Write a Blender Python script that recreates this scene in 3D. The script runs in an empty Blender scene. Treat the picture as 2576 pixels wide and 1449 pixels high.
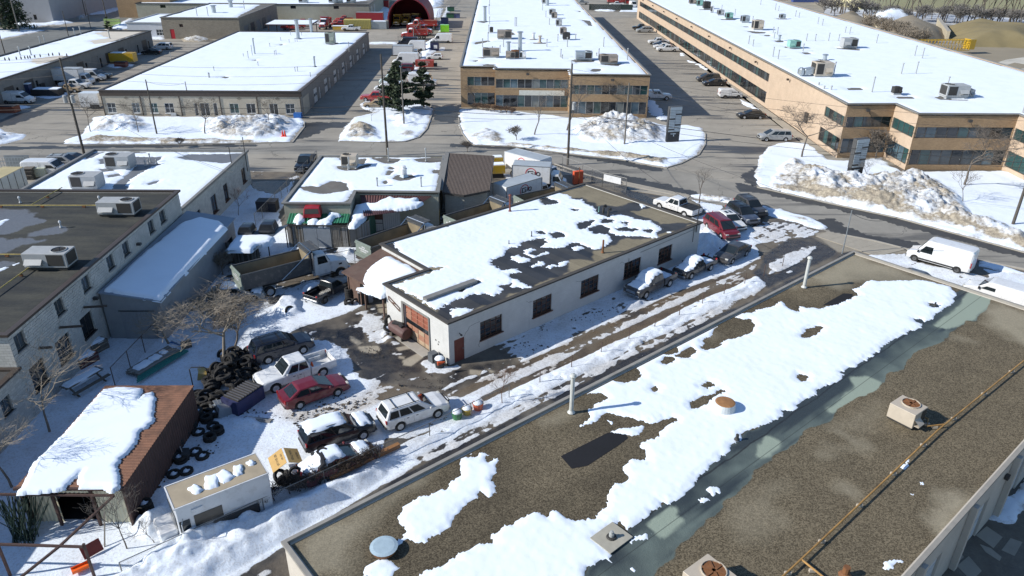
import bpy,bmesh,math,random
import numpy as np
from mathutils import Vector,Matrix
R=math.radians
rnd=random.Random(7)
SC=bpy.context.scene
COL=SC.collection
# ---------------------------------------------------------------- camera
CAM_H=31.0
PITCH=R(26.5217);ROLL=R(0.6097);FPX=1849.93
cam_data=bpy.data.cameras.new('camera')
cam=bpy.data.objects.new('camera',cam_data);COL.objects.link(cam)
cam.matrix_world=Matrix.Translation((0,0,CAM_H)) @ Matrix.Rotation(math.pi/2 - PITCH,4,'X') @ Matrix.Rotation(ROLL,4,'Z')
cam_data.sensor_width=36.0
cam_data.lens=FPX/2576*36.0
cam_data.clip_start=0.5;cam_data.clip_end=4000
SC.camera=cam
# ---------------------------------------------------------------- light
SUN_EL=R(31.7);SHADOW_AZ=R(13.0)
sx,sy=-math.cos(SHADOW_AZ),-math.sin(SHADOW_AZ)
sun_vec=Vector((sx*math.cos(SUN_EL),sy*math.cos(SUN_EL),math.sin(SUN_EL)))
world=bpy.data.worlds.new('World');SC.world=world;world.use_nodes=True
wn=world.node_tree;wn.nodes.clear()
sky=wn.nodes.new('ShaderNodeTexSky');sky.sky_type='NISHITA';sky.sun_disc=False
sky.sun_elevation=SUN_EL
sky.sun_rotation=math.atan2(sx,sy)
sky.altitude=100;sky.air_density=1.0;sky.dust_density=0.1;sky.ozone_density=4.0
bg=wn.nodes.new('ShaderNodeBackground');bg.inputs['Strength'].default_value=0.105
wo=wn.nodes.new('ShaderNodeOutputWorld')
wn.links.new(sky.outputs[0],bg.inputs[0]);wn.links.new(bg.outputs[0],wo.inputs[0])
sun_data=bpy.data.lights.new('sun','SUN');sun_data.energy=4.4;sun_data.angle=R(0.55)
sun_data.color=(1.0,0.955,0.885)
sun=bpy.data.objects.new('sun',sun_data);COL.objects.link(sun)
sun.rotation_euler=sun_vec.to_track_quat('Z','Y').to_euler()
sun.location=(0,0,80)
SC.view_settings.view_transform='Standard'
try:SC.view_settings.look='None'
except Exception:pass
SC.view_settings.exposure=0.42;SC.view_settings.gamma=1
SC.view_settings.use_curve_mapping=False
SC.render.engine='CYCLES'
SC.cycles.max_bounces=5;SC.cycles.transparent_max_bounces=6
# ---------------------------------------------------------------- survey: where a sight line of the drone meets a level plane
def G(px,py,z=0.0):
    X=px - 1288.0;Y=py - 724.5
    c,s=math.cos(ROLL),math.sin(ROLL)
    X,Y=c*X + s*Y,-s*X + c*Y
    x=X/FPX;u=-Y/FPX
    y=math.cos(PITCH) + u*math.sin(PITCH);zz=-math.sin(PITCH) + u*math.cos(PITCH)
    t=(z - CAM_H)/zz
    return Vector((x*t,y*t,z))
def T(ix,iy,tx,ty,z=0.0):
    return G(ix*644 + tx/4.0,iy*362.25 + ty/4.0,z)
def TL(ix,iy,pts,z=0.0):
    return [T(ix,iy,a,b,z) for a,b in pts]
def GL(pts,z=0.0):
    return [G(a,b,z) for a,b in pts]
def bearing(a,b):return math.atan2(b[1]-a[1],b[0]-a[0])
# ---------------------------------------------------------------- objects and tags
def tag(o,label=None,cat=None,group=None,kind=None):
    if label:o['label']=label
    if cat:o['category']=cat
    if group:o['group']=group
    if kind:o['kind']=kind
    return o
def empty(name,loc,rz=0.0,label=None,cat=None,group=None,parent=None):
    o=bpy.data.objects.new(name,None);COL.objects.link(o)
    o.empty_display_size=0.3
    o.location=loc;o.rotation_euler=(0,0,rz)
    if parent:o.parent=parent
    return tag(o,label,cat,group)
def link(name,me,mat=None,parent=None,loc=None,rot=None):
    o=bpy.data.objects.new(name,me);COL.objects.link(o)
    if parent:o.parent=parent
    if loc is not None:o.location=loc
    if rot is not None:o.rotation_euler=rot
    if mat is not None:
        if len(me.materials) == 0:me.materials.append(mat)
        if me.materials[0] is not mat:
            o.material_slots[0].link='OBJECT';o.material_slots[0].material=mat
    return o
def copy_tree(o,parent=None):
    c=o.copy();COL.objects.link(c);c.parent=parent
    for ch in list(o.children):copy_tree(ch,c)
    return c
class MB:
    """collects simple shapes into one mesh"""
    def __init__(s):s.v=[];s.f=[]
    def add(s,vs,fs):
        n=len(s.v);s.v += [tuple(v) for v in vs];s.f += [tuple(i+n for i in f) for f in fs];return s
    def box(s,c,d,rz=0.0,rot=None):
        hx,hy,hz=d[0]/2,d[1]/2,d[2]/2
        vs=[Vector((x*hx,y*hy,z*hz)) for z in (-1,1) for y in (-1,1) for x in (-1,1)]
        if rot is not None:vs=[rot @ v for v in vs]
        if rz:
            cc,ss=math.cos(rz),math.sin(rz)
            vs=[Vector((v.x*cc - v.y*ss,v.x*ss + v.y*cc,v.z)) for v in vs]
        vs=[v + Vector(c) for v in vs]
        return s.add(vs,[(0,2,3,1),(4,5,7,6),(0,1,5,4),(2,6,7,3),(0,4,6,2),(1,3,7,5)])
    def bar(s,a,b,w,h=None,up=(0,0,1)):
        a=Vector(a);b=Vector(b);h=h or w
        d=(b-a).normalized();up=Vector(up)
        if abs(d.dot(up)) > .98:up=Vector((1,0,0))
        sd=d.cross(up).normalized();u2=sd.cross(d).normalized()
        vs=[p + sd*x*w/2 + u2*y*h/2 for p in (a,b) for y in (-1,1) for x in (-1,1)]
        return s.add(vs,[(0,1,3,2),(4,6,7,5),(0,4,5,1),(2,3,7,6),(0,2,6,4),(1,5,7,3)])
    def prism(s,poly,z0,z1,cap=True):
        n=len(poly)
        vs=[(p[0],p[1],z0) for p in poly] + [(p[0],p[1],z1) for p in poly]
        fs=[(i,(i+1) % n,n+(i+1) % n,n+i) for i in range(n)]
        if cap:fs += [tuple(range(n-1,-1,-1)),tuple(range(n,2*n))]
        return s.add(vs,fs)
    def tube(s,pts,r,n=6,r2=None,cap=True):
        pts=[Vector(p) for p in pts];base=len(s.v);m=len(pts)
        for k,p in enumerate(pts):
            d=(pts[min(k+1,m-1)] - pts[max(k-1,0)]).normalized()
            up=Vector((0,0,1)) if abs(d.z) < .95 else Vector((1,0,0))
            a=d.cross(up).normalized();b=a.cross(d)
            rr=r if r2 is None else r + (r2-r)*k/max(1,m-1)
            for j in range(n):
                t=2*math.pi*j/n;s.v.append(tuple(p + a*math.cos(t)*rr + b*math.sin(t)*rr))
        for k in range(m-1):
            for j in range(n):
                s.f.append((base+k*n+j,base+k*n+(j+1) % n,base+(k+1)*n+(j+1) % n,base+(k+1)*n+j))
        if cap:
            s.f.append(tuple(base+j for j in range(n-1,-1,-1)));s.f.append(tuple(base+(m-1)*n+j for j in range(n)))
        return s
    def lathe(s,prof,c=(0,0,0),n=12,axis='z',cap=True):
        base=len(s.v)
        for r,h in prof:
            for j in range(n):
                t=2*math.pi*j/n;x,y=r*math.cos(t),r*math.sin(t)
                p=(x,y,h) if axis == 'z' else ((x,h,y) if axis == 'y' else (h,x,y))
                s.v.append((p[0]+c[0],p[1]+c[1],p[2]+c[2]))
        m=len(prof)
        for k in range(m-1):
            for j in range(n):
                s.f.append((base+k*n+j,base+k*n+(j+1) % n,base+(k+1)*n+(j+1) % n,base+(k+1)*n+j))
        if cap:
            s.f.append(tuple(base+j for j in range(n-1,-1,-1)));s.f.append(tuple(base+(m-1)*n+j for j in range(n)))
        return s
    def torus(s,c,R1,r,n=14,m=6,axis='z',sq=1.0):
        base=len(s.v)
        for i in range(n):
            t=2*math.pi*i/n
            for j in range(m):
                q=2*math.pi*j/m;rr=R1 + r*math.cos(q);h=r*math.sin(q)*sq
                x,y=rr*math.cos(t),rr*math.sin(t)
                p=(x,y,h) if axis == 'z' else ((x,h,y) if axis == 'y' else (h,x,y))
                s.v.append((p[0]+c[0],p[1]+c[1],p[2]+c[2]))
        for i in range(n):
            for j in range(m):
                s.f.append((base+i*m+j,base+((i+1) % n)*m+j,base+((i+1) % n)*m+(j+1) % m,base+i*m+(j+1) % m))
        return s
    def mesh(s,name,smooth=False,bevel=0):
        me=bpy.data.meshes.new(name);me.from_pydata(s.v,[],s.f);me.update()
        bm=bmesh.new();bm.from_mesh(me)
        bmesh.ops.recalc_face_normals(bm,faces=bm.faces)
        if bevel:bmesh.ops.bevel(bm,geom=bm.edges[:],offset=bevel,segments=1,affect='EDGES',clamp_overlap=True)
        bm.to_mesh(me);bm.free()
        if smooth:me.polygons.foreach_set('use_smooth',[True]*len(me.polygons))
        return me
    def build(s,name,mat,parent=None,smooth=False,bevel=0,loc=None,rot=None):
        return link(name,s.mesh(name,smooth,bevel),mat,parent,loc,rot)
# ---------------------------------------------------------------- noise and signed distance
_lat={}
def vnoise(x,y,seed=0):
    if seed not in _lat:_lat[seed]=np.random.RandomState(seed+11).rand(256,256)
    L=_lat[seed]
    xi=np.floor(x).astype(int);yi=np.floor(y).astype(int);fx=x-xi;fy=y-yi
    fx=fx*fx*(3-2*fx);fy=fy*fy*(3-2*fy)
    a=L[xi % 256,yi % 256];b=L[(xi+1) % 256,yi % 256];c=L[xi % 256,(yi+1) % 256];d=L[(xi+1) % 256,(yi+1) % 256]
    return (a*(1-fx)+b*fx)*(1-fy) + (c*(1-fx)+d*fx)*fy
def fbm(x,y,seed=0,oct=4,gain=.5):
    t=0;a=1;n=0
    for i in range(oct):
        t=t + a*(vnoise(x*2**i+i*17.3,y*2**i-i*9.1,seed+i)-.5)*2;n += a;a *= gain
    return t/n
def sd(poly,X,Y):
    """signed distance to a closed polygon, positive inside"""
    d=np.full(X.shape,1e9);ins=np.zeros(X.shape,bool);n=len(poly)
    for i in range(n):
        ax,ay=poly[i][0],poly[i][1];bx,by=poly[(i+1) % n][0],poly[(i+1) % n][1]
        ex,ey=bx-ax,by-ay;L2=ex*ex+ey*ey+1e-12
        t=np.clip(((X-ax)*ex+(Y-ay)*ey)/L2,0,1)
        d=np.minimum(d,(X-ax-t*ex)**2+(Y-ay-t*ey)**2)
        c=((ay > Y) != (by > Y)) & (X < (bx-ax)*(Y-ay)/((by-ay) if abs(by-ay) > 1e-9 else 1e-9)+ax)
        ins ^= c
    d=np.sqrt(d)
    return np.where(ins,d,-d)
def dline(pts,X,Y):
    d=np.full(X.shape,1e9)
    for i in range(len(pts)-1):
        ax,ay=pts[i][0],pts[i][1];bx,by=pts[i+1][0],pts[i+1][1]
        ex,ey=bx-ax,by-ay;L2=ex*ex+ey*ey+1e-12
        t=np.clip(((X-ax)*ex+(Y-ay)*ey)/L2,0,1)
        d=np.minimum(d,(X-ax-t*ex)**2+(Y-ay-t*ey)**2)
    return np.sqrt(d)
def grid_for(polys,cell,theta=0.0,pad=.3):
    P=np.array([(p[0],p[1]) for poly in polys for p in poly]);c,s=math.cos(theta),math.sin(theta)
    u=P[:,0]*c+P[:,1]*s;v=-P[:,0]*s+P[:,1]*c
    us=np.arange(u.min()-pad,u.max()+pad+cell,cell);vs=np.arange(v.min()-pad,v.max()+pad+cell,cell)
    U,V=np.meshgrid(us,vs,indexing='ij')
    return U*c-V*s,U*s+V*c,U,V
def grid_mesh(name,X,Y,Z,keep,mat,attrs=None,smooth=True,parent=None):
    """regular grid; cells whose four corners are all kept out are dropped"""
    nu,nv=X.shape
    idx=np.arange(nu*nv).reshape(nu,nv)
    k=keep[:-1,:-1] | keep[1:,:-1] | keep[:-1,1:] | keep[1:,1:]
    q=np.stack([idx[:-1,:-1][k],idx[1:,:-1][k],idx[1:,1:][k],idx[:-1,1:][k]],1)
    used=np.unique(q);rem=np.full(nu*nv,-1);rem[used]=np.arange(len(used));q=rem[q]
    co=np.stack([X.ravel()[used],Y.ravel()[used],Z.ravel()[used]],1).astype(np.float32)
    me=bpy.data.meshes.new(name)
    me.vertices.add(len(co));me.vertices.foreach_set('co',co.ravel())
    me.loops.add(q.size);me.loops.foreach_set('vertex_index',q.ravel().astype(np.int32))
    me.polygons.add(len(q));me.polygons.foreach_set('loop_start',np.arange(0,q.size,4,dtype=np.int32))
    me.update(calc_edges=True)
    if smooth:me.polygons.foreach_set('use_smooth',np.ones(len(q),bool))
    for an,arr in (attrs or {}).items():
        at=me.attributes.new(an,'FLOAT','POINT');at.data.foreach_set('value',arr.ravel()[used].astype(np.float32))
    o=link(name,me,mat,parent)
    return o
# ---------------------------------------------------------------- materials
_mats={}
class NT:
    def __init__(s,name):
        s.m=bpy.data.materials.new(name);s.m.use_nodes=True;s.t=s.m.node_tree;s.t.nodes.clear()
        s.out=s.t.nodes.new('ShaderNodeOutputMaterial');s.b=s.t.nodes.new('ShaderNodeBsdfPrincipled')
        s.t.links.new(s.b.outputs[0],s.out.inputs[0])
    def n(s,typ,**k):
        x=s.t.nodes.new(typ)
        for a,b in k.items():setattr(x,a,b)
        return x
    def L(s,a,b):s.t.links.new(a,b)
    def setv(s,sock,v):
        if isinstance(v,bpy.types.NodeSocket):s.L(v,sock)
        else:
            if isinstance(v,(tuple,list)) and len(v) == 3 and sock.type == 'RGBA': v=(*v,1)
            sock.default_value=v
    def pos(s,kind='world'):
        if kind == 'world': return s.n('ShaderNodeNewGeometry').outputs['Position']
        return s.n('ShaderNodeTexCoord').outputs['Object']
    def mapping(s,vec,scale=(1,1,1),rot=(0,0,0)):
        x=s.n('ShaderNodeMapping');s.L(vec,x.inputs[0]);x.inputs['Scale'].default_value=scale;x.inputs['Rotation'].default_value=rot
        return x.outputs[0]
    def noise(s,vec,scale,detail=4,rough=.55,dist=0.0):
        x=s.n('ShaderNodeTexNoise');s.L(vec,x.inputs['Vector']);x.inputs['Scale'].default_value=scale
        x.inputs['Detail'].default_value=detail;x.inputs['Roughness'].default_value=rough;x.inputs['Distortion'].default_value=dist
        return x.outputs['Fac']
    def attr(s,name):
        x=s.n('ShaderNodeAttribute');x.attribute_name=name;return x.outputs['Fac']
    def math(s,op,a,b=0.0,clamp=False):
        x=s.n('ShaderNodeMath',operation=op,use_clamp=clamp);s.setv(x.inputs[0],a)
        if op not in ('ABSOLUTE','SINE','FLOOR','FRACT','SQRT'):s.setv(x.inputs[1],b)
        return x.outputs[0]
    def step(s,v,lo,hi,a=0.0,b=1.0):
        x=s.n('ShaderNodeMapRange',clamp=True);s.setv(x.inputs[0],v)
        x.inputs[1].default_value=lo;x.inputs[2].default_value=hi;x.inputs[3].default_value=a;x.inputs[4].default_value=b
        return x.outputs[0]
    def mix(s,f,a,b):
        x=s.n('ShaderNodeMix',data_type='RGBA');s.setv(x.inputs['Factor'],f);s.setv(x.inputs[6],a);s.setv(x.inputs[7],b)
        return x.outputs[2]
    def mul(s,c,f):
        x=s.n('ShaderNodeMix',data_type='RGBA',blend_type='MULTIPLY');x.inputs['Factor'].default_value=1;s.setv(x.inputs[6],c)
        cmb=s.n('ShaderNodeCombineColor');[s.L(f,cmb.inputs[i]) for i in range(3)]
        s.L(cmb.outputs[0],x.inputs[7]);return x.outputs[2]
    def bump(s,h,dist=.02,strength=1.0):
        x=s.n('ShaderNodeBump');x.inputs['Distance'].default_value=dist;x.inputs['Strength'].default_value=strength
        s.L(h,x.inputs['Height']);s.L(x.outputs[0],s.b.inputs['Normal']);return x
    def set(s,**k):
        nm=dict(col='Base Color',rough='Roughness',metal='Metallic',spec='Specular IOR Level',coat='Coat Weight',coatr='Coat Roughness',alpha='Alpha',trans='Transmission Weight')
        for a,b in k.items():s.setv(s.b.inputs[nm[a]],b)
        return s
def plain(name,col,rough=.7,var=.12,scale=3.0,bump=0.0,metal=0.0,coat=0.0,spec=.5,kind='obj',dirt=0.0,dirtcol=(.16,.13,.10)):
    """a base colour with soft wear of its own"""
    if name in _mats:return _mats[name]
    t=NT(name);p=t.pos('world' if kind == 'world' else 'obj')
    n1=t.noise(p,scale,5,.6)
    c=t.mul(col,t.step(n1,.25,.75,1-var,1+var))
    if dirt > 0:
        n2=t.noise(p,scale*.45,6,.65)
        c=t.mix(t.step(n2,.62-dirt*.3,.78-dirt*.2,0,min(1,dirt*1.3)),c,dirtcol)
    t.set(col=c,rough=rough,metal=metal,spec=spec)
    if coat:t.set(coat=coat,coatr=.08)
    if bump:t.bump(t.noise(p,scale*8,3),bump)
    _mats[name]=t.m
    return t.m
# ==== ground materials
def asphalt(name,col,streak=0.0,rot=0.0,wet=.35):
    t=NT(name);p=t.pos('world')
    big=t.noise(p,.035,4,.6);mid=t.noise(p,.35,6,.65);fine=t.noise(p,9,4,.7)
    c=t.mul(col,t.step(big,.3,.7,.86,1.12));c=t.mul(c,t.step(mid,.3,.72,.85,1.1));c=t.mul(c,t.step(fine,.2,.8,.88,1.1))
    # old damp stains run with the fall of the lot
    m=t.mapping(p,(.035,.42,1),(0,0,rot));st=t.noise(m,1.0,6,.62,.6)
    gate=t.noise(p,.03,3,.5)
    w=t.math('MULTIPLY',t.step(st,.54,.60),t.step(gate,.42,.54,0,streak))
    c=t.mix(w,c,(.055,.055,.055))
    # tar lines and cracks
    v=t.n('ShaderNodeTexVoronoi',feature='DISTANCE_TO_EDGE');wp=t.n('ShaderNodeVectorMath',operation='ADD')
    nn=t.n('ShaderNodeTexNoise');t.L(p,nn.inputs['Vector']);nn.inputs['Scale'].default_value=.5
    sc=t.n('ShaderNodeVectorMath',operation='SCALE');t.L(nn.outputs['Color'],sc.inputs[0]);sc.inputs['Scale'].default_value=3
    t.L(p,wp.inputs[0]);t.L(sc.outputs[0],wp.inputs[1]);t.L(wp.outputs[0],v.inputs['Vector']);v.inputs['Scale'].default_value=.07
    c=t.mix(t.step(v.outputs['Distance'],.0012,.004,.55,0),c,(.035,.035,.035))
    t.set(col=c,rough=t.step(w,0,1,.88,wet),spec=.3)
    t.bump(fine,.012,.6)
    return t.m
M_LOT=asphalt('lot_asphalt',(.32,.295,.25),1.0,R(8))
M_ROAD=asphalt('road_asphalt',(.28,.265,.232),.6,R(-4))
def snow_mat(name,tint=(.78,.85,.93)):
    t=NT(name);p=t.pos('world');d=t.attr('dirt')
    n1=t.noise(p,.30,8,.66,.5);n2=t.noise(p,2.6,5,.7);n3=t.noise(p,9,3,.6)
    k=t.math('ADD',t.math('MULTIPLY',n1,.80),t.math('MULTIPLY',n2,.30))
    k=t.math('ADD',k,t.math('MULTIPLY',t.math('SUBTRACT',d,1.0),.46))
    f=t.step(k,.30,.52)
    tan=t.mix(t.step(n2,.35,.62),(.46,.39,.27),(.19,.15,.10))
    tan=t.mix(t.step(n3,.6,.72),tan,(.09,.075,.055))
    c=t.mix(t.math('MULTIPLY',f,.93),tint,tan)
    t.set(col=c,rough=.72,spec=.25)
    h=t.math('ADD',t.math('MULTIPLY',n1,1.0),t.math('ADD',t.math('MULTIPLY',n2,.35),t.math('MULTIPLY',n3,.12)))
    t.bump(h,.10,.55)
    return t.m
M_SNOW=snow_mat('settled_snow')
def clean_snow():
    t=NT('roof_snow');p=t.pos('world');n1=t.noise(p,.5,5,.6);n2=t.noise(p,6,4,.6)
    t.set(col=t.mul((.79,.86,.94),t.step(n1,.3,.7,.965,1.02)),rough=.75,spec=.2)
    t.bump(t.math('ADD',n1,t.math('MULTIPLY',n2,.12)),.06,.35)
    return t.m
M_RSNOW=clean_snow()
def yard_mat():
    t=NT('yard_surface');p=t.pos('world')
    s,w,m,pl=t.attr('snow'),t.attr('wet'),t.attr('mud'),t.attr('pale')
    n1=t.noise(p,1.3,6,.65);n2=t.noise(p,7,5,.7);n3=t.noise(p,28,2,.6)
    asp=t.mul((.16,.145,.12),t.step(n1,.3,.7,.8,1.2));asp=t.mul(asp,t.step(n2,.25,.75,.75,1.2))
    concrete=t.mul((.36,.32,.25),t.step(n2,.25,.75,.85,1.1))
    c=t.mix(pl,asp,concrete)
    mud=t.mix(t.step(n2,.35,.65),(.155,.116,.075),(.070,.052,.035))
    c=t.mix(m,c,mud)
    wetc=t.mix(t.step(n1,.4,.6),(.026,.026,.029),(.050,.046,.042))
    c=t.mix(w,c,wetc)
    sn=t.mix(t.step(n2,.48,.7),(.78,.85,.93),(.58,.60,.62))
    sn=t.mix(t.math('MULTIPLY',m,.75),sn,t.mix(t.step(n2,.4,.6),(.50,.45,.38),(.30,.26,.21)))
    k=t.step(t.math('ADD',s,t.math('MULTIPLY',t.math('SUBTRACT',n2,.5),.7)),.44,.56)
    c=t.mix(k,c,sn)
    r=t.math('MULTIPLY',t.math('SUBTRACT',1.0,k),w)
    t.set(col=c,rough=t.step(r,0,1,.8,.22),spec=.4)
    t.bump(t.math('ADD',n2,t.math('MULTIPLY',n3,.3)),.045,.7)
    return t.m
M_YARD=yard_mat()
# ==== base sheets
g0=MB().add([(-1500,-300,0),(1500,-300,0),(1500,2500,0),(-1500,2500,0)],[(0,1,2,3)]).build('ground',M_LOT);tag(g0,kind='structure')
def sheet(name,pts,z,mat,kind='structure',th=0.0):
    m=MB()
    if th:m.prism([(p[0],p[1]) for p in pts],z-th,z)
    else:m.add([(p[0],p[1],z) for p in pts],[tuple(range(len(pts)))])
    me=m.mesh(name)
    if not th and me.polygons[0].normal.z < 0:me.flip_normals()
    o=link(name,me,mat);tag(o,kind=kind);return o
FAR_KERB=[(-700,372),(0,371),(170,368),(500,364),(736,358),(790,352)]
far_line=GL([(-900,376),(0,371),(170,367),(500,364),(736,359),(860,357),(1000,359),(1150,362),(1288,368),(1440,388),(1563,402),(1678,424),(1780,446),(1905,472),(2089,513),(2257,549),(2400,588),(2576,636),(3300,850)])
near_line=GL([(-900,400),(0,394),(300,391),(620,388),(820,387),(1000,388),(1240,395),(1395,413),(1475,440),(1575,467),(1700,492),(1850,522),(1932,534),(2042,555),(2079,581),(2200,607),(2330,640),(2470,657),(2576,678),(3300,905)])
sheet('road',[*far_line,*reversed(near_line)],.004,M_ROAD)
# second street, far left
r2a=GL([(-300,132),(0,107),(150,84),(300,62),(420,30),(520,5),(600,-18)])
r2b=GL([(-300,205),(0,140),(100,110),(232,78),(300,62),(390,40),(520,12),(640,-18)])
r2a=GL([(-400,150),(0,103),(110,78),(215,60),(330,34),(470,3),(600,-25)])
r2b=GL([(-400,240),(0,142),(100,112),(232,76),(340,50),(450,22),(560,-10),(640,-25)])
sheet('road',[*r2a,*reversed(r2b)],.004,asphalt('side_street_asphalt',(.175,.18,.17),.1,0))
# kerbs
M_KERB=plain('kerb_concrete',(.34,.32,.28),.9,.15,1.2,.01,kind='world',dirt=.25)
def kerb(pts,w=.18,h=.13):
    m=MB()
    for a,b in zip(pts[:-1],pts[1:]):m.bar((a[0],a[1],h/2-.01),(b[0],b[1],h/2-.01),w,h+.02)
    o=m.build('kerb',M_KERB);tag(o,kind='structure')
kerb(GL([(1395,413),(1475,440),(1575,467),(1700,492)]));kerb(GL([(2120,592),(2200,607),(2330,640),(2470,657),(2576,678),(2900,780)]))
kerb(GL([(1905,472),(2089,513),(2257,549),(2400,588),(2576,636),(2900,730)]));kerb(GL([(170,367),(500,364),(736,359),(766,320),(766,307)]))
kerb(TL(1,0,[(840,1425),(1250,1437),(1500,1428),(1640,1385),(1720,1300),(1755,1200),(1790,1100),(1760,1068)]))
kerb(TL(1,0,[(2040,1180),(2045,1250),(2080,1350),(2160,1449)]) + GL([(1195,366),(1288,369),(1440,389),(1563,403),(1678,424)]))
kerb(TL(2,1,[(1560,240),(1700,200),(1880,110),(1945,5)]) + TL(2,0,[(1945,1350),(1880,1280)]))
M_WETSHADE=plain('wet_shaded_asphalt',(.055,.052,.046),.45,.3,.5,kind='world')  # dark sheets: wet gutters and melt, plus shading painted on the driveways
def wet(poly,nz=.9,cell=.3):
    X,Y,U,V=grid_for([poly],cell);d=sd(poly,X,Y)+nz*fbm(X*.5,Y*.9,77,5);tag(grid_mesh('wet_shade_patch',X,Y,np.full(X.shape,.0085),d > 0,M_WETSHADE),kind='structure')
for t_,q_ in (((3,1),[(-300,400),(0,455),(600,590),(1300,750),(2000,890),(2900,1160),(2900,1230),(1600,885),(700,660),(0,515),(-300,460)]),((2,1),[(430,190),(750,270),(1150,320),(1600,430),(1850,480),(1890,515),(1600,480),(1200,410),(900,390),(560,270)]),((2,1),[(2300,340),(2430,260),(2550,180),(2576,200),(2440,420),(2380,380)]),((3,1),[(430,760),(600,750),(800,850),(1000,930),(1500,990),(1560,1040),(1200,1020),(760,900),(600,860)]),
    ((1,0),[(500,1240),(640,1230),(900,1240),(880,1290),(700,1290),(560,1370),(380,1410),(500,1300)]),((1,0),[(1800,1090),(1980,1060),(2040,1180),(1960,1240),(1800,1210)]),((0,0),[(-200,1260),(200,1140),(500,1100),(400,1160),(100,1260),(-200,1300)]),((2,1),[(-600,0),(0,30),(500,60),(1000,150),(1500,250),(1480,270),(1000,190),(400,80),(-600,25)]),((0,1),[(-100,20),(300,25),(1000,15),(2576,5),(2576,22),(1000,40),(-100,60)]),((2,0),[(1360,1040),(1420,1060),(1560,1120),(1640,1240),(1500,1220),(1400,1150)])):wet(TL(*t_,q_))
# ==== snow lying on the verges
def snow_area(name,poly,piles=(),cell=.3,th=.16,dirt0=.12,edge=.5,nz=.5,label=None,mat=None,rimdirt=0.5):
    X,Y,U,V=grid_for([poly],cell)
    d=sd(poly,X,Y) + fbm(X*.7,Y*.7,3,4)*nz
    h=th*np.sqrt(np.clip(d/edge,0,1)) + .05*fbm(X*.5,Y*.5,5,3)*np.clip(d,0,1)
    dirt=np.full(X.shape,dirt0) + rimdirt*np.exp(-np.clip(d,0,50)/.7)
    for pp,H,dv,seed in piles:
        q=sd(pp,X,Y) + fbm(X*.45,Y*.45,seed,3)*.8
        k=np.clip(q/(1.4+H*1.1),0,1);k=k*(2-k)*.6+.4*k*k
        rough=(.50 + .42*fbm(X*.40,Y*.40,seed+1,5,.62) + .20*(1-2*np.abs(fbm(X*1.3,Y*1.3,seed+2,3))))
        kk=np.clip(k*3,0,1);h=np.maximum(h,H*k*rough + kk*(.11*np.abs(fbm(X*1.9,Y*1.9,seed+3,2))+.06*fbm(X*3.4,Y*3.4,seed+4,2)))
        dirt=np.maximum(dirt,dv*np.clip(k*2.2,0,1))
    Z=np.where(d > -cell,h+.006,-.1);Z=np.where(d < 0,np.minimum(Z,-.03),Z)
    o=grid_mesh(name,X,Y,Z,d > 0,mat or M_SNOW,dict(dirt=dirt));tag(o,kind='stuff')
    return o
isA=GL([(157,362),(500,360),(730,356),(745,335),(766,306),(754,298.5),(700,297),(500,295),(262,292.5),(237,296),(224,315),(210,336),(170,352)])
snow_area('snow_cover',isA,[(TL(0,0,[(950,1180),(1400,1165),(1560,1270),(1400,1340),(860,1345)]),1.5,.55,20),
    (TL(0,0,[(1950,1310),(2080,1200),(2430,1165)]) + TL(1,0,[(0,1190),(200,1160),(370,1200),(460,1260),(320,1380),(0,1420)]) + TL(0,0,[(2300,1420),(2000,1345)]),2.0,.68,30),
    (TL(0,0,[(640,1449),(1000,1370),(1600,1390),(2576,1410),(2576,1449)]),.9,.95,40)],.28)
isB=TL(1,0,[(850,1420),(850,1340),(920,1260),(1000,1180),(1200,1140),(1040,1075),(1100,1005),(1260,990),(1480,1010),(1720,1050),(1780,1100),(1745,1200),(1710,1300),(1630,1380),(1500,1420),(1250,1430)])
snow_area('snow_cover',isB,[(TL(1,0,[(840,1410),(930,1260),(1090,1230),(1250,1300),(1290,1420)]),1.9,.85,50),
    (TL(1,0,[(1350,1400),(1480,1300),(1630,1320),(1620,1390)]),.9,.65,60),(TL(1,0,[(1300,1180),(1600,1100),(1700,1150),(1650,1280),(1400,1290)]),.8,.35,65)],.28)
isC=TL(1,0,[(2050,1100),(2048,1240),(2080,1340),(2160,1440)]) + GL([(1200,364),(1288,367),(1440,387),(1563,401),(1678,421)]) + TL(2,1,[(1700,190),(1860,110),(1940,0)]) + TL(2,0,[(1940,1350),(1900,1290),(1750,1260),(1560,1270),(1330,1205),(600,1185),(0,1118)])
snow_area('snow_cover',isC,[(TL(2,0,[(600,1310),(740,1200),(980,1130),(1150,1180),(1350,1235),(1560,1290),(1570,1449),(1300,1480),(700,1440)]),2.4,.72,70),
    (TL(1,0,[(2100,1380),(2300,1290),(2500,1340),(2500,1449),(2180,1449)]),1.0,.75,80),
    (GL([(1205,362),(1288,360),(1440,374),(1560,384),(1680,400),(1680,420),(1563,402),(1440,388),(1288,368)]),1.1,.98,90)],.28)
isD=GL([(1930,370),(1910,400),(1900,445),(1915,468),(2089,511),(2257,547),(2400,586),(2576,634),(3000,760),(3000,500),(2576,440),(2519,431),(2273,432),(2240,420),(2217,397),(2180,402),(2120,405),(2082,402),(2055,378),(2030,362),(1975,358)])
snow_area('snow_cover',isD,[(TL(3,1,[(0,430),(60,250),(230,110),(320,150),(420,250),(700,300),(960,320),(1100,300),(1400,310),(1600,340),(1820,430),(1970,560),(2060,720),(2250,720),(2500,880),(2700,940),(2700,1090),(2000,890),(1300,730),(600,590),(250,470)]),2.2,.78,100),
    (TL(3,1,[(0,400),(300,430),(1000,560),(2000,800),(2900,1050),(2900,1170),(2000,890),(1000,650),(0,470)]),1.0,.98,110)],.22,dirt0=.1)
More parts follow.
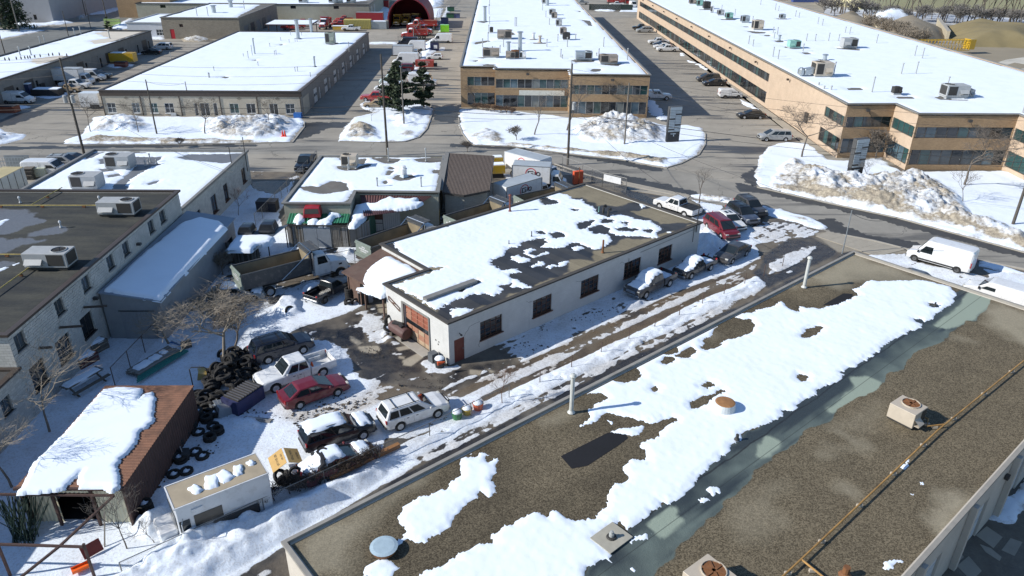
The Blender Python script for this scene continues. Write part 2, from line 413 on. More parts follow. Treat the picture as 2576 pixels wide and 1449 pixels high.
snow_area('snow_cover',TL(0,0,[(-200,1280),(0,1290),(60,1330),(245,1350),(230,1400),(60,1445),(-200,1470)]),[(TL(0,0,[(-200,1290),(50,1340),(230,1360),(60,1440),(-200,1460)]),1.5,.6,120)],.28)
# banks pushed up on the near kerb
snow_area('snow_cover',TL(2,1,[(1800,520),(1900,500),(2150,535),(2576,640),(2576,690),(2200,600),(1850,545)]),[(TL(2,1,[(1850,530),(1900,505),(2150,540),(2400,600),(2400,640),(2100,590)]),.9,.8,130)],.2)
snow_area('snow_cover',TL(3,1,[(-40,640),(120,660),(420,740),(590,835),(575,862),(400,830),(0,725)]),[(TL(3,1,[(-40,650),(400,740),(580,840),(560,860),(0,710)]),.8,.85,140)],.18)
snow_area('snow_cover',TL(3,1,[(2140,1175),(2576,1290),(3000,1400),(3000,1450),(2576,1340),(2140,1230)]),[(TL(3,1,[(2140,1180),(2576,1295),(3000,1400),(2576,1335),(2140,1225)]),.8,.6,150)],.2)
# ridge of snow between the two parking lots, and banks round the far yards
snow_area('snow_cover',TL(1,0,[(1640,600),(1700,440),(1760,400),(1830,480),(1800,520),(1700,600),(1640,720),(1560,725)]),[(TL(1,0,[(1660,600),(1720,440),(1790,430),(1790,520),(1690,600)]),1.5,.3,160)],.4,edge=.4)
for pl_,H,dv in [([(1840,330),(1860,200),(1930,60),(1960,60),(1940,130),(1900,200),(1880,320)],.9,.3),([(1680,0),(1890,0),(1880,60),(1740,90)],1.6,.4),([(1210,90),(1340,90),(1330,200),(1210,200)],0,.1),([(1755,90),(1880,85),(1840,180),(1770,170)],0,.05),
                   ([(1140,425),(1430,425),(1430,445),(1140,445)],.5,.3),([(290,205),(640,205),(640,240),(290,225)],.4,.25),([(1200,60),(1330,55),(1330,100),(1200,100)],.7,.4),([(1880,470),(1900,480),(1890,510),(1840,510)],.3,.2)]:
    P=TL(1,0,pl_);snow_area('snow_cover',P,[(P,H,dv,170)] if H else [],.6,dirt0=dv)
for pl_,H,dv in [([(835,92),(1030,100),(1030,118),(840,112)],.5,.15),([(1100,80),(1280,60),(1285,120),(1090,118)],.2,.2),([(1340,1010),(1420,1010),(1560,1200),(1500,1210),(1400,1150)],0,.05),([(1690,530),(1730,545),(1730,562),(1700,560)],0,0),([(1760,605),(1900,650),(1980,710),(1940,705),(1850,640),(1765,620)],0,0),([(2290,1000),(2400,1040),(2480,1100),(2420,1090),(2300,1020)],0,0)]:
    P=TL(2,0,pl_);snow_area('snow_cover',P,[(P,H,dv,180)] if H else [],.35,dirt0=dv,nz=.8)
# far left verges beyond the second street
for pl_,H,dv in [([(-300,330),(0,290),(230,300),(450,305),(330,330),(120,370),(0,395),(-300,480)],0,.2),([(120,240),(420,240),(640,200),(740,230),(600,250),(420,260),(200,300)],.8,.25),([(570,110),(700,100),(860,120),(870,160),(760,165),(640,150)],1.2,.2),([(760,165),(860,150),(870,185),(790,200)],1.4,.6),
                   ([(860,90),(1000,60),(1100,60),(1240,90),(1060,140),(900,150)],.3,.1),([(920,10),(1400,10),(1700,-30),(1700,0),(1400,60),(1200,70),(930,60)],.2,.05),([(1210,230),(1290,190),(1340,190),(1380,260),(1340,300),(1060,300),(1120,270)],1.3,.5),([(1630,90),(1700,68),(1800,72),(1810,110),(1740,125),(1640,120)],1.8,.55),
                   ([(1830,390),(1960,340),(2090,370),(2130,400),(2000,425),(1850,420)],1.4,.75),([(1500,365),(1640,370),(1640,400),(1510,395)],.1,.3),([(1060,650),(1340,645),(1350,665),(1180,685),(1070,670)],.15,.1),([(340,940),(700,930),(640,975),(480,990),(340,975)],.2,.05),([(150,1060),(300,1075),(130,1130)],.1,0),([(1380,530),(1420,535),(1400,550),(1370,548)],.1,0)]:
    P=TL(0,0,pl_);snow_area('snow_cover',P,[(P,H,dv,190)] if H else [],.5,dirt0=dv)
# ==== the yard and the lanes beside the garage
NB_O=Vector((-10.624,25.625,0));NB_TH=R(40.40)
NU=Vector((math.cos(NB_TH),math.sin(NB_TH),0));NV=Vector((-NU.y,NU.x,0))
def ST(s,t,z=0.0):p=NB_O + NU*s + NV*t;return Vector((p.x,p.y,z))
def build_yard():
    c=.125
    xs=np.arange(-52,62,c);ys=np.arange(17,97,c)
    X,Y=np.meshgrid(xs,ys,indexing='ij')
    S=(X-NB_O.x)*NU.x + (Y-NB_O.y)*NU.y;Tt=(X-NB_O.x)*NV.x + (Y-NB_O.y)*NV.y
    dom=GL([(-700,398),(0,396),(620,390.5),(820,389.5),(1000,390.5),(1240,397.5),(1395,415.5),(1475,443),(1575,470),(1700,495),(1850,525),(1932,537),(2042,558),(2079,584),(2200,611),(2330,644),(2470,661),(2576,682),(3200,880),(3200,1100),(1600,3500),(-700,3500)])
    D=sd(dom,X,Y)
    fr=(np.abs(X) < .76*Y+8)
    na=fbm(S*.16,Tt*2.4,40,4);ni=fbm(X*.9,Y*.9,41,5);nb=fbm(X*.28,Y*.28,42,3)
    snow=np.zeros(X.shape);wet=np.full(X.shape,.25);mud=np.full(X.shape,.2);pale=np.zeros(X.shape)
    def put(poly,sn=None,w=None,m=None,p=None,f=.5):
        k=np.clip(sd(poly,X,Y)/f+.5,0,1)
        nonlocal snow,wet,mud,pale
        if sn is not None:snow=snow*(1-k)+sn*k
        if w is not None:wet=wet*(1-k)+w*k
        if m is not None:mud=mud*(1-k)+m*k
        if p is not None:pale=pale*(1-k)+p*k
    # --- west yards: deep snow
    put(GL([(-700,3000),(-700,560),(470,540),(640,455),(735,400),(760,420),(700,540),(740,640),(900,660),(1000,900),(960,1160),(300,1600),(-300,3000)]),1,.3,.05,0,.6)
    # drive beside the workshop
    put(TL(1,1,[(-60,120),(640,60),(590,180),(430,330),(200,490),(0,470),(-100,330)]),.22,.45,.45,.25,1.0)
    put(TL(1,1,[(-40,380),(100,370),(340,370),(330,420),(190,510),(-40,440)]),.0,.95,0,0,.3)
    put(TL(1,1,[(-60,135),(180,145),(270,170),(180,205),(0,220),(-60,220)]),.9,.2,.2,0,.5)
    # truck yard behind the garage
    put(TL(1,1,[(-400,1449),(-350,1000),(300,1000),(1000,980),(1700,700),(2400,480),(2576,640),(1400,1100),(1000,1300),(600,1449)]),.45,.4,.6,.05,1.5)
    put(TL(1,1,[(820,1040),(1000,1040),(1010,1170),(900,1200)]),.95,.3,.2,0,.6)
    put(TL(1,1,[(400,1449),(480,1380),(700,1370),(960,1350),(980,1420)]),1,.2,0,0,.5)
    put(TL(1,1,[(0,1000),(230,830),(350,900),(480,1050),(380,1110),(100,1180)]),1,.2,.1,0,.6)
    # --- apron before the garage doors
    apron=TL(1,2,[(330,470),(420,390),(700,320),(1000,230),(1130,150),(1360,120),(1500,560),(1760,700),(2070,800),(2250,760),(2576,700),(2700,1000),(2300,1080),(1700,1080),(1500,1000),(1230,1010),(1060,930),(950,760),(880,620),(700,540),(520,500)])
    put(apron,.24,.62,.35,.25,.7)
    put(TL(1,2,[(1050,210),(1250,300),(1330,420),(1440,560),(1320,600),(1150,540),(1060,380)]),.62,.3,.5,0,.6)
    put(TL(1,2,[(830,420),(1060,400),(1080,520),(900,600),(820,500)]),.02,.95,.1,0,.4)
    put(TL(1,2,[(1280,560),(1760,640),(1780,760),(1640,850),(1300,830),(1050,780),(1000,640)]),.14,.85,.5,0,.5)
    for q in ([(1020,590),(1230,580),(1260,620),(1200,665),(1060,650)],[(1400,600),(1540,580),(1560,610),(1430,640)],[(1470,730),(1640,650),(1700,690),(1560,790),(1480,780)],[(940,480),(980,490),(1070,550),(1020,580),(950,530)],[(1200,150),(1350,130),(1350,260),(1230,250)],[(2150,820),(2280,830),(2250,890),(2140,870)],[(2310,810),(2400,840),(2370,870)],[(1430,680),(1500,690),(1490,720),(1430,710)]):
        put(TL(1,2,q),.0,.12,.05,.95,.16)
    # snow between cars and at the foot of the wall
    put(TL(1,2,[(1660,760),(1740,720),(1900,800),(2030,770),(2060,800),(1900,860),(1700,850)]),.8,.3,.35,0,.4)
    put(TL(1,2,[(-100,900),(600,900),(1000,900),(1250,950),(1100,1250),(300,1449),(-300,1449)]),.80,.2,.45,0,.8)
    put(TL(1,2,[(700,540),(780,560),(880,660),(1000,900),(1160,960),(1130,1030),(900,1100),(650,1100),(800,800)]),.97,.2,.05,0,.35)
    # track to the lower yard: churned snow
    put(TL(1,2,[(1230,960),(1500,1000),(1650,1060),(1600,1090),(1300,1150),(900,1300),(500,1400),(200,1449),(-100,1400),(200,1290),(800,1180),(1100,1080)]),.55,.2,.8,.1,.6)
    put(TL(1,2,[(-300,1250),(100,1260),(500,1380),(400,1449),(0,1500),(-300,1500)]),1,.2,.05,0,.6)
    # --- lanes: strips of snow, wheel tracks and wet asphalt run along the wall of the near building
    lane=(S > 9) & (Tt > -1.5) & (Tt < 15)
    kx=np.clip((S-11)/5,0,1)*np.clip((62-S)/4,0,1)
    def band(a,b,f=.25):return np.clip((Tt-a)/f+.5,0,1)*np.clip((b-Tt)/f+.5,0,1)
    wob=na*.35
    T0=Tt;Tt=Tt + wob + .35*fbm(S*.1,S*0,43,2)
    def lay(a,b,sn,w,m,p=0.0,f=.3,s0=12,s1=60,sf=3):
        nonlocal snow,wet,mud,pale
        k=band(a,b,f)*np.clip((S-s0)/sf,0,1)*np.clip((s1-S)/sf,0,1)
        snow=snow*(1-k)+sn*k;wet=wet*(1-k)+w*k;mud=mud*(1-k)+m*k;pale=pale*(1-k)+p*k
    lay(10.2,14.5,.76,.3,.30,s0=23.5,s1=54,sf=1.2)
    lay(9.55,10.45,.22,.35,.95,s0=16)
    lay(8.6,9.6,.66,.3,.62,s0=15)
    lay(7.85,8.7,.18,.4,.95,s0=13)
    lay(5.95,7.9,.92,.2,.12,s0=-8,s1=57)
    lay(5.0,6.1,.50,.45,.55,s0=-8,s1=52)
    lay(-2,5.2,.02,.80,.05,s0=-3,s1=70,sf=4)
    lay(-.6,.9,.02,.30,.05,.55,f=.5,s0=-2,s1=46)
    Tt=T0
    put(TL(1,2,[(1120,1230),(1480,1110),(1700,1075),(1960,1110),(2250,1080),(2300,1200),(1900,1400),(1500,1520),(1050,1500)]),.86,.2,.2,0,.4)
    # wide bank of snow at the lower left
    put([ST(-14,3.2),ST(-6,3.6),ST(2,4.4),ST(11,5.6),ST(11,7.2),ST(2,8.2),ST(-14,8.6)],1,.2,.05,0,.5)
    put([ST(-14,-4),ST(-3,-3),ST(1,.5),ST(3,4.2),ST(-6,3.4),ST(-14,3)],.35,.5,.6,0,.7)
    # --- east lot by the street
    put(TL(2,1,[(1150,400),(1900,520),(2060,560),(1760,640),(1350,600)]),.0,.35,.1,.35,.5)
    put(TL(2,1,[(1150,440),(1420,560),(1700,620),(1500,650),(1250,560),(1100,480)]),.0,.95,.0,0,.4)
    put(TL(2,1,[(1800,560),(2100,560),(2130,640),(2040,720),(1950,700),(1900,620)]),1,.2,.0,0,.4)
    put(TL(2,1,[(1700,760),(2000,700),(2300,760),(2700,830),(2900,900),(2700,960),(2450,1010),(2500,1150),(2300,1260),(1700,1460),(1300,1560),(1000,1500),(1500,1200),(1800,1100)]),.93,.25,.12,0,.6)
    put(TL(3,1,[(-200,760),(250,800),(520,880),(480,930),(200,960),(0,1000),(-150,950)]),.55,.4,.55,0,.7)
    put(TL(3,1,[(0,1100),(200,960),(440,930),(700,1080),(560,1170),(300,1300),(0,1449),(-150,1300)]),.12,.85,.15,0,.5)
    put(TL(3,1,[(0,1200),(250,1080),(420,1010),(500,1030),(360,1180),(150,1290),(0,1330)]),.55,.5,.5,0,.4)
    put(TL(3,1,[(460,900),(640,880),(1400,1080),(1440,1200),(1100,1140),(860,1080),(700,1090)]),.0,.12,.02,.7,.3)
    put(TL(3,1,[(1000,1120),(1420,1110),(1520,1200),(2000,1290),(2576,1449),(1400,1400),(1250,1240)]),.85,.3,.3,0,.5)
    put(TL(3,1,[(2140,1250),(2576,1330),(2900,1400),(2900,1700),(2400,1700),(2200,1290)]),.95,.2,.1,0,.5)
    # street-side lot of the workshop
    put(TL(1,1,[(2380,140),(2576,120),(2700,60),(3000,170),(3000,400),(2600,420),(2400,240)]),.75,.4,.3,0,.6)
    k=(na*.42*np.clip((S-8)/6,0,1) + ni*.42 + .22*fbm(X*3.1,Y*3.1,47,3))
    mask=snow + np.where((snow > .03) & (snow < .995),k,k*.35)
    sm=np.clip((mask-.5)*2.2+.5,0,1)
    wetf=np.clip(wet + .45*nb + .25*ni,0,1);wetf=np.clip((wetf-.5)*2.2+.5,0,1)
    mudf=np.clip(mud + .4*ni,0,1)
    h=.05*sm + .035*ni*sm + .02*na*(mud > .5)
    # relief: ridge under the wire fence, lower left bank, mounds
    rb=np.exp(-((Tt-6.9-.25*nb)/.75)**2)*np.clip((S+10)/4,0,1)*np.clip((57-S)/4,0,1)
    h += rb*(.20+.20*fbm(S*.6,Tt*1.5,45,3))*sm
    bank=np.clip(sd([ST(-16,3.4),ST(-6,3.9),ST(2,4.8),ST(9,5.7),ST(9,7),ST(2,8),ST(-16,8.4)],X,Y)/1.2,0,1)
    h += bank*(.55+.35*fbm(X*.8,Y*.8,46,4))
    for poly,H in ((TL(0,3,[(1250,1430),(1640,1130),(2000,1000),(2380,890),(2576,800),(2700,900),(2000,1220),(1500,1470)]),.85),(TL(0,3,[(1340,900),(1520,830),(1650,690),(1720,900),(1650,1070),(1480,1100),(1340,1020)]),1.2),(TL(1,3,[(650,300),(900,170),(1150,100),(1250,200),(900,320)]),.5),(TL(2,1,[(1880,850),(2000,900),(2110,970),(2140,1010),(2000,1150),(1860,1100)]),1.15),(TL(1,2,[(330,60),(480,150),(480,260),(300,300),(180,260),(200,150)]),.5),
                    (TL(1,1,[(480,1400),(700,1370),(720,1449),(560,1600),(420,1500)]),.8),(TL(1,1,[(860,1080),(990,1050),(1000,1110),(900,1140)]),.5),(TL(1,2,[(-300,1300),(0,1290),(100,1380),(0,1449),(-300,1449)]),.35),
                    (TL(2,2,[(1000,150),(1250,130),(1400,90),(1380,160),(1150,250),(1000,230)]),.35),(TL(1,2,[(1300,400),(1450,540),(1300,590),(1240,480)]),.3)):
        q=sd(poly,X,Y)+.3*ni;kk=np.clip(q/(.4+H*.6),0,1);h += H*kk*kk*(3-2*kk)*(.85+.3*ni)
    Z=.008 + np.maximum(h,0)
    keep=(D > 0) & fr
    Z=np.where(D > .15,Z,np.minimum(Z,.008))
    o=grid_mesh('yard_ground',X,Y,Z,keep,M_YARD,dict(snow=sm,wet=wetf,mud=mudf,pale=np.clip(pale,0,1)));tag(o,kind='structure')
build_yard()
# ==== building kit
def local(root):
    """returns a function that turns a world point into the root's own frame"""
    c,s=math.cos(root.rotation_euler.z),math.sin(root.rotation_euler.z);o=root.location.copy()
    def f(p):x,y=p[0]-o.x,p[1]-o.y;return Vector((x*c+y*s,-x*s+y*c,(p[2] if len(p) > 2 else 0)-o.z))
    return f
def M4(root):return Matrix.Translation(root.location) @ Matrix.Rotation(root.rotation_euler.z,4,'Z')
def wall(parent,a,b,z0,z1,mat,ops=(),th=.22,name='wall',label=None):
    """a -> b with the outside on the right hand; ops = openings (x0, x1, z0, z1)"""
    a=Vector((a[0],a[1],0));b=Vector((b[0],b[1],0));d=(b-a);Lw=d.length;d.normalize();n=Vector((d.y,-d.x,0))
    xs=sorted({0.0,Lw,*[o[0] for o in ops],*[o[1] for o in ops]});zs=sorted({z0,z1,*[o[2] for o in ops],*[o[3] for o in ops]})
    xs=[x for x in xs if -1e-6 <= x <= Lw+1e-6];zs=[z for z in zs if z0-1e-6 <= z <= z1+1e-6]
    m=MB()
    def q(x,z,k=0.0):p=a + d*x - n*k;return (p.x,p.y,z)
    for i in range(len(xs)-1):
        for j in range(len(zs)-1):
            cx,cz=(xs[i]+xs[i+1])/2,(zs[j]+zs[j+1])/2
            if any(o[0] < cx < o[1] and o[2] < cz < o[3] for o in ops):continue
            for k in (0,th):
                m.add([q(xs[i],zs[j],k),q(xs[i+1],zs[j],k),q(xs[i+1],zs[j+1],k),q(xs[i],zs[j+1],k)],[(0,1,2,3) if k == 0 else (3,2,1,0)])
    for o in ops:
        x0,x1,y0,y1=o[:4];y0=max(y0,z0);x0=max(0,x0);x1=min(Lw,x1)
        m.add([q(x0,y0),q(x0,y1),q(x0,y1,th),q(x0,y0,th)],[(0,1,2,3)]);m.add([q(x1,y0),q(x1,y1),q(x1,y1,th),q(x1,y0,th)],[(3,2,1,0)])
        m.add([q(x0,y0),q(x1,y0),q(x1,y0,th),q(x0,y0,th)],[(3,2,1,0)]);m.add([q(x0,y1),q(x1,y1),q(x1,y1,th),q(x0,y1,th)],[(0,1,2,3)])
    m.add([q(0,z1),q(Lw,z1),q(Lw,z1,th),q(0,z1,th)],[(0,1,2,3)])
    me=bpy.data.meshes.new(name);me.from_pydata(m.v,[],m.f);me.update()
    o=link(name,me,mat,parent);tag(o,label);return o
_wc={}
def window(parent,a,b,x0,x1,z0,z1,nx=1,nz=1,frame=None,glass=None,inset=.1,fw=.06,name='window',sill=None,label=None,one_pane=False,glasses=None):
    a=Vector((a[0],a[1],0));b=Vector((b[0],b[1],0));d=(b-a).normalized();n=Vector((d.y,-d.x,0));W,Hh=x1-x0,z1-z0
    key=('w',round(W,2),round(Hh,2),nx,nz,fw,sill is not None)
    if key not in _wc:
        m=MB();t=.06
        m.box((fw/2,0,Hh/2),(fw,t,Hh)).box((W-fw/2,0,Hh/2),(fw,t,Hh)).box((W/2,0,fw/2),(W-2*fw,t,fw)).box((W/2,0,Hh-fw/2),(W-2*fw,t,fw))
        for i in range(1,nx):m.box((W*i/nx,0,Hh/2),(fw*.75,t*.8,Hh-2*fw))
        for j in range(1,nz):m.box((W/2,0,Hh*j/nz),(W-2*fw,t*.6,fw*.7))
        if sill:m.box((W/2,-.10,-.045),(W+.16,.30,.09))
        me=m.mesh('window')
        if one_pane:pm=MB().box((W/2,.015,Hh/2),(W-fw*1.2,.012,Hh-fw*1.2)).mesh('pane')
        else:
            pw,ph=W/nx-fw*.8,Hh/nz-fw*.8;pm=MB().box((0,0,0),(pw,.012,ph)).mesh('pane')
        _wc[key]=(me,pm)
    me,pm=_wc[key]
    p=a + d*x0 - n*inset;rz=math.atan2(d.y,d.x)
    w=link(name,me,frame,parent,(p.x,p.y,z0),(0,0,rz));tag(w,label)
    if one_pane:link('pane',pm,glass,w)
    else:
        for i in range(nx):
            for j in range(nz):
                g=glass if not glasses else glasses[(i*7+j*3+int(x0*5)) % len(glasses)]
                link('pane',pm,g,w,(W*(i+.5)/nx,.02,Hh*(j+.5)/nz))
    return w
def door(parent,a,b,x0,x1,z0,z1,mat,handle=None,inset=.08,name='door',label=None,panels=0):
    a=Vector((a[0],a[1],0));b=Vector((b[0],b[1],0));d=(b-a).normalized();n=Vector((d.y,-d.x,0));W,Hh=x1-x0,z1-z0
    p=a + d*x0 - n*inset
    m=MB().box((W/2,0,Hh/2),(W,.05,Hh))
    for k in range(panels):m.box((W/2,-.03,Hh*(k+.5)/panels),(W*.92,.03,Hh/panels*.82))
    o=m.build(name,mat,parent,loc=(p.x,p.y,z0),rot=(0,0,math.atan2(d.y,d.x)));tag(o,label)
    if handle:MB().box((W*.88,-.05,Hh*.5),(.05,.07,.14)).build('handle',handle,o)
    return o
def parapet(parent,pts,z,mat,w=.3,h=.18,closed=True,name='parapet'):
    m=MB();P=[Vector((p[0],p[1],0)) for p in pts];n=len(P)
    for i in range(n if closed else n-1):
        a,b=P[i],P[(i+1) % n];d=(b-a).normalized();e=d*(w/2-.002*(i % 2))
        m.bar((a.x-e.x*.98,a.y-e.y*.98,z+h/2+.003*(i % 2)),(b.x+e.x*.98,b.y+e.y*.98,z+h/2+.003*(i % 2)),w,h)
    return m.build(name,mat,parent)
def slab(parent,pts,z,mat,name='roof',th=.15):
    return MB().prism([(p[0],p[1]) for p in pts],z-th,z).build(name,mat,parent)
def simple_building(name,O,th,w,d,h,wmat,rmat,cmat,label,ops=None,cat='building',ph=.25,group=None):
    """rectangular block; corners A(0,0) B(w,0) C(w,d) D(0,d) in its own frame; ops[side] lists openings per wall AB, BC, CD, DA"""
    root=empty(name,O,th,label,cat,group);C4=[(0,0),(w,0),(w,d),(0,d)];ops=ops or {}
    for i,k in enumerate('0123'):
        wall(root,C4[i],C4[(i+1) % 4],0,h-.02,wmat,ops.get(i,()))
    slab(root,[(.2,.2),(w-.2,.2),(w-.2,d-.2),(.2,d-.2)],h-.08,rmat)
    parapet(root,C4,h-.02,cmat,.34,ph)
    return root,C4
# ---------------------------------------------------------------- building materials
def block_mat(name,col,bw=.4,bh=.2,mortar=.75,bump=.006,dirt=.15,rot_axis='x',offs=0.5,vary=.10):
    """masonry: joints read from the wall's own length; works for walls facing any way"""
    t=NT(name);g=t.n('ShaderNodeNewGeometry');tc=t.n('ShaderNodeTexCoord')
    sep=t.n('ShaderNodeSeparateXYZ');t.L(tc.outputs['Object'],sep.inputs[0])
    nv=t.n('ShaderNodeVectorTransform',vector_type='NORMAL',convert_from='WORLD',convert_to='OBJECT');t.L(g.outputs['True Normal'],nv.inputs[0])
    sn=t.n('ShaderNodeSeparateXYZ');t.L(nv.outputs[0],sn.inputs[0])
    ax=t.math('GREATER_THAN',t.math('ABSOLUTE',sn.outputs[0]),.7)
    u=t.math('ADD',t.math('MULTIPLY',sep.outputs[0],t.math('SUBTRACT',1.0,ax)),t.math('MULTIPLY',sep.outputs[1],ax))
    cb=t.n('ShaderNodeCombineXYZ');t.L(u,cb.inputs[0]);t.L(sep.outputs[2],cb.inputs[1])
    br=t.n('ShaderNodeTexBrick');t.L(cb.outputs[0],br.inputs['Vector']);br.inputs['Scale'].default_value=1
    br.inputs['Brick Width'].default_value=bw;br.inputs['Row Height'].default_value=bh;br.inputs['Mortar Size'].default_value=.012 if bh > .1 else .008
    br.inputs['Mortar Smooth'].default_value=.3;br.offset=offs
    br.inputs['Color1'].default_value=(*[c*(1-vary) for c in col],1);br.inputs['Color2'].default_value=(*[min(1,c*(1+vary)) for c in col],1)
    br.inputs['Mortar'].default_value=(*[c*mortar for c in col],1)
    p=tc.outputs['Object'];n1=t.noise(p,.5,6,.65);n2=t.noise(t.mapping(p,(2.2,2.2,.35)),1,5,.6)
    c=t.mul(br.outputs['Color'],t.step(n1,.3,.7,.9,1.08))
    if dirt:c=t.mix(t.step(n2,.60,.80,0,dirt*2.2),c,tuple(x*.45 for x in col))
    t.set(col=c,rough=.88,spec=.25);t.bump(br.outputs['Fac'],-bump,1.0)
    return t.m
M_WHITEBLOCK=block_mat('painted_block',(.55,.55,.53),.4,.2,.93,.004,.22,vary=.02)
M_GREYBLOCK=block_mat('split_face_block',(.50,.49,.45),.4,.2,.7,.01,.12,vary=.12)
M_TAUPE=block_mat('taupe_block',(.275,.24,.19),.4,.2,.8,.006,.2)
M_CREAM=block_mat('cream_stucco_block',(.45,.40,.32),.4,.2,.95,.002,.15,vary=.03)
M_TANBLOCK=block_mat('tan_block',(.36,.35,.28),.4,.2,.88,.003,.15,vary=.04)
M_BRICK=block_mat('ochre_brick',(.31,.212,.125),.29,.095,1.25,.004,.12,vary=.16)
M_BRICKPALE=block_mat('brick_sunlit_tone',(.48,.37,.27),.29,.095,1.1,.004,.06,vary=.05)  # paler copy of the brick, sunlit tone put into its colour
M_DARKTRIM=plain('dark_metal_trim',(.045,.042,.040),.45,.15,2,0,spec=.5)
M_BROWNTRIM=plain('brown_metal_trim',(.060,.045,.036),.5,.12,2)
M_GREYTRIM=plain('weathered_grey_flashing',(.20,.195,.18),.55,.15,1.5,dirt=.2)
M_PALETRIM=plain('pale_metal_trim',(.42,.43,.43),.4,.08,2)
M_ROOFBUR=plain('gravel_roof',(.13,.125,.115),.95,.25,.5,.02,dirt=.3)
M_FRAMEW=plain('white_window_frame',(.70,.70,.68),.5,.05,2)
M_FRAMED=plain('dark_window_frame',(.06,.055,.05),.5,.2,2)
M_FRAMERUST=plain('rusty_window_frame',(.12,.06,.04),.7,.3,3)
M_FRAMEAL=plain('aluminium_frame',(.32,.32,.31),.35,.08,2,metal=.6)
def glass_mat(name,col,rough=.06,n=.35):
    if name in _mats:return _mats[name]
    t=NT(name);p=t.pos('world');n1=t.noise(p,n,3,.5)
    t.set(col=t.mix(t.step(n1,.35,.65),tuple(c*.5 for c in col),col),rough=rough,spec=.7)
    _mats[name]=t.m;return t.m
G_DARK=glass_mat('dark_glass',(.020,.024,.028));G_TEAL=glass_mat('teal_glass',(.035,.085,.085));G_GREY=glass_mat('grey_glass',(.06,.075,.085))
G_BLIND=glass_mat('glass_over_blinds',(.20,.22,.21),.12);G_SKYTONE=glass_mat('sky_reflection_tone',(.09,.14,.17),.04);G_FILM=glass_mat('dusty_glass',(.035,.032,.03),.3,1)  # the blue-grey pane has a sky reflection put into its base colour
def black_void():return plain('interior_shade_tone',(.012,.011,.010),.95,.1)
# ==== 1. the white block garage
O1=Vector((-4.79,48.49,0));TH1=R(41.77);H1=3.76
root=empty('garage',O1,TH1,'long white painted block garage with flat patchy snow roof and orange sectional door','building')
P1=[(0,0),(32.03,0),(32.03,16.1),(4.35,16.1),(4.35,8.7),(0,8.7)]
wins=[(3.1,5.4),(8.8,11.0),(14.6,16.9),(20.4,22.8),(25.5,27.6)]
opsAB=[(a,b,1.1,2.7) for a,b in wins] + [(.5,1.5,0,2.05)]
wall(root,P1[0],P1[1],0,H1,M_WHITEBLOCK,opsAB);wall(root,P1[1],P1[2],0,H1,M_WHITEBLOCK);wall(root,P1[2],P1[3],0,H1,M_WHITEBLOCK)
wall(root,P1[3],P1[4],0,H1,M_WHITEBLOCK,[(1.2,4.6,0,2.7)]);wall(root,P1[4],P1[5],0,H1,M_WHITEBLOCK)
# end wall faces the sun: from (0,8.7) to (0,0)
wall(root,P1[5],P1[0],0,H1,M_WHITEBLOCK,[(2.7,6.15,0,3.1)])
for i,(a,b) in enumerate(wins):
    window(root,P1[0],P1[1],a,b,1.1,2.7,4,4,M_FRAMERUST,G_FILM,.12,.05,sill=True,glasses=[G_FILM,G_DARK,G_DARK,G_FILM] if i != 1 else [G_FILM,G_DARK])
door(root,P1[0],P1[1],.5,1.5,0,2.05,plain('oxide_red_door',(.16,.045,.035),.5,.15,2,dirt=.3),M_GREYTRIM,label='dark red steel side door')
# sectional door: seven rows of four panels, one row glazed
M_ODOOR=[plain('orange_door_panel',(.27,.085,.05),.6,.15,2,dirt=.35),plain('faded_door_panel',(.34,.17,.11),.6,.12,2,dirt=.35),plain('tan_door_panel',(.40,.29,.19),.65,.15,2,dirt=.4)]
gd=MB().box((0,0,1.55),(.03,3.45,3.1)).build('sectional_door',M_ODOOR[1],root,loc=(.16,8.7-2.7-1.725,0))
pan=MB().box((0,0,0),(.05,.80,.375)).mesh('door_panel',bevel=.012)
for r_ in range(7):
    for c_ in range(4):
        y=-1.725 + 3.45*(c_+.5)/4;z=3.1*(r_+.5)/7
        m_=G_DARK if r_ == 3 else (M_ODOOR[0] if r_ > 3 and (c_ < 3 or r_ == 6) else (M_ODOOR[1] if r_ in (1,2,4,5,6) and (r_+c_) % 3 else M_ODOOR[2]))
        if r_ == 0:m_=M_ODOOR[2]
        link('door_panel' if r_ != 3 else 'pane',pan,m_,gd,(-.035,y,z))
jm=MB().box((0,8.7-2.7+.14,1.6),(.1,.26,3.2)).box((0,8.7-6.15-.06,1.6),(.08,.1,3.2)).box((0,8.7-4.42,3.17),(.08,3.5,.12));jm.build('door_surround',M_GREYTRIM,root,loc=(-.06,0,0))
MB().box((-.45,4.3,.02),(.9,4.0,.08)).build('threshold',M_KERB,root)
# cracked step joint, pipes, lamp, conduit, number plate marks
MB().tube([(1.0,-.02,2.55),(1.0,-.22,2.52)],.03).box((1.0,-.28,2.48),(.12,.14,.1)).build('wall_lamp',M_DARKTRIM,root)
MB().tube([(20.9,-.05,3.1),(21.0,-.05,2.0)],.02).tube([(22.6,-.05,3.2),(31.2,-.05,3.35)],.02).tube([(30.9,-.06,3.6),(30.9,-.06,2.0)],.035).build('conduit',M_GREYTRIM,root)
MB().box((-.02,1.7,1.55),(.02,.12,.1)).box((-.02,1.3,1.55),(.02,.08,.1)).box((-.02,1.4,1.3),(.02,.1,.1)).build('number_plate',M_DARKTRIM,root)
crk=MB()
for ln in ([(1.5,2.1),(1.62,2.3),(1.9,2.5),(2.0,2.72),(2.5,2.8),(3.05,2.82)],[(8.0,2.95),(8.3,2.72),(8.8,2.7)],[(3.1,1.05),(2.9,.7),(3.0,.5)],[(20.3,2.75),(20.0,2.95),(19.7,2.9)],[(13.9,2.9),(14.3,2.75),(14.6,2.72)]):
    for p,q in zip(ln[:-1],ln[1:]):crk.bar((p[0],-.003,p[1]),(q[0],-.003,q[1]),.012,.018)
crk.build('wall_crack',M_DARKTRIM,root)
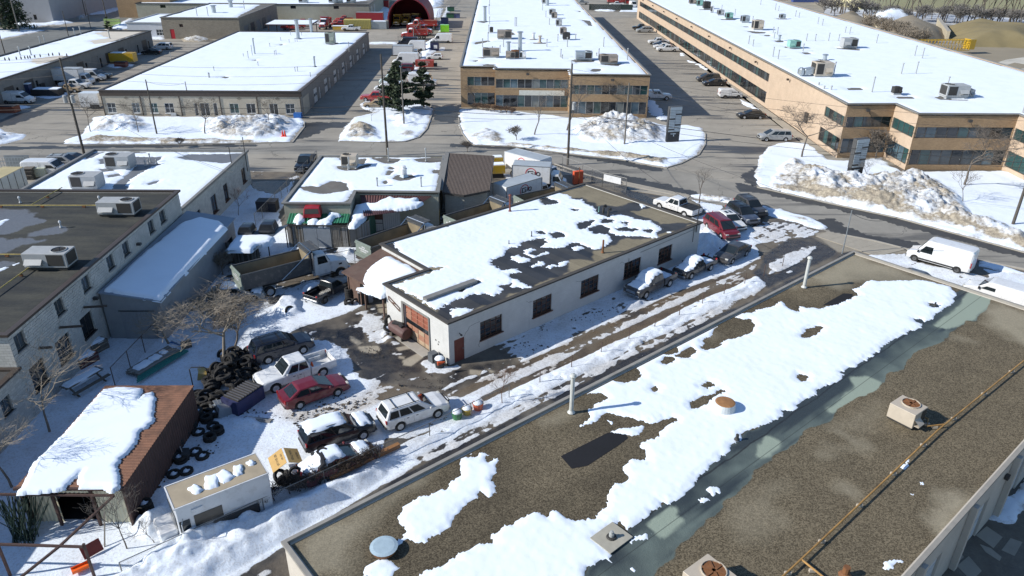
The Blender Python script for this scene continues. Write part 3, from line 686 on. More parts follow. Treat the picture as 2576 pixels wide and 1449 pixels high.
fr=MB();[fr.bar(a,b,.05) for a,b in [((-.08,8.2,2.9),(-.08,6.6,2.4)),((-.08,8.2,2.9),(-.08,8.2,2.6)),((-.08,8.2,2.6),(-.08,6.6,2.1)),((-.08,6.6,2.4),(-.08,6.6,2.1)),((-.08,7.8,2.5),(-.08,7.0,2.55))]]
fr.build('wall_bracket',M_FRAMERUST,root)
slab(root,[(.2,.2),(31.8,.2),(31.8,15.9),(4.55,15.9),(4.55,8.5),(.2,8.5)],H1-.10,M_ROOFBUR)
parapet(root,P1,H1-.02,plain('roof_edge_felt',(.06,.055,.05),.85,.2,2,.01),.36,.14)
# 1b. lean-to at the back of the notch
lt=empty('lean_to',O1,TH1,'brown sheet lean-to roof with deep snow in the notch of the white garage','shed')
M_BRSHEET=plain('brown_sheet',(.115,.070,.052),.7,.2,1.5,.01,dirt=.3)
MB().add([(-.1,9.0,2.75),(4.3,8.9,3.35),(4.3,16.2,3.35),(-.5,15.2,2.75),(-.1,9.0,2.63),(4.3,8.9,3.2),(4.3,16.2,3.2),(-.5,15.2,2.63)],[(0,1,2,3),(7,6,5,4),(0,4,5,1),(1,5,6,2),(2,6,7,3),(3,7,4,0)]).build('roof',M_BRSHEET,lt)
for y in (9.2,12.2,15.0):MB().box((0,y,1.33),(.13,.13,2.66)).build('post',M_BRSHEET,lt)
MB().box((.05,14.0,1.3),(.06,2.0,2.6)).build('side_panel',M_BRSHEET,lt)
rg=MB()
for k in range(5):rg.bar((-.3,9.6+1.35*k,2.60),(4.2,9.6+1.35*k,3.18),.07,.12)
rg.build('rafter',M_FRAMERUST,lt)
# ==== 2. near building under the drone
O5=Vector((2.19,10.57,0));H5=4.56;W5,D5=54.33,19.79
ST_D=Vector((math.cos(R(40.40)),math.sin(R(40.40)),0))
nb=empty('workshop_block',O5,NB_TH,'nearest long flat gravel roof building with green membrane strip and rusty gas pipe','building')
M_NWALL=block_mat('beige_painted_block',(.50,.46,.40),.4,.2,.95,.003,.12,vary=.02)
nops=[(4.6+6.1*k,7.4+6.1*k,0,2.9) for k in range(9)]
wall(nb,(0,0),(W5,0),0,H5-.02,M_NWALL,nops);wall(nb,(W5,0),(W5,D5),0,H5-.02,M_NWALL);wall(nb,(W5,D5),(0,D5),0,H5-.02,M_NWALL);wall(nb,(0,D5),(0,0),0,H5-.02,M_NWALL)
for k,o in enumerate(nops):
    door(nb,(0,0),(W5,0),o[0]+.02,o[1]-.02,0,2.88,plain('loading_door_white',(.55,.57,.58),.5,.08,1),inset=.15,name='loading_door',panels=4)
    MB().box((o[0]-.6,-.16,2.2),(.38,.3,4.4)).build('pilaster',M_NWALL,nb)
    if k % 2:MB().box((o[0]-1.5,-.12,3.4),(.34,.2,.26)).build('wall_lamp',M_DARKTRIM,nb)
MB().tube([(.0-.06,16.6,3.9),(-.14,16.6,3.5)],.04).box((-.16,16.6,3.3),(.14,.5,.22)).build('wall_lamp',M_DARKTRIM,nb)
parapet(nb,[(0,0),(W5,0),(W5,D5),(0,D5)],H5-.02,plain('grey_roof_edging',(.27,.255,.225),.7,.15,1.5,.004,dirt=.2),.22,.16)
# ==== snow lying on flat roofs
def roof_snow(polys,holes,z,cell=.12,th=.09,edge=.25,nz=.18,ns=1.6,theta=0.0,clip=None,specks=0.0,seed=200,label=None,und=.04,noise2=0.0):
    X,Y,U,V=grid_for(polys,cell,theta)
    d=np.full(X.shape,-1e3)
    for p in polys:d=np.maximum(d,sd(p,X,Y))
    for h in holes:d=np.minimum(d,-sd(h,X,Y)-.12)
    n=fbm(X*ns,Y*ns,seed,6,.72)*nz*1.25 + fbm(X*ns*.3,Y*ns*.3,seed+3,3)*noise2
    d=d + n
    if specks:d=np.minimum(d,(fbm(X*1.3,Y*1.3,seed+5,4)+specks)*1.0)
    if clip is not None:d=np.minimum(d,sd(clip,X,Y))
    h=th*np.clip(d/(edge*2.2),0,1)**.75 + und*fbm(X*.35,Y*.35,seed+7,3)*np.clip(d/1.5,0,1) + .012*fbm(X*3,Y*3,seed+8,2)*np.clip(d/.3,0,1)
    Z=np.where(d > 0,z+.004+h,z-.05)
    o=grid_mesh('snow_cover',X,Y,Z,d > 0,M_RSNOW);tag(o,kind='stuff')
    return d,X,Y
def attr_roof(name,poly,z,cell,theta,fn,mat,parent=None):
    X,Y,U,V=grid_for([poly],cell,theta,pad=0)
    at=fn(X,Y);Z=np.full(X.shape,z)
    o=grid_mesh(name,X,Y,Z,sd(poly,X,Y) > -.01,mat,at,smooth=False)
    if parent:o.parent=parent;o.matrix_parent_inverse=M4(parent).inverted()
    return o
# ---- near building
zN=H5-.06
def ntl(ix,iy,pts):return TL(ix,iy,pts,zN)
big=ntl(3,1,[(880,1449),(1010,1375),(1230,1375),(1560,1370),(1840,1435)]) + ntl(3,2,[(1885,60),(1860,160),(1740,235),(1690,260),(1650,320),(1560,350),(1520,400),(1360,470),(1270,510),(1140,620),(1000,710),(880,790),(740,850),(785,872),(640,965),(520,1020),(480,1090),(340,1130),(310,1190),(240,1250),(150,1240),(180,1310),(60,1320),(0,1365)]) \
    + ntl(2,3,[(2320,20),(2310,90),(2210,120),(2205,190),(2100,260),(1960,390),(1880,460),(1790,580),(1690,650),(1600,740),(1500,710),(1490,760),(1350,850),(1250,950),(1160,1000),(1090,910),(1000,960),(870,1030),(840,1080),(880,1110),(920,1160),(1000,1230),(990,1300),(890,1310),(760,1380),(720,1460),(-400,1700),(-950,1560)]) \
    + ntl(1,3,[(1600,1460),(1780,1370),(2020,1240),(2250,1130),(2380,1120),(2370,1040),(2460,950),(2576,915)]) + ntl(2,3,[(60,890),(160,820),(250,800),(350,850),(400,790),(480,780),(540,840),(620,905),(800,880),(880,865),(840,850),(950,730),(970,640),(990,570),(1040,520),(1160,510),(1165,440),(1115,370),(1190,280),(1260,280),(1360,290),(1340,190),(1280,110),(1340,90),(1480,30)]) \
    + ntl(2,2,[(1480,1449),(1540,1380),(1350,1350),(1200,1310),(1080,1300),(1000,1370),(900,1290),(860,1340),(690,1385),(790,1300),(770,1220),(900,1140),(945,1100),(900,1060),(760,1060),(630,1090),(760,1010),(1000,880),(1220,775),(1540,620),(1640,580),(1760,520),(1900,450),(2010,350),(2120,310),(2180,340),(2200,260),(2260,220),(2340,260),(2480,220),(2576,200)]) + ntl(3,2,[(140,130),(200,200),(290,240),(330,190),(520,210),(590,180),(700,170),(840,95),(910,70),(840,10)])
patchW=ntl(1,3,[(2060,265),(2120,255),(2240,245),(2230,195),(2290,185),(2345,220),(2340,245),(2300,250),(2330,290),(2440,255),(2450,290),(2420,350),(2430,410),(2380,480),(2410,520),(2420,590),(2380,650),(2270,620),(2180,700),(2080,760),(2010,850),(1960,930),(1880,1020),(1740,1090),(1700,1130),(1630,1140),(1560,1100),(1500,1090),(1440,1130),(1390,1180),(1360,1105),(1420,1100),(1480,1060),(1500,1000),(1440,920),(1440,850),(1470,800),(1480,760),(1560,720),(1600,670),(1760,630),(1900,590),(1950,570),(1910,520),(2040,440),(2050,400)])
strip=ntl(1,3,[(1870,335),(2060,225),(2290,105),(2240,150),(2130,230),(2060,265)])
patchB=ntl(1,3,[(1065,1460),(1090,1320),(1200,1290),(1300,1280),(1385,1290),(1390,1340),(1480,1360),(1400,1410),(1340,1470)])
blobs=[ntl(2,3,q) for q in ([(1200,1110),(1260,1030),(1350,1000),(1410,1020),(1380,1070),(1310,1110)],[(1950,590),(1990,555),(2100,530),(2080,600),(2020,640)],[(1860,680),(1930,650),(1985,680),(1920,710)],[(1160,1360),(1220,1330),(1225,1390),(1180,1398)],[(965,0),(1100,-30),(1310,-60),(1300,40),(1220,50),(1150,40)])] \
    + [ntl(3,3,q) for q in ([(1350,380),(1420,345),(1430,280),(1400,262),(1362,300)],[(1150,1370),(1160,1300),(1190,1265),(1350,1300),(1340,1320),(1270,1330),(1250,1375),(1190,1390)],[(1430,620),(1480,625),(1450,642)],[(1525,500),(1555,505),(1560,540),(1535,530)])]
holes=[ntl(2,2,q) for q in ([(1905,600),(1960,580),(1935,530),(2010,500),(2060,420),(2140,350),(2260,310),(2400,325),(2430,370),(2400,430),(2300,480),(2150,515),(2070,570),(1970,612)],[(1015,900),(1050,850),(1150,790),(1230,770),(1260,830),(1300,880),(1230,915),(1140,930),(1050,925)],[(1675,680),(1800,600),(1830,630),(1780,685),(1710,695)],[(1545,610),(1640,598),(1655,640),(1560,655)],[(1512,740),(1570,700),(1620,710),(1600,745),(1530,752)],[(1408,1020),(1440,1002),(1468,1015),(1440,1036)],
     [(1815,1210),(1840,1150),(1950,1100),(2040,1070),(2100,1020),(2133,1040),(2050,1085),(2000,1110),(1870,1190)],[(1895,985),(1970,955),(2030,975),(1960,995)],[(1380,1420),(1560,1330),(1630,1320),(1500,1420),(1350,1470)],[(900,1290),(960,1275),(1100,1300),(1020,1340)])] \
    + [ntl(3,2,q) for q in ([(345,490),(430,420),(490,395),(542,398),(490,450),(400,485)],[(305,905),(330,880),(380,890),(375,925),(330,925)],[(1480,320),(1530,318),(1562,345),(1530,352)],[(1640,165),(1690,168),(1700,188),(1660,185)])]
_clipN=[ST(-.15+.3,-.25),ST(54.15,-.25),ST(54.15,-19.4),ST(.2,-19.4)]
dN=roof_snow([big,patchW,strip,patchB]+blobs,holes,zN,.1,.085,.2,.24,1.9,NB_TH,_clipN,seed=210)
greenP=ntl(3,1,[(1840,1500)]) + ntl(3,2,[(1840,60),(2000,-20),(2130,30),(2260,100),(2120,280),(1900,420),(1700,560),(1500,660),(1350,790),(1190,900),(1060,1030),(900,1120),(780,1195),(650,1310),(480,1400),(380,1449)]) + ntl(2,3,[(2460,420),(2140,700),(2090,780),(1900,990),(1650,1160),(1420,1380),(1300,1500),(700,1500),(760,1300),(1500,700),(2200,100)]) + ntl(3,2,[(0,1300),(700,800),(1300,400)])
pale=[ntl(2,3,[(1400,940),(1620,780),(1610,850),(1690,890),(1500,1035),(1470,990)]),ntl(3,2,[(870,915),(1000,905),(1095,950),(1080,1010),(900,1120),(650,1240),(640,1220),(820,1080),(920,1010)]),ntl(3,2,[(1700,380),(1800,300),(1950,180),(2050,60),(2200,60),(2250,110),(2050,290),(1880,380),(1780,400)]),ntl(3,3,[(0,60),(70,100),(60,150),(-60,230)]),ntl(2,3,[(2500,150),(2576,130),(2576,230),(2500,240)])]
lightG=[(ntl(1,3,[(400,1110),(1300,640),(1700,420),(1800,380),(1700,520),(1300,780),(1000,1100),(950,1449),(500,1449)]),.75),(ntl(3,1,[(430,1330),(800,1090),(1700,1400),(1500,1400),(880,1390),(700,1449)]),.95),(ntl(3,1,[(120,1430),(500,1220),(560,1300),(300,1449)]),.6),(ntl(3,2,[(2330,130),(2700,300),(2700,640),(2450,520),(2250,360),(2180,230)]),.9),(ntl(3,3,[(1730,1030),(1700,900),(1740,700),(1900,640),(2090,640),(1950,860),(1800,1020)]),1.0),(ntl(2,2,[(300,1330),(560,1210),(660,1260),(560,1330),(300,1370)]),.8),(ntl(3,3,[(550,100),(800,130),(820,180),(560,250),(420,240)]),.5),(ntl(3,3,[(700,0),(760,0),(980,150),(900,160)]),.7),(ntl(3,2,[(1850,460),(2000,480),(2120,540),(2080,560),(1880,500)]),.7),(ntl(3,3,[(750,520),(950,640),(880,680),(760,600)]),.6),(ntl(2,3,[(2200,700),(2700,500),(2700,900),(2300,1100)]),.35),(ntl(3,2,[(640,1330),(1100,1150),(1200,1300),(900,1449),(600,1449)]),.3),(ntl(2,2,[(1970,480),(2030,460),(2070,500),(2020,530)]),.9)]
def nroof(X,Y):
    n=fbm(X*.8,Y*.8,220,5);n2=fbm(X*.25,Y*.25,221,3)
    g=np.clip((sd(greenP,X,Y)+n*.5)/.35+.5,0,1)
    s=(X-NB_O.x)*NU.x+(Y-NB_O.y)*NU.y;tt=(X-NB_O.x)*NV.x+(Y-NB_O.y)*NV.y
    pl=np.zeros(X.shape)
    for q in pale:pl=np.maximum(pl,np.clip((sd(q,X,Y)+.25+n*.25)/.15+.5,0,1))
    lg=np.zeros(X.shape)
    for q,v in lightG:lg=np.maximum(lg,v*np.clip((sd(q,X,Y)+n*.9)/1.3+.5,0,1))
    dsn=np.full(X.shape,-50.0)
    for q in (big,patchW,patchB):dsn=np.maximum(dsn,sd(q,X,Y))
    wet=np.clip(1-np.abs(np.minimum(dsn,0))/2.2+n*.6,0,1)*(g*.65+.35)
    streak=fbm(s*.10,tt*1.3,222,4);wet=np.maximum(wet,g*np.clip(streak*3.4+.1,0,1)*(1-pl))
    wet=wet*(1-pl)
    return dict(green=g,pale=pl,light=lg,wet=wet,tt=tt,ss=s)
def nroof_mat():
    t=NT('near_roof_surface');p=t.pos('world');g,pl,lg,w,tt=t.attr('green'),t.attr('pale'),t.attr('light'),t.attr('wet'),t.attr('tt')
    f1=t.noise(p,7.5,6,.8);f2=t.noise(p,22,3,.75);m1=t.noise(p,.45,5,.6)
    vo=t.n('ShaderNodeTexVoronoi',feature='F1');t.L(p,vo.inputs['Vector']);vo.inputs['Scale'].default_value=19
    peb=t.n('ShaderNodeSeparateColor');t.L(vo.outputs['Color'],peb.inputs[0])
    grav=t.mix(t.step(peb.outputs[0],.1,.9),(.072,.057,.035),(.200,.165,.108))
    grav=t.mul(grav,t.step(f1,.25,.75,.70,1.25));grav=t.mul(grav,t.step(m1,.3,.7,.85,1.12))
    grav=t.mix(t.math('MULTIPLY',lg,.75),grav,t.mul((.37,.33,.24),t.step(f1,.3,.7,.75,1.15)))
    grn=t.mul((.13,.165,.15),t.step(m1,.3,.7,.85,1.12));grn=t.mul(grn,t.step(f2,.2,.8,.92,1.07))
    grn=t.mix(pl,grn,(.27,.32,.26))
    grn=t.mix(t.math('MULTIPLY',w,.92),grn,(.028,.036,.042))
    # membrane seams along the strip
    s1=t.math('ABSOLUTE',t.math('SUBTRACT',t.math('ADD',tt,t.math('MULTIPLY',m1,.5)),-9.45));s2=t.math('ABSOLUTE',t.math('SUBTRACT',tt,-10.75))
    grn=t.mix(t.step(s1,.02,.07,.9,0),grn,(.02,.022,.024));grn=t.mix(t.step(s2,.008,.03,.7,0),grn,(.03,.034,.034))
    gw=t.mix(t.math('MULTIPLY',t.math('MULTIPLY',w,.7),t.math('SUBTRACT',1.0,lg)),grav,t.mul(grav,.5)) if False else t.mix(t.math('MULTIPLY',w,1.5,True),grav,t.mul(grav,t.step(f2,0,1,.38,.5)))
    c=t.mix(t.step(t.math('ADD',g,t.math('MULTIPLY',t.math('SUBTRACT',f1,.5),.5)),.40,.60),gw,grn)
    t.set(col=c,rough=t.step(t.math('MULTIPLY',g,w),0,1,.9,.45),spec=.3)
    t.bump(t.math('ADD',f1,t.math('MULTIPLY',f2,.5)),.03,.8)
    return t.m
attr_roof('roof',[ST(.1,-.05),ST(54.2,-.05),ST(54.2,-19.7),ST(.1,-19.7)],zN,.14,NB_TH,nroof,nroof_mat(),nb)
# black membrane patches
M_BLACKMEM=plain('black_membrane',(.006,.006,.008),.85,.35,.6,.01,kind='world')
for q in (ntl(2,3,[(490,245),(960,10),(1100,-20),(1170,60),(1080,130),(760,340),(600,370)]),ntl(3,2,[(545,178),(640,120),(760,55),(850,60),(850,85),(760,150),(680,175),(600,172)])):
    m=MB().add([(p.x,p.y,zN+.012) for p in q],[tuple(range(len(q)))]);me=m.mesh('membrane_patch')
    o=link('membrane_patch',me,M_BLACKMEM);o.parent=nb;o.matrix_parent_inverse=M4(nb).inverted()
# ---- garage roof
zG=H1-.05
def gtl(ix,iy,pts):return TL(ix,iy,pts,zG)
W1=M4(root) if False else Matrix.Translation(O1) @ Matrix.Rotation(TH1,4,'Z')
outG=[W1 @ Vector((x,y,0)) for x,y in [(.2,.2),(31.83,.2),(31.83,15.9),(4.55,15.9),(4.55,8.5),(.2,8.5)]]
gs=gtl(1,1,[(1330,985),(1500,930),(1800,860),(2100,780),(2400,680),(2576,600)]) + gtl(2,1,[(0,600),(200,545),(270,550),(340,610),(450,600),(460,570),(360,545),(370,510),(430,490),(560,510),(600,550),(700,560),(740,600),(830,640),(870,690),(960,720),(1090,710),(1250,750),(1400,780),(1500,850),(1470,900),(1490,940),(1420,950),(1250,920),(1100,930),(950,890),(1010,940),(1000,990),(900,1050),(800,1060),(700,1000),(600,990),(500,1040),(380,1050),(280,1040),(360,990),(330,950),(230,960),(100,990),(60,1040),(-30,1050)]) \
    + gtl(1,1,[(2540,1040),(2500,1120),(2330,1190),(2420,1230),(2500,1290),(2576,1330),(2576,1400),(2460,1430),(2500,1470)]) + gtl(1,2,[(2400,90),(2330,70),(2200,60),(2110,110),(2160,180),(2210,200),(2080,290),(1980,305),(1930,260),(1960,220),(1990,170),(1930,160),(1890,190),(1800,215),(1680,145),(1630,100),(1440,10)]) + gtl(1,1,[(1380,1420),(1900,1240),(1680,1250),(1450,1100),(1400,1020)])
gs2=[gtl(2,1,q) for q in ([(90,1070),(200,1040),(250,1070),(180,1110),(250,1120),(340,1080),(390,1090),(300,1130),(230,1150),(120,1100)],[(0,1130),(60,1120),(200,1160),(150,1190),(60,1200),(0,1160)],[(200,1230),(260,1180),(340,1200),(300,1230),(220,1240)],[(340,1240),(400,1205),(450,1220),(400,1260)],[(440,1200),(560,1180),(540,1220),(470,1230)],[(590,1040),(700,1030),(740,1050),(680,1075),(620,1070)],[(1550,885),(1630,880),(1600,900)],[(1250,600),(1320,600),(1340,630),(1310,640)],[(0,1350),(60,1370),(180,1430),(220,1449),(0,1449)])] \
    + [gtl(2,1,[(-200,1280),(60,1250),(80,1290),(-50,1310)])]
gh=[gtl(2,1,q) for q in ([(275,880),(310,880),(320,900),(280,905)],[(900,760),(1000,760),(1010,790),(920,790)],[(1050,850),(1160,845),(1270,860),(1200,875),(1090,870)],[(1330,870),(1400,870),(1390,890)],[(660,810),(760,780),(830,770),(760,830),(690,850)],[(780,850),(880,820),(970,850),(930,900),(820,900)],[(600,655),(660,660),(620,675)],[(840,670),(900,660),(1000,700),(960,730),(880,700)],[(390,900),(470,890),(520,930),(440,940)],[(1110,790),(1160,790),(1150,810)])] \
    + [gtl(1,2,q) for q in ([(1900,180),(2080,110),(2230,130),(2330,160),(2250,200),(2050,200),(1950,215)],[(2390,100),(2500,80),(2576,60),(2500,110)])] + [gtl(1,1,[(2000,1449),(2200,1360),(2250,1390),(2050,1470)])]
roof_snow([gs]+gs2,gh,zG,.1,.07,.15,.40,2.2,TH1,outG,seed=230,noise2=.12)
darkG=[gtl(2,1,[(300,540),(700,540),(860,620),(1100,620),(1250,590),(1420,620),(1300,680),(1200,680),(1500,800),(1800,800),(1760,850),(1560,900),(1300,960),(1100,960),(1000,1040),(840,1080),(830,1180),(700,1160),(580,1160),(560,1250),(600,1290),(300,1400),(180,1470),(-400,1600),(-600,1400),(-200,1100),(100,950)]),gtl(2,1,[(650,430),(720,415),(740,430),(700,450),(655,450)]),gtl(1,2,[(1600,60),(1500,20),(2500,-300),(2576,60),(2500,130),(2100,260),(1930,330)]),gtl(1,1,[(1280,1000),(1440,930),(1420,1010),(1380,1020),(1480,1100),(1700,1270),(1640,1280)])]
def groof(X,Y):
    n=fbm(X*.9,Y*.9,240,5);w=np.zeros(X.shape)
    for q in darkG:w=np.maximum(w,np.clip((sd(q,X,Y)+n*.55)/.25+.5,0,1))
    a=(X-O1.x)*math.cos(TH1)+(Y-O1.y)*math.sin(TH1);b=-(X-O1.x)*math.sin(TH1)+(Y-O1.y)*math.cos(TH1)
    return dict(wet=w,aa=a,bb=b)
def groof_mat():
    t=NT('garage_roof_surface');p=t.pos('world');w,a,b=t.attr('wet'),t.attr('aa'),t.attr('bb')
    f1=t.noise(p,6,5,.7);m1=t.noise(p,.5,5,.6)
    dry=t.mul((.225,.195,.135),t.step(f1,.25,.75,.85,1.12));dry=t.mul(dry,t.step(m1,.3,.7,.85,1.1))
    # felt laid in strips across the roof
    fl=t.math('FLOOR',t.math('DIVIDE',a,.95));wn_=t.n('ShaderNodeTexWhiteNoise',noise_dimensions='1D');t.L(fl,wn_.inputs['W'])
    dry=t.mul(dry,t.step(wn_.outputs['Value'],0,1,.88,1.08))
    wt=t.mix(t.step(wn_.outputs['Value'],0,1),(.030,.033,.040),(.062,.060,.058));wt=t.mul(wt,t.step(m1,.3,.7,.7,1.25))
    c=t.mix(w,dry,wt)
    fr=t.math('ABSOLUTE',t.math('SUBTRACT',t.math('FRACT',t.math('DIVIDE',a,.95)),.5));c=t.mix(t.step(fr,.47,.5,0,.4),c,(.02,.02,.02))
    t.set(col=c,rough=t.step(w,0,1,.92,.5),spec=.3);t.bump(f1,.015,.6)
    return t.m
gar=[o for o in COL.objects if o.name == 'garage'][0]
attr_roof('roof_felt',outG,zG,.12,TH1,groof,groof_mat(),gar)
# curb box on the roof near the street end
cb=MB().box((3.4,4.15,H1+.10),(5.2,.55,.34));cb.build('roof_curb',M_GREYTRIM,gar)
# canopy snow
zL=3.28
P=TL(1,1,[(1110,1240),(1200,1180),(1300,1140),(1360,1140),(1500,1210),(1600,1270),(1640,1305),(1340,1400),(1350,1449)],zL) + TL(1,2,[(1250,30),(1000,-60)],zL) + TL(1,1,[(1100,1380),(1070,1330)],zL)
X,Y,U,V=grid_for([P],.1);d=sd(P,X,Y)+.2*fbm(X*1.2,Y*1.2,250,4);cx_=(X-O1.x)*math.cos(TH1)+(Y-O1.y)*math.sin(TH1)
zb=2.75+.14*np.clip(cx_,-.5,4.3)
o=grid_mesh('snow_cover',X,Y,np.where(d > 0,zb+.03+.22*np.clip(d/.5,0,1)**.6,zb-.12),d > 0,M_RSNOW);tag(o,kind='stuff')
# ==== 3. two-storey ochre brick building across the street
TH9=R(91.3)
O3=Vector((23.54,130.2,0));H3=7.4
mid=empty('office_block',O3,TH9,'ochre brick two storey flat roofed office block with white snow roof, middle of far side','building')
lm=local(mid)
f3=[(-9.75,136.7),(-3.45,136.7),(-3.45,134.9),(9.85,134.9),(9.85,130.2),(23.5,130.2)]
lf3=[lm((x,y,0)) for x,y in f3];LEN3=150.0
lf3=[(p.x,p.y) for p in lf3]
kx=LEN3
back3=[(kx,lf3[-1][1]),(kx,lf3[0][1])]
def bays(Lw,w,pad=.35):
    n=max(1,round((Lw-2*pad)/w));ww=(Lw-2*pad)/n
    return [(pad+i*ww,pad+(i+1)*ww) for i in range(n)]
gl3=[G_TEAL,G_DARK,G_GREY,G_DARK,G_TEAL,G_SKYTONE,G_BLIND]
for i in range(5):
    a,b=lf3[i],lf3[i+1];Lw=math.hypot(b[0]-a[0],b[1]-a[1]);main_=i in (0,2,4)
    x0=1.2 if i == 0 else .15;x1=Lw-(.1 if i != 4 else .2)
    ops=[(x0,x1,.62,2.75),(x0,x1,4.0,5.6)] if main_ else []
    wall(mid,a,b,0,H3,M_BRICK,ops)
    if main_:
        n=round((x1-x0)/1.35)
        for k in range(n):
            xa=x0+(x1-x0)*k/n;xb=x0+(x1-x0)*(k+1)/n
            window(mid,a,b,xa,xb,4.0,5.6,1,1,M_FRAMEAL,gl3[(k*5+i) % 7],.12,.05)
            isdoor=(i,k) in ((0,3),(4,4),(2,2))
            if isdoor:door(mid,a,b,xa+.05,xb-.05,.62,2.74,G_DARK if i else G_DARK,M_FRAMEAL,.1,label='dark glass entrance door')
            else:window(mid,a,b,xa,xb,.62,2.75,1,1,M_FRAMEAL,gl3[(k*3+i*2+1) % 7],.12,.05)
    else:pass
MB().box((0,0,0),(8.2,.2,.85)).build('fascia_sign',plain('pale_sign_band',(.58,.57,.5),.5),mid,loc=tuple(lm((5.0,134.7,3.25))),rot=(0,0,-TH9))
E3=lf3[-1];wall(mid,E3,back3[0],0,H3,M_BRICKPALE,[(2+8*k,6+8*k,0,2.7) for k in range(17)])
for k in range(17):door(mid,E3,back3[0],2.02+8*k,5.98+8*k,0,2.68,M_GREYTRIM,panels=4,name='loading_door')
wall(mid,back3[0],back3[1],0,H3,M_BRICKPALE);wall(mid,back3[1],lf3[0],0,H3,M_BRICKPALE)
P3=lf3+back3
slab(mid,P3,H3-.1,M_ROOFBUR);parapet(mid,P3,H3-.01,M_GREYTRIM,.34,.14)
for x,y,z in ((-2.5,136.5,6.6),(2.4,134.7,6.6),(17,130,6.6)):
    MB().box((0,0,0),(.5,.4,.35)).tube([(0,.2,0),(0,.5,.1)],.05).build('wall_lamp',M_DARKTRIM,mid,loc=tuple(lm((x,y-.3,z))),rot=(0,0,-TH9))
S3=[M4(mid) @ Vector((p[0],p[1],0)) for p in P3]
def mtl(pts):return TL(2,0,pts,H3)
mh=[mtl(q) for q in ([(795,700),(800,690),(860,686),(900,690),(880,712),(840,718),(805,712)],[(600,605),(640,592),(700,598),(830,600),(820,620),(640,624)],[(700,196),(780,205),(800,235),(810,258),(770,255),(745,225)],[(880,640),(1090,635),(1060,660),(960,650)],[(0,425),(150,425),(120,432),(0,432)],[(0,518),(140,515),(120,530),(0,530)],[(655,105),(700,108),(680,118)],[(0,320),(40,340),(0,350)],[(170,388),(260,392),(240,398),(180,398)],[(215,425),(345,425),(330,436),(220,436)])]
mh += [TL(1,0,q,H3) for q in ([(2195,430),(2220,418),(2340,402),(2355,412),(2300,425),(2215,442)],[(2280,645),(2330,640),(2420,645),(2380,658),(2290,656)],[(2220,215),(2280,205),(2340,215),(2290,228)],[(2175,605),(2235,602),(2210,618)],[(2220,575),(2300,568),(2290,582)])]
roof_snow([S3],mh,H3-.08,.35,.10,.4,.25,.8,0,[M4(mid) @ Vector((p[0],p[1],0)) for p in [(lf3[0][0]+.25,lf3[0][1]-.3),(lf3[1][0]+.25,lf3[1][1]+.3),(lf3[2][0]+.25,lf3[2][1]+.3),(lf3[3][0]+.25,lf3[3][1]+.3),(lf3[4][0]+.25,lf3[4][1]+.3),(lf3[5][0]+.25,lf3[5][1]+.45),(kx-.3,lf3[-1][1]+.45),(kx-.3,lf3[0][1]-.6)]],seed=260)
# ==== 4. long brick building at the right
O4=Vector((47.95,106.5,0));H4=7.9
rb=empty('office_block',O4,TH9,'long brick two storey building with stepped front and ribbon windows, right','building')
lr=local(rb)
f4=[(43.9,281.0),(47.95,106.5),(55.1,107.0),(55.4,100.9),(69.3,101.2),(69.5,93.6),(92,94.1),(88,281.0)]
lf4=[(lambda p:(p.x,p.y))(lr((x,y,0))) for x,y in f4]
def ribbon(root,a,b,x0,x1,z0,z1,w,doors=(),mats=None,seed=0):
    n=max(1,round((x1-x0)/w))
    for k in range(n):
        xa=x0+(x1-x0)*k/n;xb=x0+(x1-x0)*(k+1)/n;g_=(mats or gl4)[(k*5+seed+(k//3)) % len(mats or gl4)]
        if k in doors:door(root,a,b,xa+.05,xb-.05,z0-.5,z1-.02,g_,M_FRAMEAL,.15,label='glazed shop entrance door')
        else:window(root,a,b,xa,xb,z0,z1,1,1,M_FRAMED,g_,.16,.055)
gl4=[G_DARK,G_DARK,G_TEAL,G_DARK,G_GREY,G_TEAL,G_DARK]
a,b=lf4[0],lf4[1];L4=math.hypot(b[0]-a[0],b[1]-a[1])
opsL=[(4,141.5,.75,2.85),(4,141.5,4.65,6.15),(167,L4-.05,.75,2.85),(167.5,L4-.05,4.6,6.1)]
wall(rb,a,b,0,H4,M_BRICKPALE,opsL,.3)
ribbon(rb,a,b,4,141.5,.75,2.85,1.62,tuple(range(4,80,8)));ribbon(rb,a,b,4,141.5,4.65,6.15,1.62,seed=3)
ribbon(rb,a,b,167,L4-.05,.75,2.85,1.5);ribbon(rb,a,b,167.5,L4-.05,4.6,6.1,1.4,seed=2)
for i,mt in ((1,M_BRICK),(2,M_BRICKPALE),(3,M_BRICK),(4,M_BRICKPALE),(5,M_BRICK)):  # sun-facing steps take the brick copy with sunlight in its colour
    a,b=lf4[i],lf4[i+1];Lw=math.hypot(b[0]-a[0],b[1]-a[1]);x0,x1=.15,Lw-.15
    wall(rb,a,b,0,H4,mt,[(x0,x1,.72,2.9),(x0,x1,4.55,6.1)],.3)
    mm=[G_TEAL,G_TEAL,G_SKYTONE,G_TEAL,G_TEAL] if mt is M_BRICKPALE else [G_DARK,G_GREY,G_TEAL,G_DARK,G_SKYTONE,G_GREY]
    ribbon(rb,a,b,x0,x1,.72,2.9,1.45,(4,) if i == 3 else (),mm,i);ribbon(rb,a,b,x0,x1,4.55,6.1,1.45,(),mm,i+2)
wall(rb,lf4[6],lf4[7],0,H4,M_BRICKPALE,(),.3);wall(rb,lf4[7],lf4[0],0,H4,M_BRICKPALE,(),.3)
slab(rb,lf4,H4-.1,M_ROOFBUR);parapet(rb,lf4,H4-.01,M_GREYTRIM,.36,.16)
for k in range(9):
    MB().box((0,0,0),(.35,.4,.3)).build('wall_lamp',M_BROWNTRIM,rb,loc=tuple(lr((47.3-.023*(150-k*17),270-k*17.6,7.1))),rot=(0,0,-TH9))
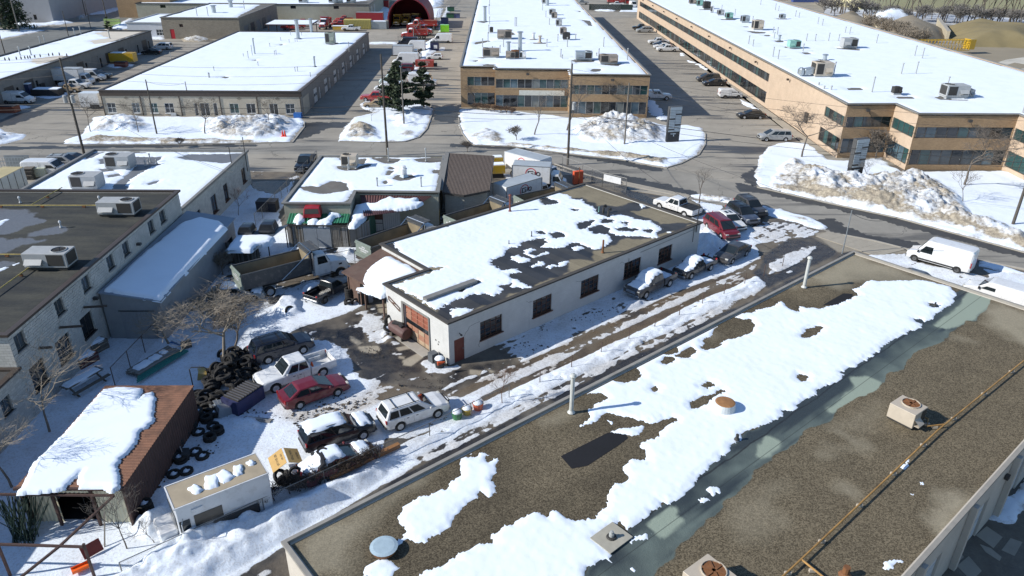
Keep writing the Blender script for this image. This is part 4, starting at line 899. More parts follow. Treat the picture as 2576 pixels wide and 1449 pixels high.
for x,y in ((47.7,119.5),):MB().box((0,0,0),(.3,1.0,1.6)).build('wall_cabinet',M_BROWNTRIM,rb,loc=tuple(lr((x-.25,y,2.9))),rot=(0,0,-TH9))
for x,y,z in ((51,106.4,7.1),(62.5,100.6,7.1)):MB().box((0,0,0),(.5,.4,.35)).tube([(.1,.1,-.1),(.9,.4,-1.0)],.03).build('wall_lamp',M_DARKTRIM,rb,loc=tuple(lr((x,y,z))),rot=(0,0,-TH9))
S4=[M4(rb) @ Vector((p[0],p[1],0)) for p in lf4]
def rtl(pts):return TL(3,0,pts,H4)
rh=[rtl(q) for q in ([(792,882),(930,878),(960,898),(812,900)],[(1298,966),(1440,966),(1475,984),(1310,986)],[(342,522),(400,522),(438,540),(375,542)],[(1680,975),(1740,960),(1780,990),(2020,1000),(1990,1005),(1740,996)],[(85,182),(190,182),(180,192),(100,192)],[(500,590),(560,592),(600,606),(545,612)],[(70,405),(150,405),(150,420),(100,422)],[(690,478),(925,490),(920,504),(860,500),(700,488)],[(0,345),(30,355),(0,362)],[(165,462),(330,485),(260,490),(180,475)])]
rh += [TL(2,0,q,H4) for q in ([(2370,312),(2400,308),(2550,320),(2540,332),(2450,334)],[(2325,262),(2380,262),(2386,270),(2340,270)],[(1880,92),(2000,86),(1990,98),(1900,98)],[(2100,188),(2260,190),(2240,200),(2120,198)],[(2530,350),(2576,348),(2576,362),(2540,358)])]
roof_snow([S4],rh,H4-.08,.4,.10,.4,.25,.8,0,[M4(rb) @ Vector((p[0],p[1],0)) for p in [(lf4[0][0]-.4,lf4[0][1]-.4),(lf4[1][0]+.3,lf4[1][1]-.5),(lf4[2][0]+.3,lf4[2][1]-.4),(lf4[3][0]+.3,lf4[3][1]-.4),(lf4[4][0]+.3,lf4[4][1]-.4),(lf4[5][0]+.3,lf4[5][1]-.4),(lf4[6][0]+.3,lf4[6][1]+.5),(lf4[7][0]-.4,lf4[7][1]+.9)]],seed=270)
# ==== 5. low cream building
O2=Vector((-36.98,128.71,0));TH2=R(91.32);H2=4.21
be=empty('industrial_unit',O2,TH2,'low cream block building with blank white snow roof and dark brown fascia','building')
Lf,Wf=75.5,34.3
# front wall runs from D(0, 34.3) to A(0, 0); measured from the left corner
fx=lambda x:(x+71.25)
fro=[(-70.6,-69.1,.45,2.15),(-66.3,-65.0,.45,2.15),(-63.3,-61.9,.45,2.15),(-60.7,-59.1,.45,2.15),(-55.6,-55.0,0,2.2),(-54.6,-53.0,0,2.2),(-52.3,-51.6,0,2.2),(-49.5,-47.9,.45,2.15),(-46.6,-45.0,.45,2.15),(-42.6,-41.1,0,2.15),(-39.8,-38.2,.45,2.15)]
ops=[(fx(a),fx(b),c,d) for a,b,c,d in fro]
wall(be,(0,Wf),(0,0),0,H2-.75,M_CREAM,ops)
wall(be,(-.12,Wf+.12),(-.12,-.12),H2-.85,H2+.02,M_BROWNTRIM,(),.3,name='fascia')
for k,(a,b,c,d) in enumerate(ops):
    if c > .1:window(be,(0,Wf),(0,0),a,b,c,d,2,2,M_FRAMEW,[G_GREY,G_SKYTONE,G_TEAL,G_DARK,G_BLIND][k % 5],.1,.07,sill=True)
    else:window(be,(0,Wf),(0,0),a,b,c,d,1 if b-a < 1 else 2,1,M_FRAMEW,G_DARK,.1,.07)
for x in (-71.2,-64.6,-57.9,-51.0,-44.6,-37.1):MB().box((-.06,0,1.75),(.1,.12,3.5)).build('downpipe',M_BROWNTRIM,be,loc=(0,Wf-fx(x),0))
for x in (-67,-61.2,-54.2,-47.6,-41):MB().add([(0,-.45,0),(0,0,-.3),(0,.45,0),(0,0,.3)],[(0,1,2,3)]).build('diamond_relief',M_TAUPE,be,loc=(-.012,Wf-fx(x),3.0))
for k in range(1):MB().box((-.4,0,.3),(.35,.9,.6)).build('heat_pump',M_PALETRIM,be,loc=(0,Wf-fx(-59.8+.6),0))
ops=[]
for k in range(7):
    y0=9.5+9.3*k;ops += [(y0,y0+3.1,0,2.7),(y0+4.6,y0+5.6,0,2.2)]
M_GREYCLAD=plain('grey_cladding',(.20,.19,.175),.8,.15,.8,dirt=.2,kind='world')  # one grey tone shared by several walls and doors
wall(be,(0,0),(Lf,0),0,H2-.02,M_GREYCLAD,ops)
M_WDOOR=plain('white_garage_door',(.52,.53,.52),.5,.06,1)
for k,(a,b,c,d) in enumerate(ops):
    if b-a > 2:
        dd=door(be,(0,0),(Lf,0),a+.03,b-.03,c,d,M_WDOOR,inset=.15,name='garage_door',panels=4)
        for q in range(2):MB().box((.9+q*1.2,-.06,1.5),(.75,.03,.5)).build('pane',G_DARK,dd)
    else:door(be,(0,0),(Lf,0),a+.03,b-.03,c,d,M_WDOOR if k % 4 else M_DARKTRIM,M_DARKTRIM,.1)
MB().add([(1.0,-.014,0),(5.5,-.014,0),(5.5,-.014,2.9),(1.0,-.014,2.9)],[(0,1,2,3)]).build('pale_panel',M_CREAM,be)
wall(be,(Lf,0),(Lf,Wf),0,H2-.02,M_GREYCLAD);wall(be,(Lf,Wf),(0,Wf),0,H2-.02,M_CREAM)
slab(be,[(.2,.2),(Lf-.2,.2),(Lf-.2,Wf-.2),(.2,Wf-.2)],H2-.08,M_ROOFBUR);parapet(be,[(0,0),(Lf,0),(Lf,Wf),(0,Wf)],H2-.02,M_BROWNTRIM,.42,.16)
S2=[M4(be) @ Vector((x,y,0)) for x,y in [(.3,.75),(Lf-.2,.75),(Lf-.2,Wf-.2),(.3,Wf-.2)]]
bh=[TL(1,0,q,H2) for q in ([(705,440),(740,425),(830,425),(820,440),(770,450)],[(225,446),(260,442),(275,448),(250,454)],[(395,388),(465,386),(455,394)],[(565,663),(620,663),(600,672)])] + [TL(0,0,q,H2) for q in ([(2225,772),(2260,766),(2300,774),(2270,784)],[(2530,600),(2576,596),(2576,610)])]
roof_snow([S2],bh,H2-.06,.35,.12,.4,.15,.8,0,S2,seed=280)
# ==== 6. grey two-storey block at the left
O6=Vector((-32.80,41.2,0));H6=6.57;L6=28.4
g6=empty('block_building',O6,R(91.1),'dark roofed two storey grey split block building at the left edge, wall in shade','building')
def y6(y):return y-41.2
up=[(64.8,66.0),(62.3,63.4),(57.2,58.3),(54.4,55.5),(50.4,51.5),(46.6,47.7),(41.7,42.8)]
lo=[(48.9,50.6,1.7,3.45),(45.4,47.2,1.6,3.45),(42.1,43.8,1.5,3.4)]
W6=[(y6(a),y6(b),5.0,6.15) for a,b in up] + [(y6(a),y6(b),c,d) for a,b,c,d in lo]
W6=[w for w in W6 if w[0] > 0]
wall(g6,(0,0),(L6,0),0,H6-.02,M_GREYBLOCK,W6)
for k,(a,b,c,d) in enumerate(W6):
    if c > 4:window(g6,(0,0),(L6,0),a,b,c,d,2,1,M_FRAMEAL,G_GREY,.14,.05,sill=True)
    else:window(g6,(0,0),(L6,0),a,b,c,d,2,1,M_FRAMED,G_DARK if k % 2 else G_GREY,.14,.06,sill=True)
wall(g6,(L6,0),(L6,40),0,H6-.02,M_GREYBLOCK);wall(g6,(0,40),(0,0),0,H6-.02,M_GREYBLOCK);wall(g6,(L6,40),(0,40),0,H6-.02,M_GREYBLOCK)
slab(g6,[(.2,.2),(L6-.2,.2),(L6-.2,39.8),(.2,39.8)],H6-.08,M_ROOFBUR)
parapet(g6,[(0,0),(L6,0),(L6,40),(0,40)],H6-.02,M_BROWNTRIM,.4,.18)
# lower south part with its own roof
g6b=empty('block_building',Vector((-32.42,22.0,0)),R(91.1),'lower grey block wing with dark roof edge at bottom left corner','building')
wall(g6b,(0,0),(19.2,0),0,4.0,M_GREYBLOCK,[(16.7,17.7,1.9,3.1),(9,10.2,1.9,3.1)]);wall(g6b,(0,40),(0,0),0,4.0,M_GREYBLOCK)
for a,b in ((16.7,17.7),(9,10.2)):window(g6b,(0,0),(19.2,0),a,b,1.9,3.1,2,1,M_FRAMEAL,G_GREY,.14,.05,sill=True)
slab(g6b,[(.1,.1),(19.0,.1),(19.0,39.8),(.1,39.8)],4.0,plain('dark_roof_felt',(.05,.05,.05),.9));parapet(g6b,[(0,0),(19.1,0),(19.1,40),(0,40)],4.0,M_BROWNTRIM,.4,.16)
# individual split-face blocks proud of their joints
def block_courses(root,Lw,z0,z1,ops,mat,limit=300,near_first=True,y0=.16):
    me=MB().box((0,0,0),(.376,.05,.178)).mesh('block');rest=MB();cnt=0;rr=random.Random(5)
    cells=[]
    nz_=int((z1-z0)/.2)
    for j in range(nz_):
        z=z0+.1+j*.2;x=.2 + (.2 if j % 2 else 0)
        while x < Lw-.15:
            if not any(o[0]-.19 < x < o[1]+.19 and o[2]-.09 < z < o[3]+.09 for o in ops):cells.append((x,z))
            x += .4
    cells.sort(key=lambda c:c[0]-.6*c[1])
    for x,z in cells:
        dy=-rr.uniform(.0,.022)
        if cnt < limit:link('block',me,mat,root,(x,dy,z))
        else:rest.box((x,dy,z),(.376,.05,.178))
        cnt += 1
    o=rest.build('block_courses',mat,root);tag(o,kind='stuff')
block_courses(g6,L6,.0,H6-.3,W6,plain('split_block_face',(.48,.47,.435),.92,.18,1.2,.02,kind='world',dirt=.1))
# brackets, lamps and a beam on that wall
for y,z,L_ in ((46.3,4.3,1.6),(43.6,4.2,.9),(49.7,4.15,1.7)):
    MB().bar((y6(y),-.1,z),(y6(y)+L_*.2,-L_,z-.05),.14).build('wall_beam',M_BROWNTRIM,g6)
for y,z in ((59.6,5.2),(51.3,4.1)):MB().box((y6(y),-.2,z),(.3,.4,.2)).build('wall_lamp',M_DARKTRIM,g6)
# low snow and wet patches on the dark roof
z6=H6-.07
def g6roof():
    t=NT('dark_felt_roof');p=t.pos('world');w,sn=t.attr('wet'),t.attr('ice')
    f1=t.noise(p,5,6,.7);m1=t.noise(t.mapping(p,(.25,1,1)),.8,5,.6)
    c=t.mix(t.step(m1,.35,.65),(.030,.033,.034),(.062,.062,.052));c=t.mul(c,t.step(f1,.25,.75,.75,1.25))
    c=t.mix(w,c,t.mix(t.step(f1,.3,.7),(.17,.18,.20),(.12,.13,.15)))
    t.set(col=c,rough=t.step(w,0,1,.9,.35),spec=.3);t.bump(f1,.02,.7);return t.m
wetp=[TL(0,1,q,z6) for q in ([(-300,640),(0,640),(300,655),(330,700),(350,740),(450,760),(440,780),(380,800),(200,880),(0,920),(-300,940)],[(-300,940),(0,945),(250,960),(480,950),(500,970),(420,1000),(200,1030),(100,1060),(0,1100),(-300,1130)],[(300,900),(440,860),(620,830),(680,870),(640,910),(460,925),(320,920)],[(-300,1190),(0,1185),(150,1190),(60,1260),(0,1290),(-300,1400)])]
gp6=[M4(g6) @ Vector((x,y,0)) for x,y in [(.1,.1),(L6-.1,.1),(L6-.1,39.9),(.1,39.9)]]
def f6(X,Y):
    n=fbm(X*.8,Y*.8,290,5);w=np.zeros(X.shape)
    for q in wetp:w=np.maximum(w,np.clip((sd(q,X,Y)+n*.8)/.15+.5,0,1))
    return dict(wet=w*.8,ice=w)
attr_roof('roof_felt',gp6,z6+.01,.16,R(91.1),f6,g6roof(),g6)
roof_snow([TL(0,1,q,z6) for q in ([(-100,800),(0,775),(60,757),(98,760),(50,785),(0,830),(-100,880)],[(-60,1300),(0,1255),(60,1238),(90,1245),(40,1270),(0,1285)],[(120,1220),(190,1195),(200,1200),(140,1226)])],[],z6+.02,.1,.05,.2,.1,2,0,None,seed=291)
# ==== 7. grey block unit behind it, snow roof
O7=Vector((-33.85,70.47,0));H7=4.23
g7o=[(3.1,4.5,.9,2.8),(7.7,9.3,.9,2.9),(11.8,13.2,.9,2.9),(18.3,19.7,1.0,2.8)]
g7,C7=simple_building('industrial_unit',O7,R(90.74),21.5,19.45,H7,M_GREYBLOCK,plain('grey_membrane_roof',(.15,.16,.175),.6,.2,.4,kind='world'),M_GREYTRIM,'grey block unit with two rooftop air units in melting snow',{0:g7o,1:[(2,5,0,2.5)]})
for o in g7o:window(g7,C7[0],C7[1],*o,2,2,M_FRAMERUST,G_GREY,.12,.06,sill=True)
def t7(ix,iy,q):return TL(ix,iy,q,H7)
S7=[M4(g7) @ Vector((x,y,0)) for x,y in [(-.0,.2),(21.3,.2),(21.3,19.2),(-.0,19.2)]]
h7=[t7(0,1,q) for q in ([(1800,130),(1900,100),(2100,100),(2450,85),(2470,110),(2400,160),(2250,185),(2050,170),(1880,155)],[(1310,120),(1500,130),(1640,120),(1600,150),(1540,190),(1600,200),(1520,220),(1440,260),(1300,350),(1250,410),(1290,440),(1240,470),(1120,470),(1150,420),(1300,290),(1400,215),(1370,170)],[(1490,400),(1530,380),(1590,365),(1570,390),(1510,405)],[(1010,150),(1150,130),(1130,180),(1030,190)],[(1010,250),(1080,245),(1150,265),(1040,275)],[(960,283),(1000,283),(1045,298),(1010,304)],[(1230,78),(1400,76),(1510,84),(1300,86)],[(900,100),(960,80),(1060,76),(980,100),(860,150)],[(1090,310),(1180,295),(1200,310),(1100,330)])]
roof_snow([S7],h7,H7-.06,.12,.08,.25,.3,1.1,0,S7,seed=300,noise2=.2)
# ==== 8. workshop in the middle: flat roof, brown ribbed roof, sheds
H8=4.0
O8=Vector((-24.2,73.55,0));w8=empty('workshop',O8,R(0),'low workshop with snowy flat roof beside a brown ribbed sloping roof','building')
l8=local(w8)
F8=[(-24.3,73.55),(-17.3,73.7),(-17.5,77.6),(-8.3,77.6),(-8.9,91.5),(-24.4,90.9)]
F8l=[(p.x,p.y) for p in (l8((x,y,0)) for x,y in F8)]
for i in range(6):wall(w8,F8l[i],F8l[(i+1) % 6],0,H8-.02,M_TANBLOCK)
slab(w8,F8l,H8-.06,M_ROOFBUR);parapet(w8,F8l,H8-.02,M_GREYTRIM,.36,.16)
S8=[Vector((x,y,0)) for x,y in [(-24.05,73.8),(-17.55,73.95),(-17.75,77.85),(-8.6,77.85),(-9.1,91.25),(-24.15,90.65)]]
def t8(ix,iy,q):return TL(ix,iy,q,H8)
h8=[t8(1,1,q) for q in ([(440,430),(560,420),(640,430),(700,400),(760,375),(850,375),(910,390),(905,420),(930,460),(870,470),(780,480),(680,495),(600,485),(520,465),(470,450)],[(820,220),(900,215),(1000,245),(1100,205),(1165,200),(1140,215),(1020,258),(900,262),(830,240)],[(840,140),(890,140),(880,160),(850,158)],[(1020,150),(1100,145),(1080,200),(1040,190)],[(1170,140),(1300,135),(1450,150),(1430,170),(1380,190),(1300,190),(1220,160)],[(1610,150),(1700,140),(1880,130),(1880,175),(1750,182),(1640,175)],[(1385,340),(1430,310),(1560,305),(1595,330),(1540,355),(1450,367)],[(1335,240),(1360,228),(1388,238),(1360,250)],[(1312,300),(1340,265),(1376,268),(1340,308)],[(1283,372),(1310,365),(1320,380),(1300,395)],[(1783,268),(1800,258),(1868,262),(1865,290),(1800,288)],[(890,580),(930,560),(970,500),(960,560),(930,595)])]
roof_snow([S8],h8,H8-.05,.12,.08,.25,.22,1.3,0,S8,seed=310)
# ribbed brown roof and its block walls
M_TILE=plain('brown_roof_sheet',(.15,.118,.095),.7,.16,3,.01)
brn=empty('roofed_annex',Vector((-8.4,77.6,0)),0,'grey block annex under a brown ribbed roof falling to the yard','building')
q8=[G(1129,386,5.0),G(1243,393,5.0),G(1232,479,3.55),G(1167,492,3.3),G(1112,484,3.4)]
lb=local(brn);q8=[lb(p) for p in q8]
rf=MB();rf.add(q8+[p-Vector((0,0,.14)) for p in q8],[(0,1,2,3,4),(9,8,7,6,5)]+[(i,i+5,(i+1) % 5+5,(i+1) % 5) for i in range(5)]);ro=rf.build('roof',M_TILE,brn)
rib=MB()
def lerp(a,b,t):return a+(b-a)*t
bot=[q8[4],q8[3],q8[2]]
for k in range(34):
    u=(k+.5)/34;p=lerp(q8[0],q8[1],u);L1=(q8[3]-q8[4]).length;L2=(q8[2]-q8[3]).length;s_=u*(L1+L2)
    e=lerp(q8[4],q8[3],s_/L1) if s_ < L1 else lerp(q8[3],q8[2],(s_-L1)/L2)
    rib.bar(p+Vector((0,0,.03)),e+Vector((0,0,.03)),.10,.07)
tag(rib.build('roof_ribs',M_TILE,brn),kind='stuff')
bb=[(p.x,p.y) for p in (q8[4],q8[3],q8[2],q8[1],q8[0])]
M_GB2=block_mat('grey_block',(.34,.335,.30),.4,.2,.72,.006,.15,vary=.06)
ins=[(bb[0][0]+.3,bb[0][1]+.3),(bb[1][0],bb[1][1]+.35),(bb[2][0]-.35,bb[2][1]+.35),(bb[3][0]-.35,bb[3][1]-.3),(bb[4][0]+.3,bb[4][1]-.3)]
hts=[3.3,3.25,3.45,4.9,4.9]
for i in range(5):
    a,b=ins[i],ins[(i+1) % 5];za,zb_=hts[i],hts[(i+1) % 5]
    m=MB().add([(a[0],a[1],0),(b[0],b[1],0),(b[0],b[1],zb_),(a[0],a[1],za)],[(0,1,2,3)]);o=link('wall',m.mesh('wall'),M_GB2,brn)
pf=MB();pf.bar(q8[0]+Vector((-.2,0,.05)),q8[4]+Vector((-.2,0,.25)),.5,.12);pf.build('flashing',M_GREYTRIM,brn)
fa=MB();[fa.bar(q8[i]-Vector((0,0,.08)),q8[j]-Vector((0,0,.08)),.08,.22) for i,j in ((4,3),(3,2),(2,1),(0,1))];fa.build('gutter',M_DARKTRIM,brn)
def corrugated(parent,c00,c10,c01,c11,n,amp,mat,name='roof_sheet',kind=None):
    """crests run from the 0x edge to the 1x edge"""
    c00,c10,c01,c11=map(Vector,(c00,c10,c01,c11));nn=n*4;nrm=(c10-c00).cross(c01-c00).normalized();nrm=nrm if nrm.z > 0 else -nrm
    vs=[]
    for i in range(nn+1):
        o_=nrm*amp*[0,1,1,0][i % 4];vs.append(lerp(c00,c10,i/nn)+o_);vs.append(lerp(c01,c11,i/nn)+o_)
    m=MB().add(vs,[(2*i,2*i+2,2*i+3,2*i+1) for i in range(nn)])
    o=m.build(name,mat,parent);return o
def planks(parent,a,b,z0,z1,w,mats,name='plank',gap=.015,seed=1,th=.03):
    a=Vector((a[0],a[1],0));b=Vector((b[0],b[1],0));d=b-a;Lw=d.length;rz=math.atan2(d.y,d.x);n=int(Lw/w);rr=random.Random(seed)
    me=MB().box((0,0,.5),(w-gap,th,1)).mesh(name)
    for k in range(n):
        p=a+d*((k+.5)/n);h=z1-z0-rr.uniform(0,.06)
        o=link(name,me,mats[rr.randrange(len(mats))],parent,(p.x,p.y,z0),(rr.uniform(-.01,.01),rr.uniform(-.012,.012),rz));o.scale=(1,1,h)
M_PL=[plain('weathered_plank',(.20,.185,.16),.9,.25,4,.01,dirt=.3),plain('dark_plank',(.13,.115,.095),.9,.25,4,.01),plain('silver_plank',(.26,.25,.23),.85,.2,4,.01)]
M_GREENR=plain('green_roof_sheet',(.035,.19,.105),.45,.12,2,metal=.1);M_GALV=plain('galvanised_sheet',(.32,.35,.37),.4,.12,1.5,metal=.5,dirt=.2)
M_REDBR=plain('maroon_sheet',(.10,.045,.045),.6,.15,2)
# green-roofed plank shed
gs_=empty('plank_shed',Vector((-24.0,71.0,0)),0,'plank shed with green corrugated roof carrying a red pickup cab','shed')
lg_=local(gs_)
corrugated(gs_,lg_(G(733,522,3.1)),lg_(G(885,520,3.1)),lg_(G(721,563,2.55)),lg_(G(875,561,2.55)),22,.045,M_GREENR)
fl_,frr=(-23.4,71.25),(-17.2,71.35)
planks(gs_,lg_((-23.5,71.2,0)),lg_((-21.9,71.2,0)),0,2.45,.16,M_PL,seed=3);planks(gs_,lg_((-19.0,71.2,0)),lg_((-17.3,71.3,0)),0,2.45,.16,M_PL,seed=4)
M_GDOOR=plain('grey_painted_door',(.26,.29,.32),.6,.12,1)
for x in (-21.85,-20.42):MB().box((.71,0,1.2),(1.40,.05,2.35)).build('door',M_GDOOR,gs_,loc=tuple(lg_((x,71.18,0))))
MB().box((0,0,0),(6.4,.08,.16)).build('door_rail',M_DARKTRIM,gs_,loc=tuple(lg_((-20.4,71.1,2.5))))
planks(gs_,lg_((-17.3,71.3,0)),lg_((-17.1,73.5,0)),0,2.5,.16,M_PL,seed=5);planks(gs_,lg_((-23.5,73.5,0)),lg_((-23.5,71.2,0)),0,2.6,.16,M_PL,seed=6)
# curved run of grey boards between the sheds
fn=empty('board_fence',Vector((-17.2,71.3,0)),0,'curved run of silvery boards and corrugated sheets between green shed and dump truck','fence');lf_=local(fn)
planks(fn,lf_((-17.1,71.2,0)),lf_((-16.0,72.0,0)),0,2.3,.15,[M_PL[2],M_PL[0],M_GALV],seed=8);planks(fn,lf_((-16.0,72.0,0)),lf_((-15.3,73.4,0)),0,2.3,.15,[M_GALV,M_PL[2]],seed=9)
corrugated(fn,lf_((-15.3,73.4,0)),lf_((-15.0,75.2,0)),lf_((-15.3,73.4,2.6)),lf_((-15.0,75.2,2.6)),9,.04,plain('dark_green_sheet',(.015,.085,.06),.5,.15,2),'side_sheet')
# white-walled lean-to with maroon sheet roof under deep snow
wl=empty('lean_to',Vector((-14.0,75.0,0)),0,'white panelled lean-to with maroon ribbed roof half buried in snow behind the garage','shed');lw_=local(wl)
A_,B_,C_,D_=G(905,485,3.7),G(1095,488,3.7),G(1030,530,2.7),G(915,545,2.7)
corrugated(wl,lw_(A_),lw_(B_),lw_(D_),lw_(C_),26,.05,M_REDBR)
b0=T(1,1,1140,900);b1=T(1,1,1550,800);b2=T(1,1,1815,740)
MB().add([lw_((b0.x,b0.y,0)),lw_((b1.x,b1.y,0)),lw_((b1.x,b1.y,2.65)),lw_((b0.x,b0.y,2.65))],[(0,1,2,3)]).build('wall',plain('white_wall_panel',(.52,.53,.52),.6,.1,1,dirt=.15),wl)
jj=MB()
for k in range(20):
    p=lerp(b0,b1,k/20);jj.box(tuple(lw_((p.x,p.y-.02,1.3))),(.03,.03,2.6))
tag(jj.build('panel_joints',M_PALETRIM,wl),kind='stuff')
corrugated(wl,lw_((b1.x,b1.y,0)),lw_((b2.x,b2.y,0)),lw_((b1.x,b1.y,2.6)),lw_((b2.x,b2.y,3.6)),16,.03,M_REDBR,'side_sheet')
MB().box(tuple(lw_((b0.x+.9,b0.y-.1,2.1))),(1.5,.12,.8)).build('shutter_box',plain('rust_brown_box',(.10,.045,.03),.8,.3,3),wl)
MB().box(tuple(lw_((b0.x+.25,b0.y-.1,1))),(.06,.06,2)).box(tuple(lw_((b0.x+1.6,b0.y-.1,1))),(.06,.06,2)).box(tuple(lw_((b0.x+.9,b0.y-.1,1.25))),(1.3,.06,.06)).build('door_frame',M_DARKTRIM,wl)
# its snow follows the slope
def slope_snow(poly_px,tile,z_hi,z_lo,yhi,ylo,th=.28,seed=320,nz=.25,cell=.1,edge=.45):
    P=[]
    for q_ in poly_px:
        z_=(z_hi+z_lo)/2
        for _ in range(6):p_=T(*tile,*q_,z_+.15);z_=z_lo+(z_hi-z_lo)*min(1.1,max(-.2,(p_.y-ylo)/(yhi-ylo)))
        P.append(p_)
    X,Y,U,V=grid_for([P],cell);d=sd(P,X,Y)+nz*fbm(X*1.2,Y*1.2,seed,4)
    zb_=z_lo+(z_hi-z_lo)*np.clip((Y-ylo)/(yhi-ylo),-.2,1.1);bump=th*np.clip(d/edge,0,1)**.55*(1+.4*fbm(X*.8,Y*.8,seed+2,3))
    o=grid_mesh('snow_cover',X,Y,np.where(d > 0,zb_+.03+bump,zb_-.15),d > 0,M_RSNOW);tag(o,kind='stuff');return o
slope_snow([(1270,520),(1340,502),(1420,515),(1640,515),(1600,540),(1700,540),(1620,620),(1560,655),(1280,690),(1140,700),(1090,740),(1000,830),(935,830),(960,720),(1000,640),(1000,600),(1100,575),(1220,560)],(1,1),3.7,2.6,77.5,74.0,.26,321)
slope_snow([(380,770),(400,700),(440,682),(480,700),(470,760),(420,790)],(1,1),3.1,2.55,73.3,71.2,.22,325)
slope_snow([(600,800),(650,760),(720,730),(740,680),(780,672),(860,690),(865,705),(790,710),(760,740),(770,790),(700,812)],(1,1),3.1,2.55,73.3,71.2,.2,326)
slope_snow([(520,770),(560,740),(600,735),(620,760),(590,790),(530,790)],(1,1),3.1,2.55,73.3,71.2,.2,327)
# ==== 9. grey lean-to store against the big wall, snow roof in shade
O9=Vector((-32.8,52.0,0));s9=empty('store_shed',O9,R(91),'long grey concrete board shed with blue shaded snow roof against the block wall','shed')
M_CONCB=plain('grey_cement_board',(.27,.28,.29),.85,.14,.9,.006,dirt=.2);L9,D9=18.0,4.6
wall(s9,(0,-D9),(L9,-D9),0,3.5,M_CONCB,[(15.2,17.0,0,2.1)],.12)
for x_,f_ in ((0,(3,2,1,0)),(L9,(0,1,2,3))):MB().add([(x_,-D9,0),(x_,0,0),(x_,0,4.25),(x_,-D9,3.5)],[f_]).build('wall',M_CONCB,s9)
for k in (0,1):MB().box((-.03,-3.5+1.3*k+.62-.3,1.3),(.05,1.25,2.5)).build('door',plain('grey_barn_door',(.24,.25,.26),.8,.1,2),s9)
MB().box((-.06,-2.6,2.62),(.05,2.9,.06)).build('door_rail',M_DARKTRIM,s9)
MB().add([(-.2,.0,4.35),(L9+.2,.0,4.35),(L9+.2,-D9-.2,3.60),(-.2,-D9-.2,3.60),(-.2,.0,4.23),(L9+.2,.0,4.23),(L9+.2,-D9-.2,3.48),(-.2,-D9-.2,3.48)],[(0,1,2,3),(7,6,5,4),(3,2,6,7),(0,3,7,4),(1,5,6,2)]).build('roof',plain('grey_roof_board',(.24,.28,.33),.7,.1,1),s9)
P9=[(-32.5,52.1),(-28.1,51.9),(-28.2,67.3),(-29.3,68.6),(-31.2,68.8),(-32.2,67.2),(-32.6,60)]
X,Y,U,V=grid_for([P9],.12);d=sd(P9,X,Y)+.15*fbm(X*.9,Y*.9,330,4);zb_=4.35-.16*(X+32.8)
o=grid_mesh('snow_cover',X,Y,np.where(d > 0,zb_+.02+.25*np.clip(d/.3,0,1)**.5+.03*fbm(X*.4,Y*.4,331,3),zb_-.12),d > 0,M_RSNOW);tag(o,kind='stuff')
# ==== 10. rusty shed at the lower left
O10=Vector((-27.1,31.2,0));s10=empty('rusty_shed',O10,R(90),'rust brown sheet metal shed with snow on its roof and an open dark front','shed')
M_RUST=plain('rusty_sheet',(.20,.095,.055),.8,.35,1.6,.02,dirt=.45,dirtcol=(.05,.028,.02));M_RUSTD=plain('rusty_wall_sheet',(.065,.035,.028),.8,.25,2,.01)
M_CRM=plain('cream_sheet',(.62,.58,.42),.55,.1,1.5,dirt=.15)
L10,D10=9.9,5.75
corrugated(s10,(0,.1,2.85),(L10,.1,2.85),(0,-D10-.1,2.95),(L10,-D10-.1,2.95),40,.035,M_RUST)
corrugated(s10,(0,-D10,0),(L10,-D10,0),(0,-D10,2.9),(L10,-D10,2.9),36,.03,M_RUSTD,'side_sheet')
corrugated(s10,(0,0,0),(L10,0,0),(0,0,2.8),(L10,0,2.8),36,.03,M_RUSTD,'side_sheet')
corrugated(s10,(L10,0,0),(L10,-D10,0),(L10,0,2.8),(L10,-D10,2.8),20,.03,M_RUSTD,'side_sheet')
corrugated(s10,(.3,-.1,0),(.3,-1.7,0),(.3,-.1,2.75),(.3,-1.7,2.75),7,.04,M_CRM,'front_sheet');corrugated(s10,(.3,-3.9,0),(.3,-D10+.1,0),(.3,-3.9,2.8),(.3,-D10+.1,2.8),8,.04,M_CRM,'front_sheet')
corrugated(s10,(.3,-1.7,2.2),(.3,-3.9,2.2),(.3,-1.7,2.78),(.3,-3.9,2.78),9,.04,M_CRM,'front_sheet')
MB().box((4.2,-2.9,.05),(7.4,5,.1)).build('floor',black_void(),s10)  # near-black floor: shade inside the shed put into the colour
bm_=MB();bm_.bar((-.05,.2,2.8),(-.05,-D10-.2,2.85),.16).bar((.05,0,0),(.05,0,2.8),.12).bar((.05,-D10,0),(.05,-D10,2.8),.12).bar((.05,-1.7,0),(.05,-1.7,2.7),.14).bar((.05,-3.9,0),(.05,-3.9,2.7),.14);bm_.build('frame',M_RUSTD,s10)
P10=TL(0,2,[(1030,1010),(1180,985),(1430,1000),(1440,1030),(1380,1120),(1440,1060),(1540,1035),(1565,1100),(1540,1250),(1550,1330),(1480,1400),(1380,1449)],3.05)+TL(0,3,[(1390,60),(1310,190),(1220,260),(1180,330),(1210,480),(1200,560),(1130,590),(1080,580),(1050,550),(900,545),(800,550),(770,480),(820,390),(700,500),(640,560),(380,590),(170,600),(220,520),(330,300),(640,0)],3.05)
X,Y,U,V=grid_for([P10],.08);d=sd(P10,X,Y)+.10*fbm(X*1.2,Y*6.0,340,3)
zb_=2.90+.1*np.clip((X+27.1)/5.75,0,1)
o=grid_mesh('snow_cover',X,Y,np.where(d > 0,zb_+.05+.12*np.clip(d/.3,0,1)**.5,zb_-.1),d > 0,M_RSNOW);tag(o,kind='stuff')
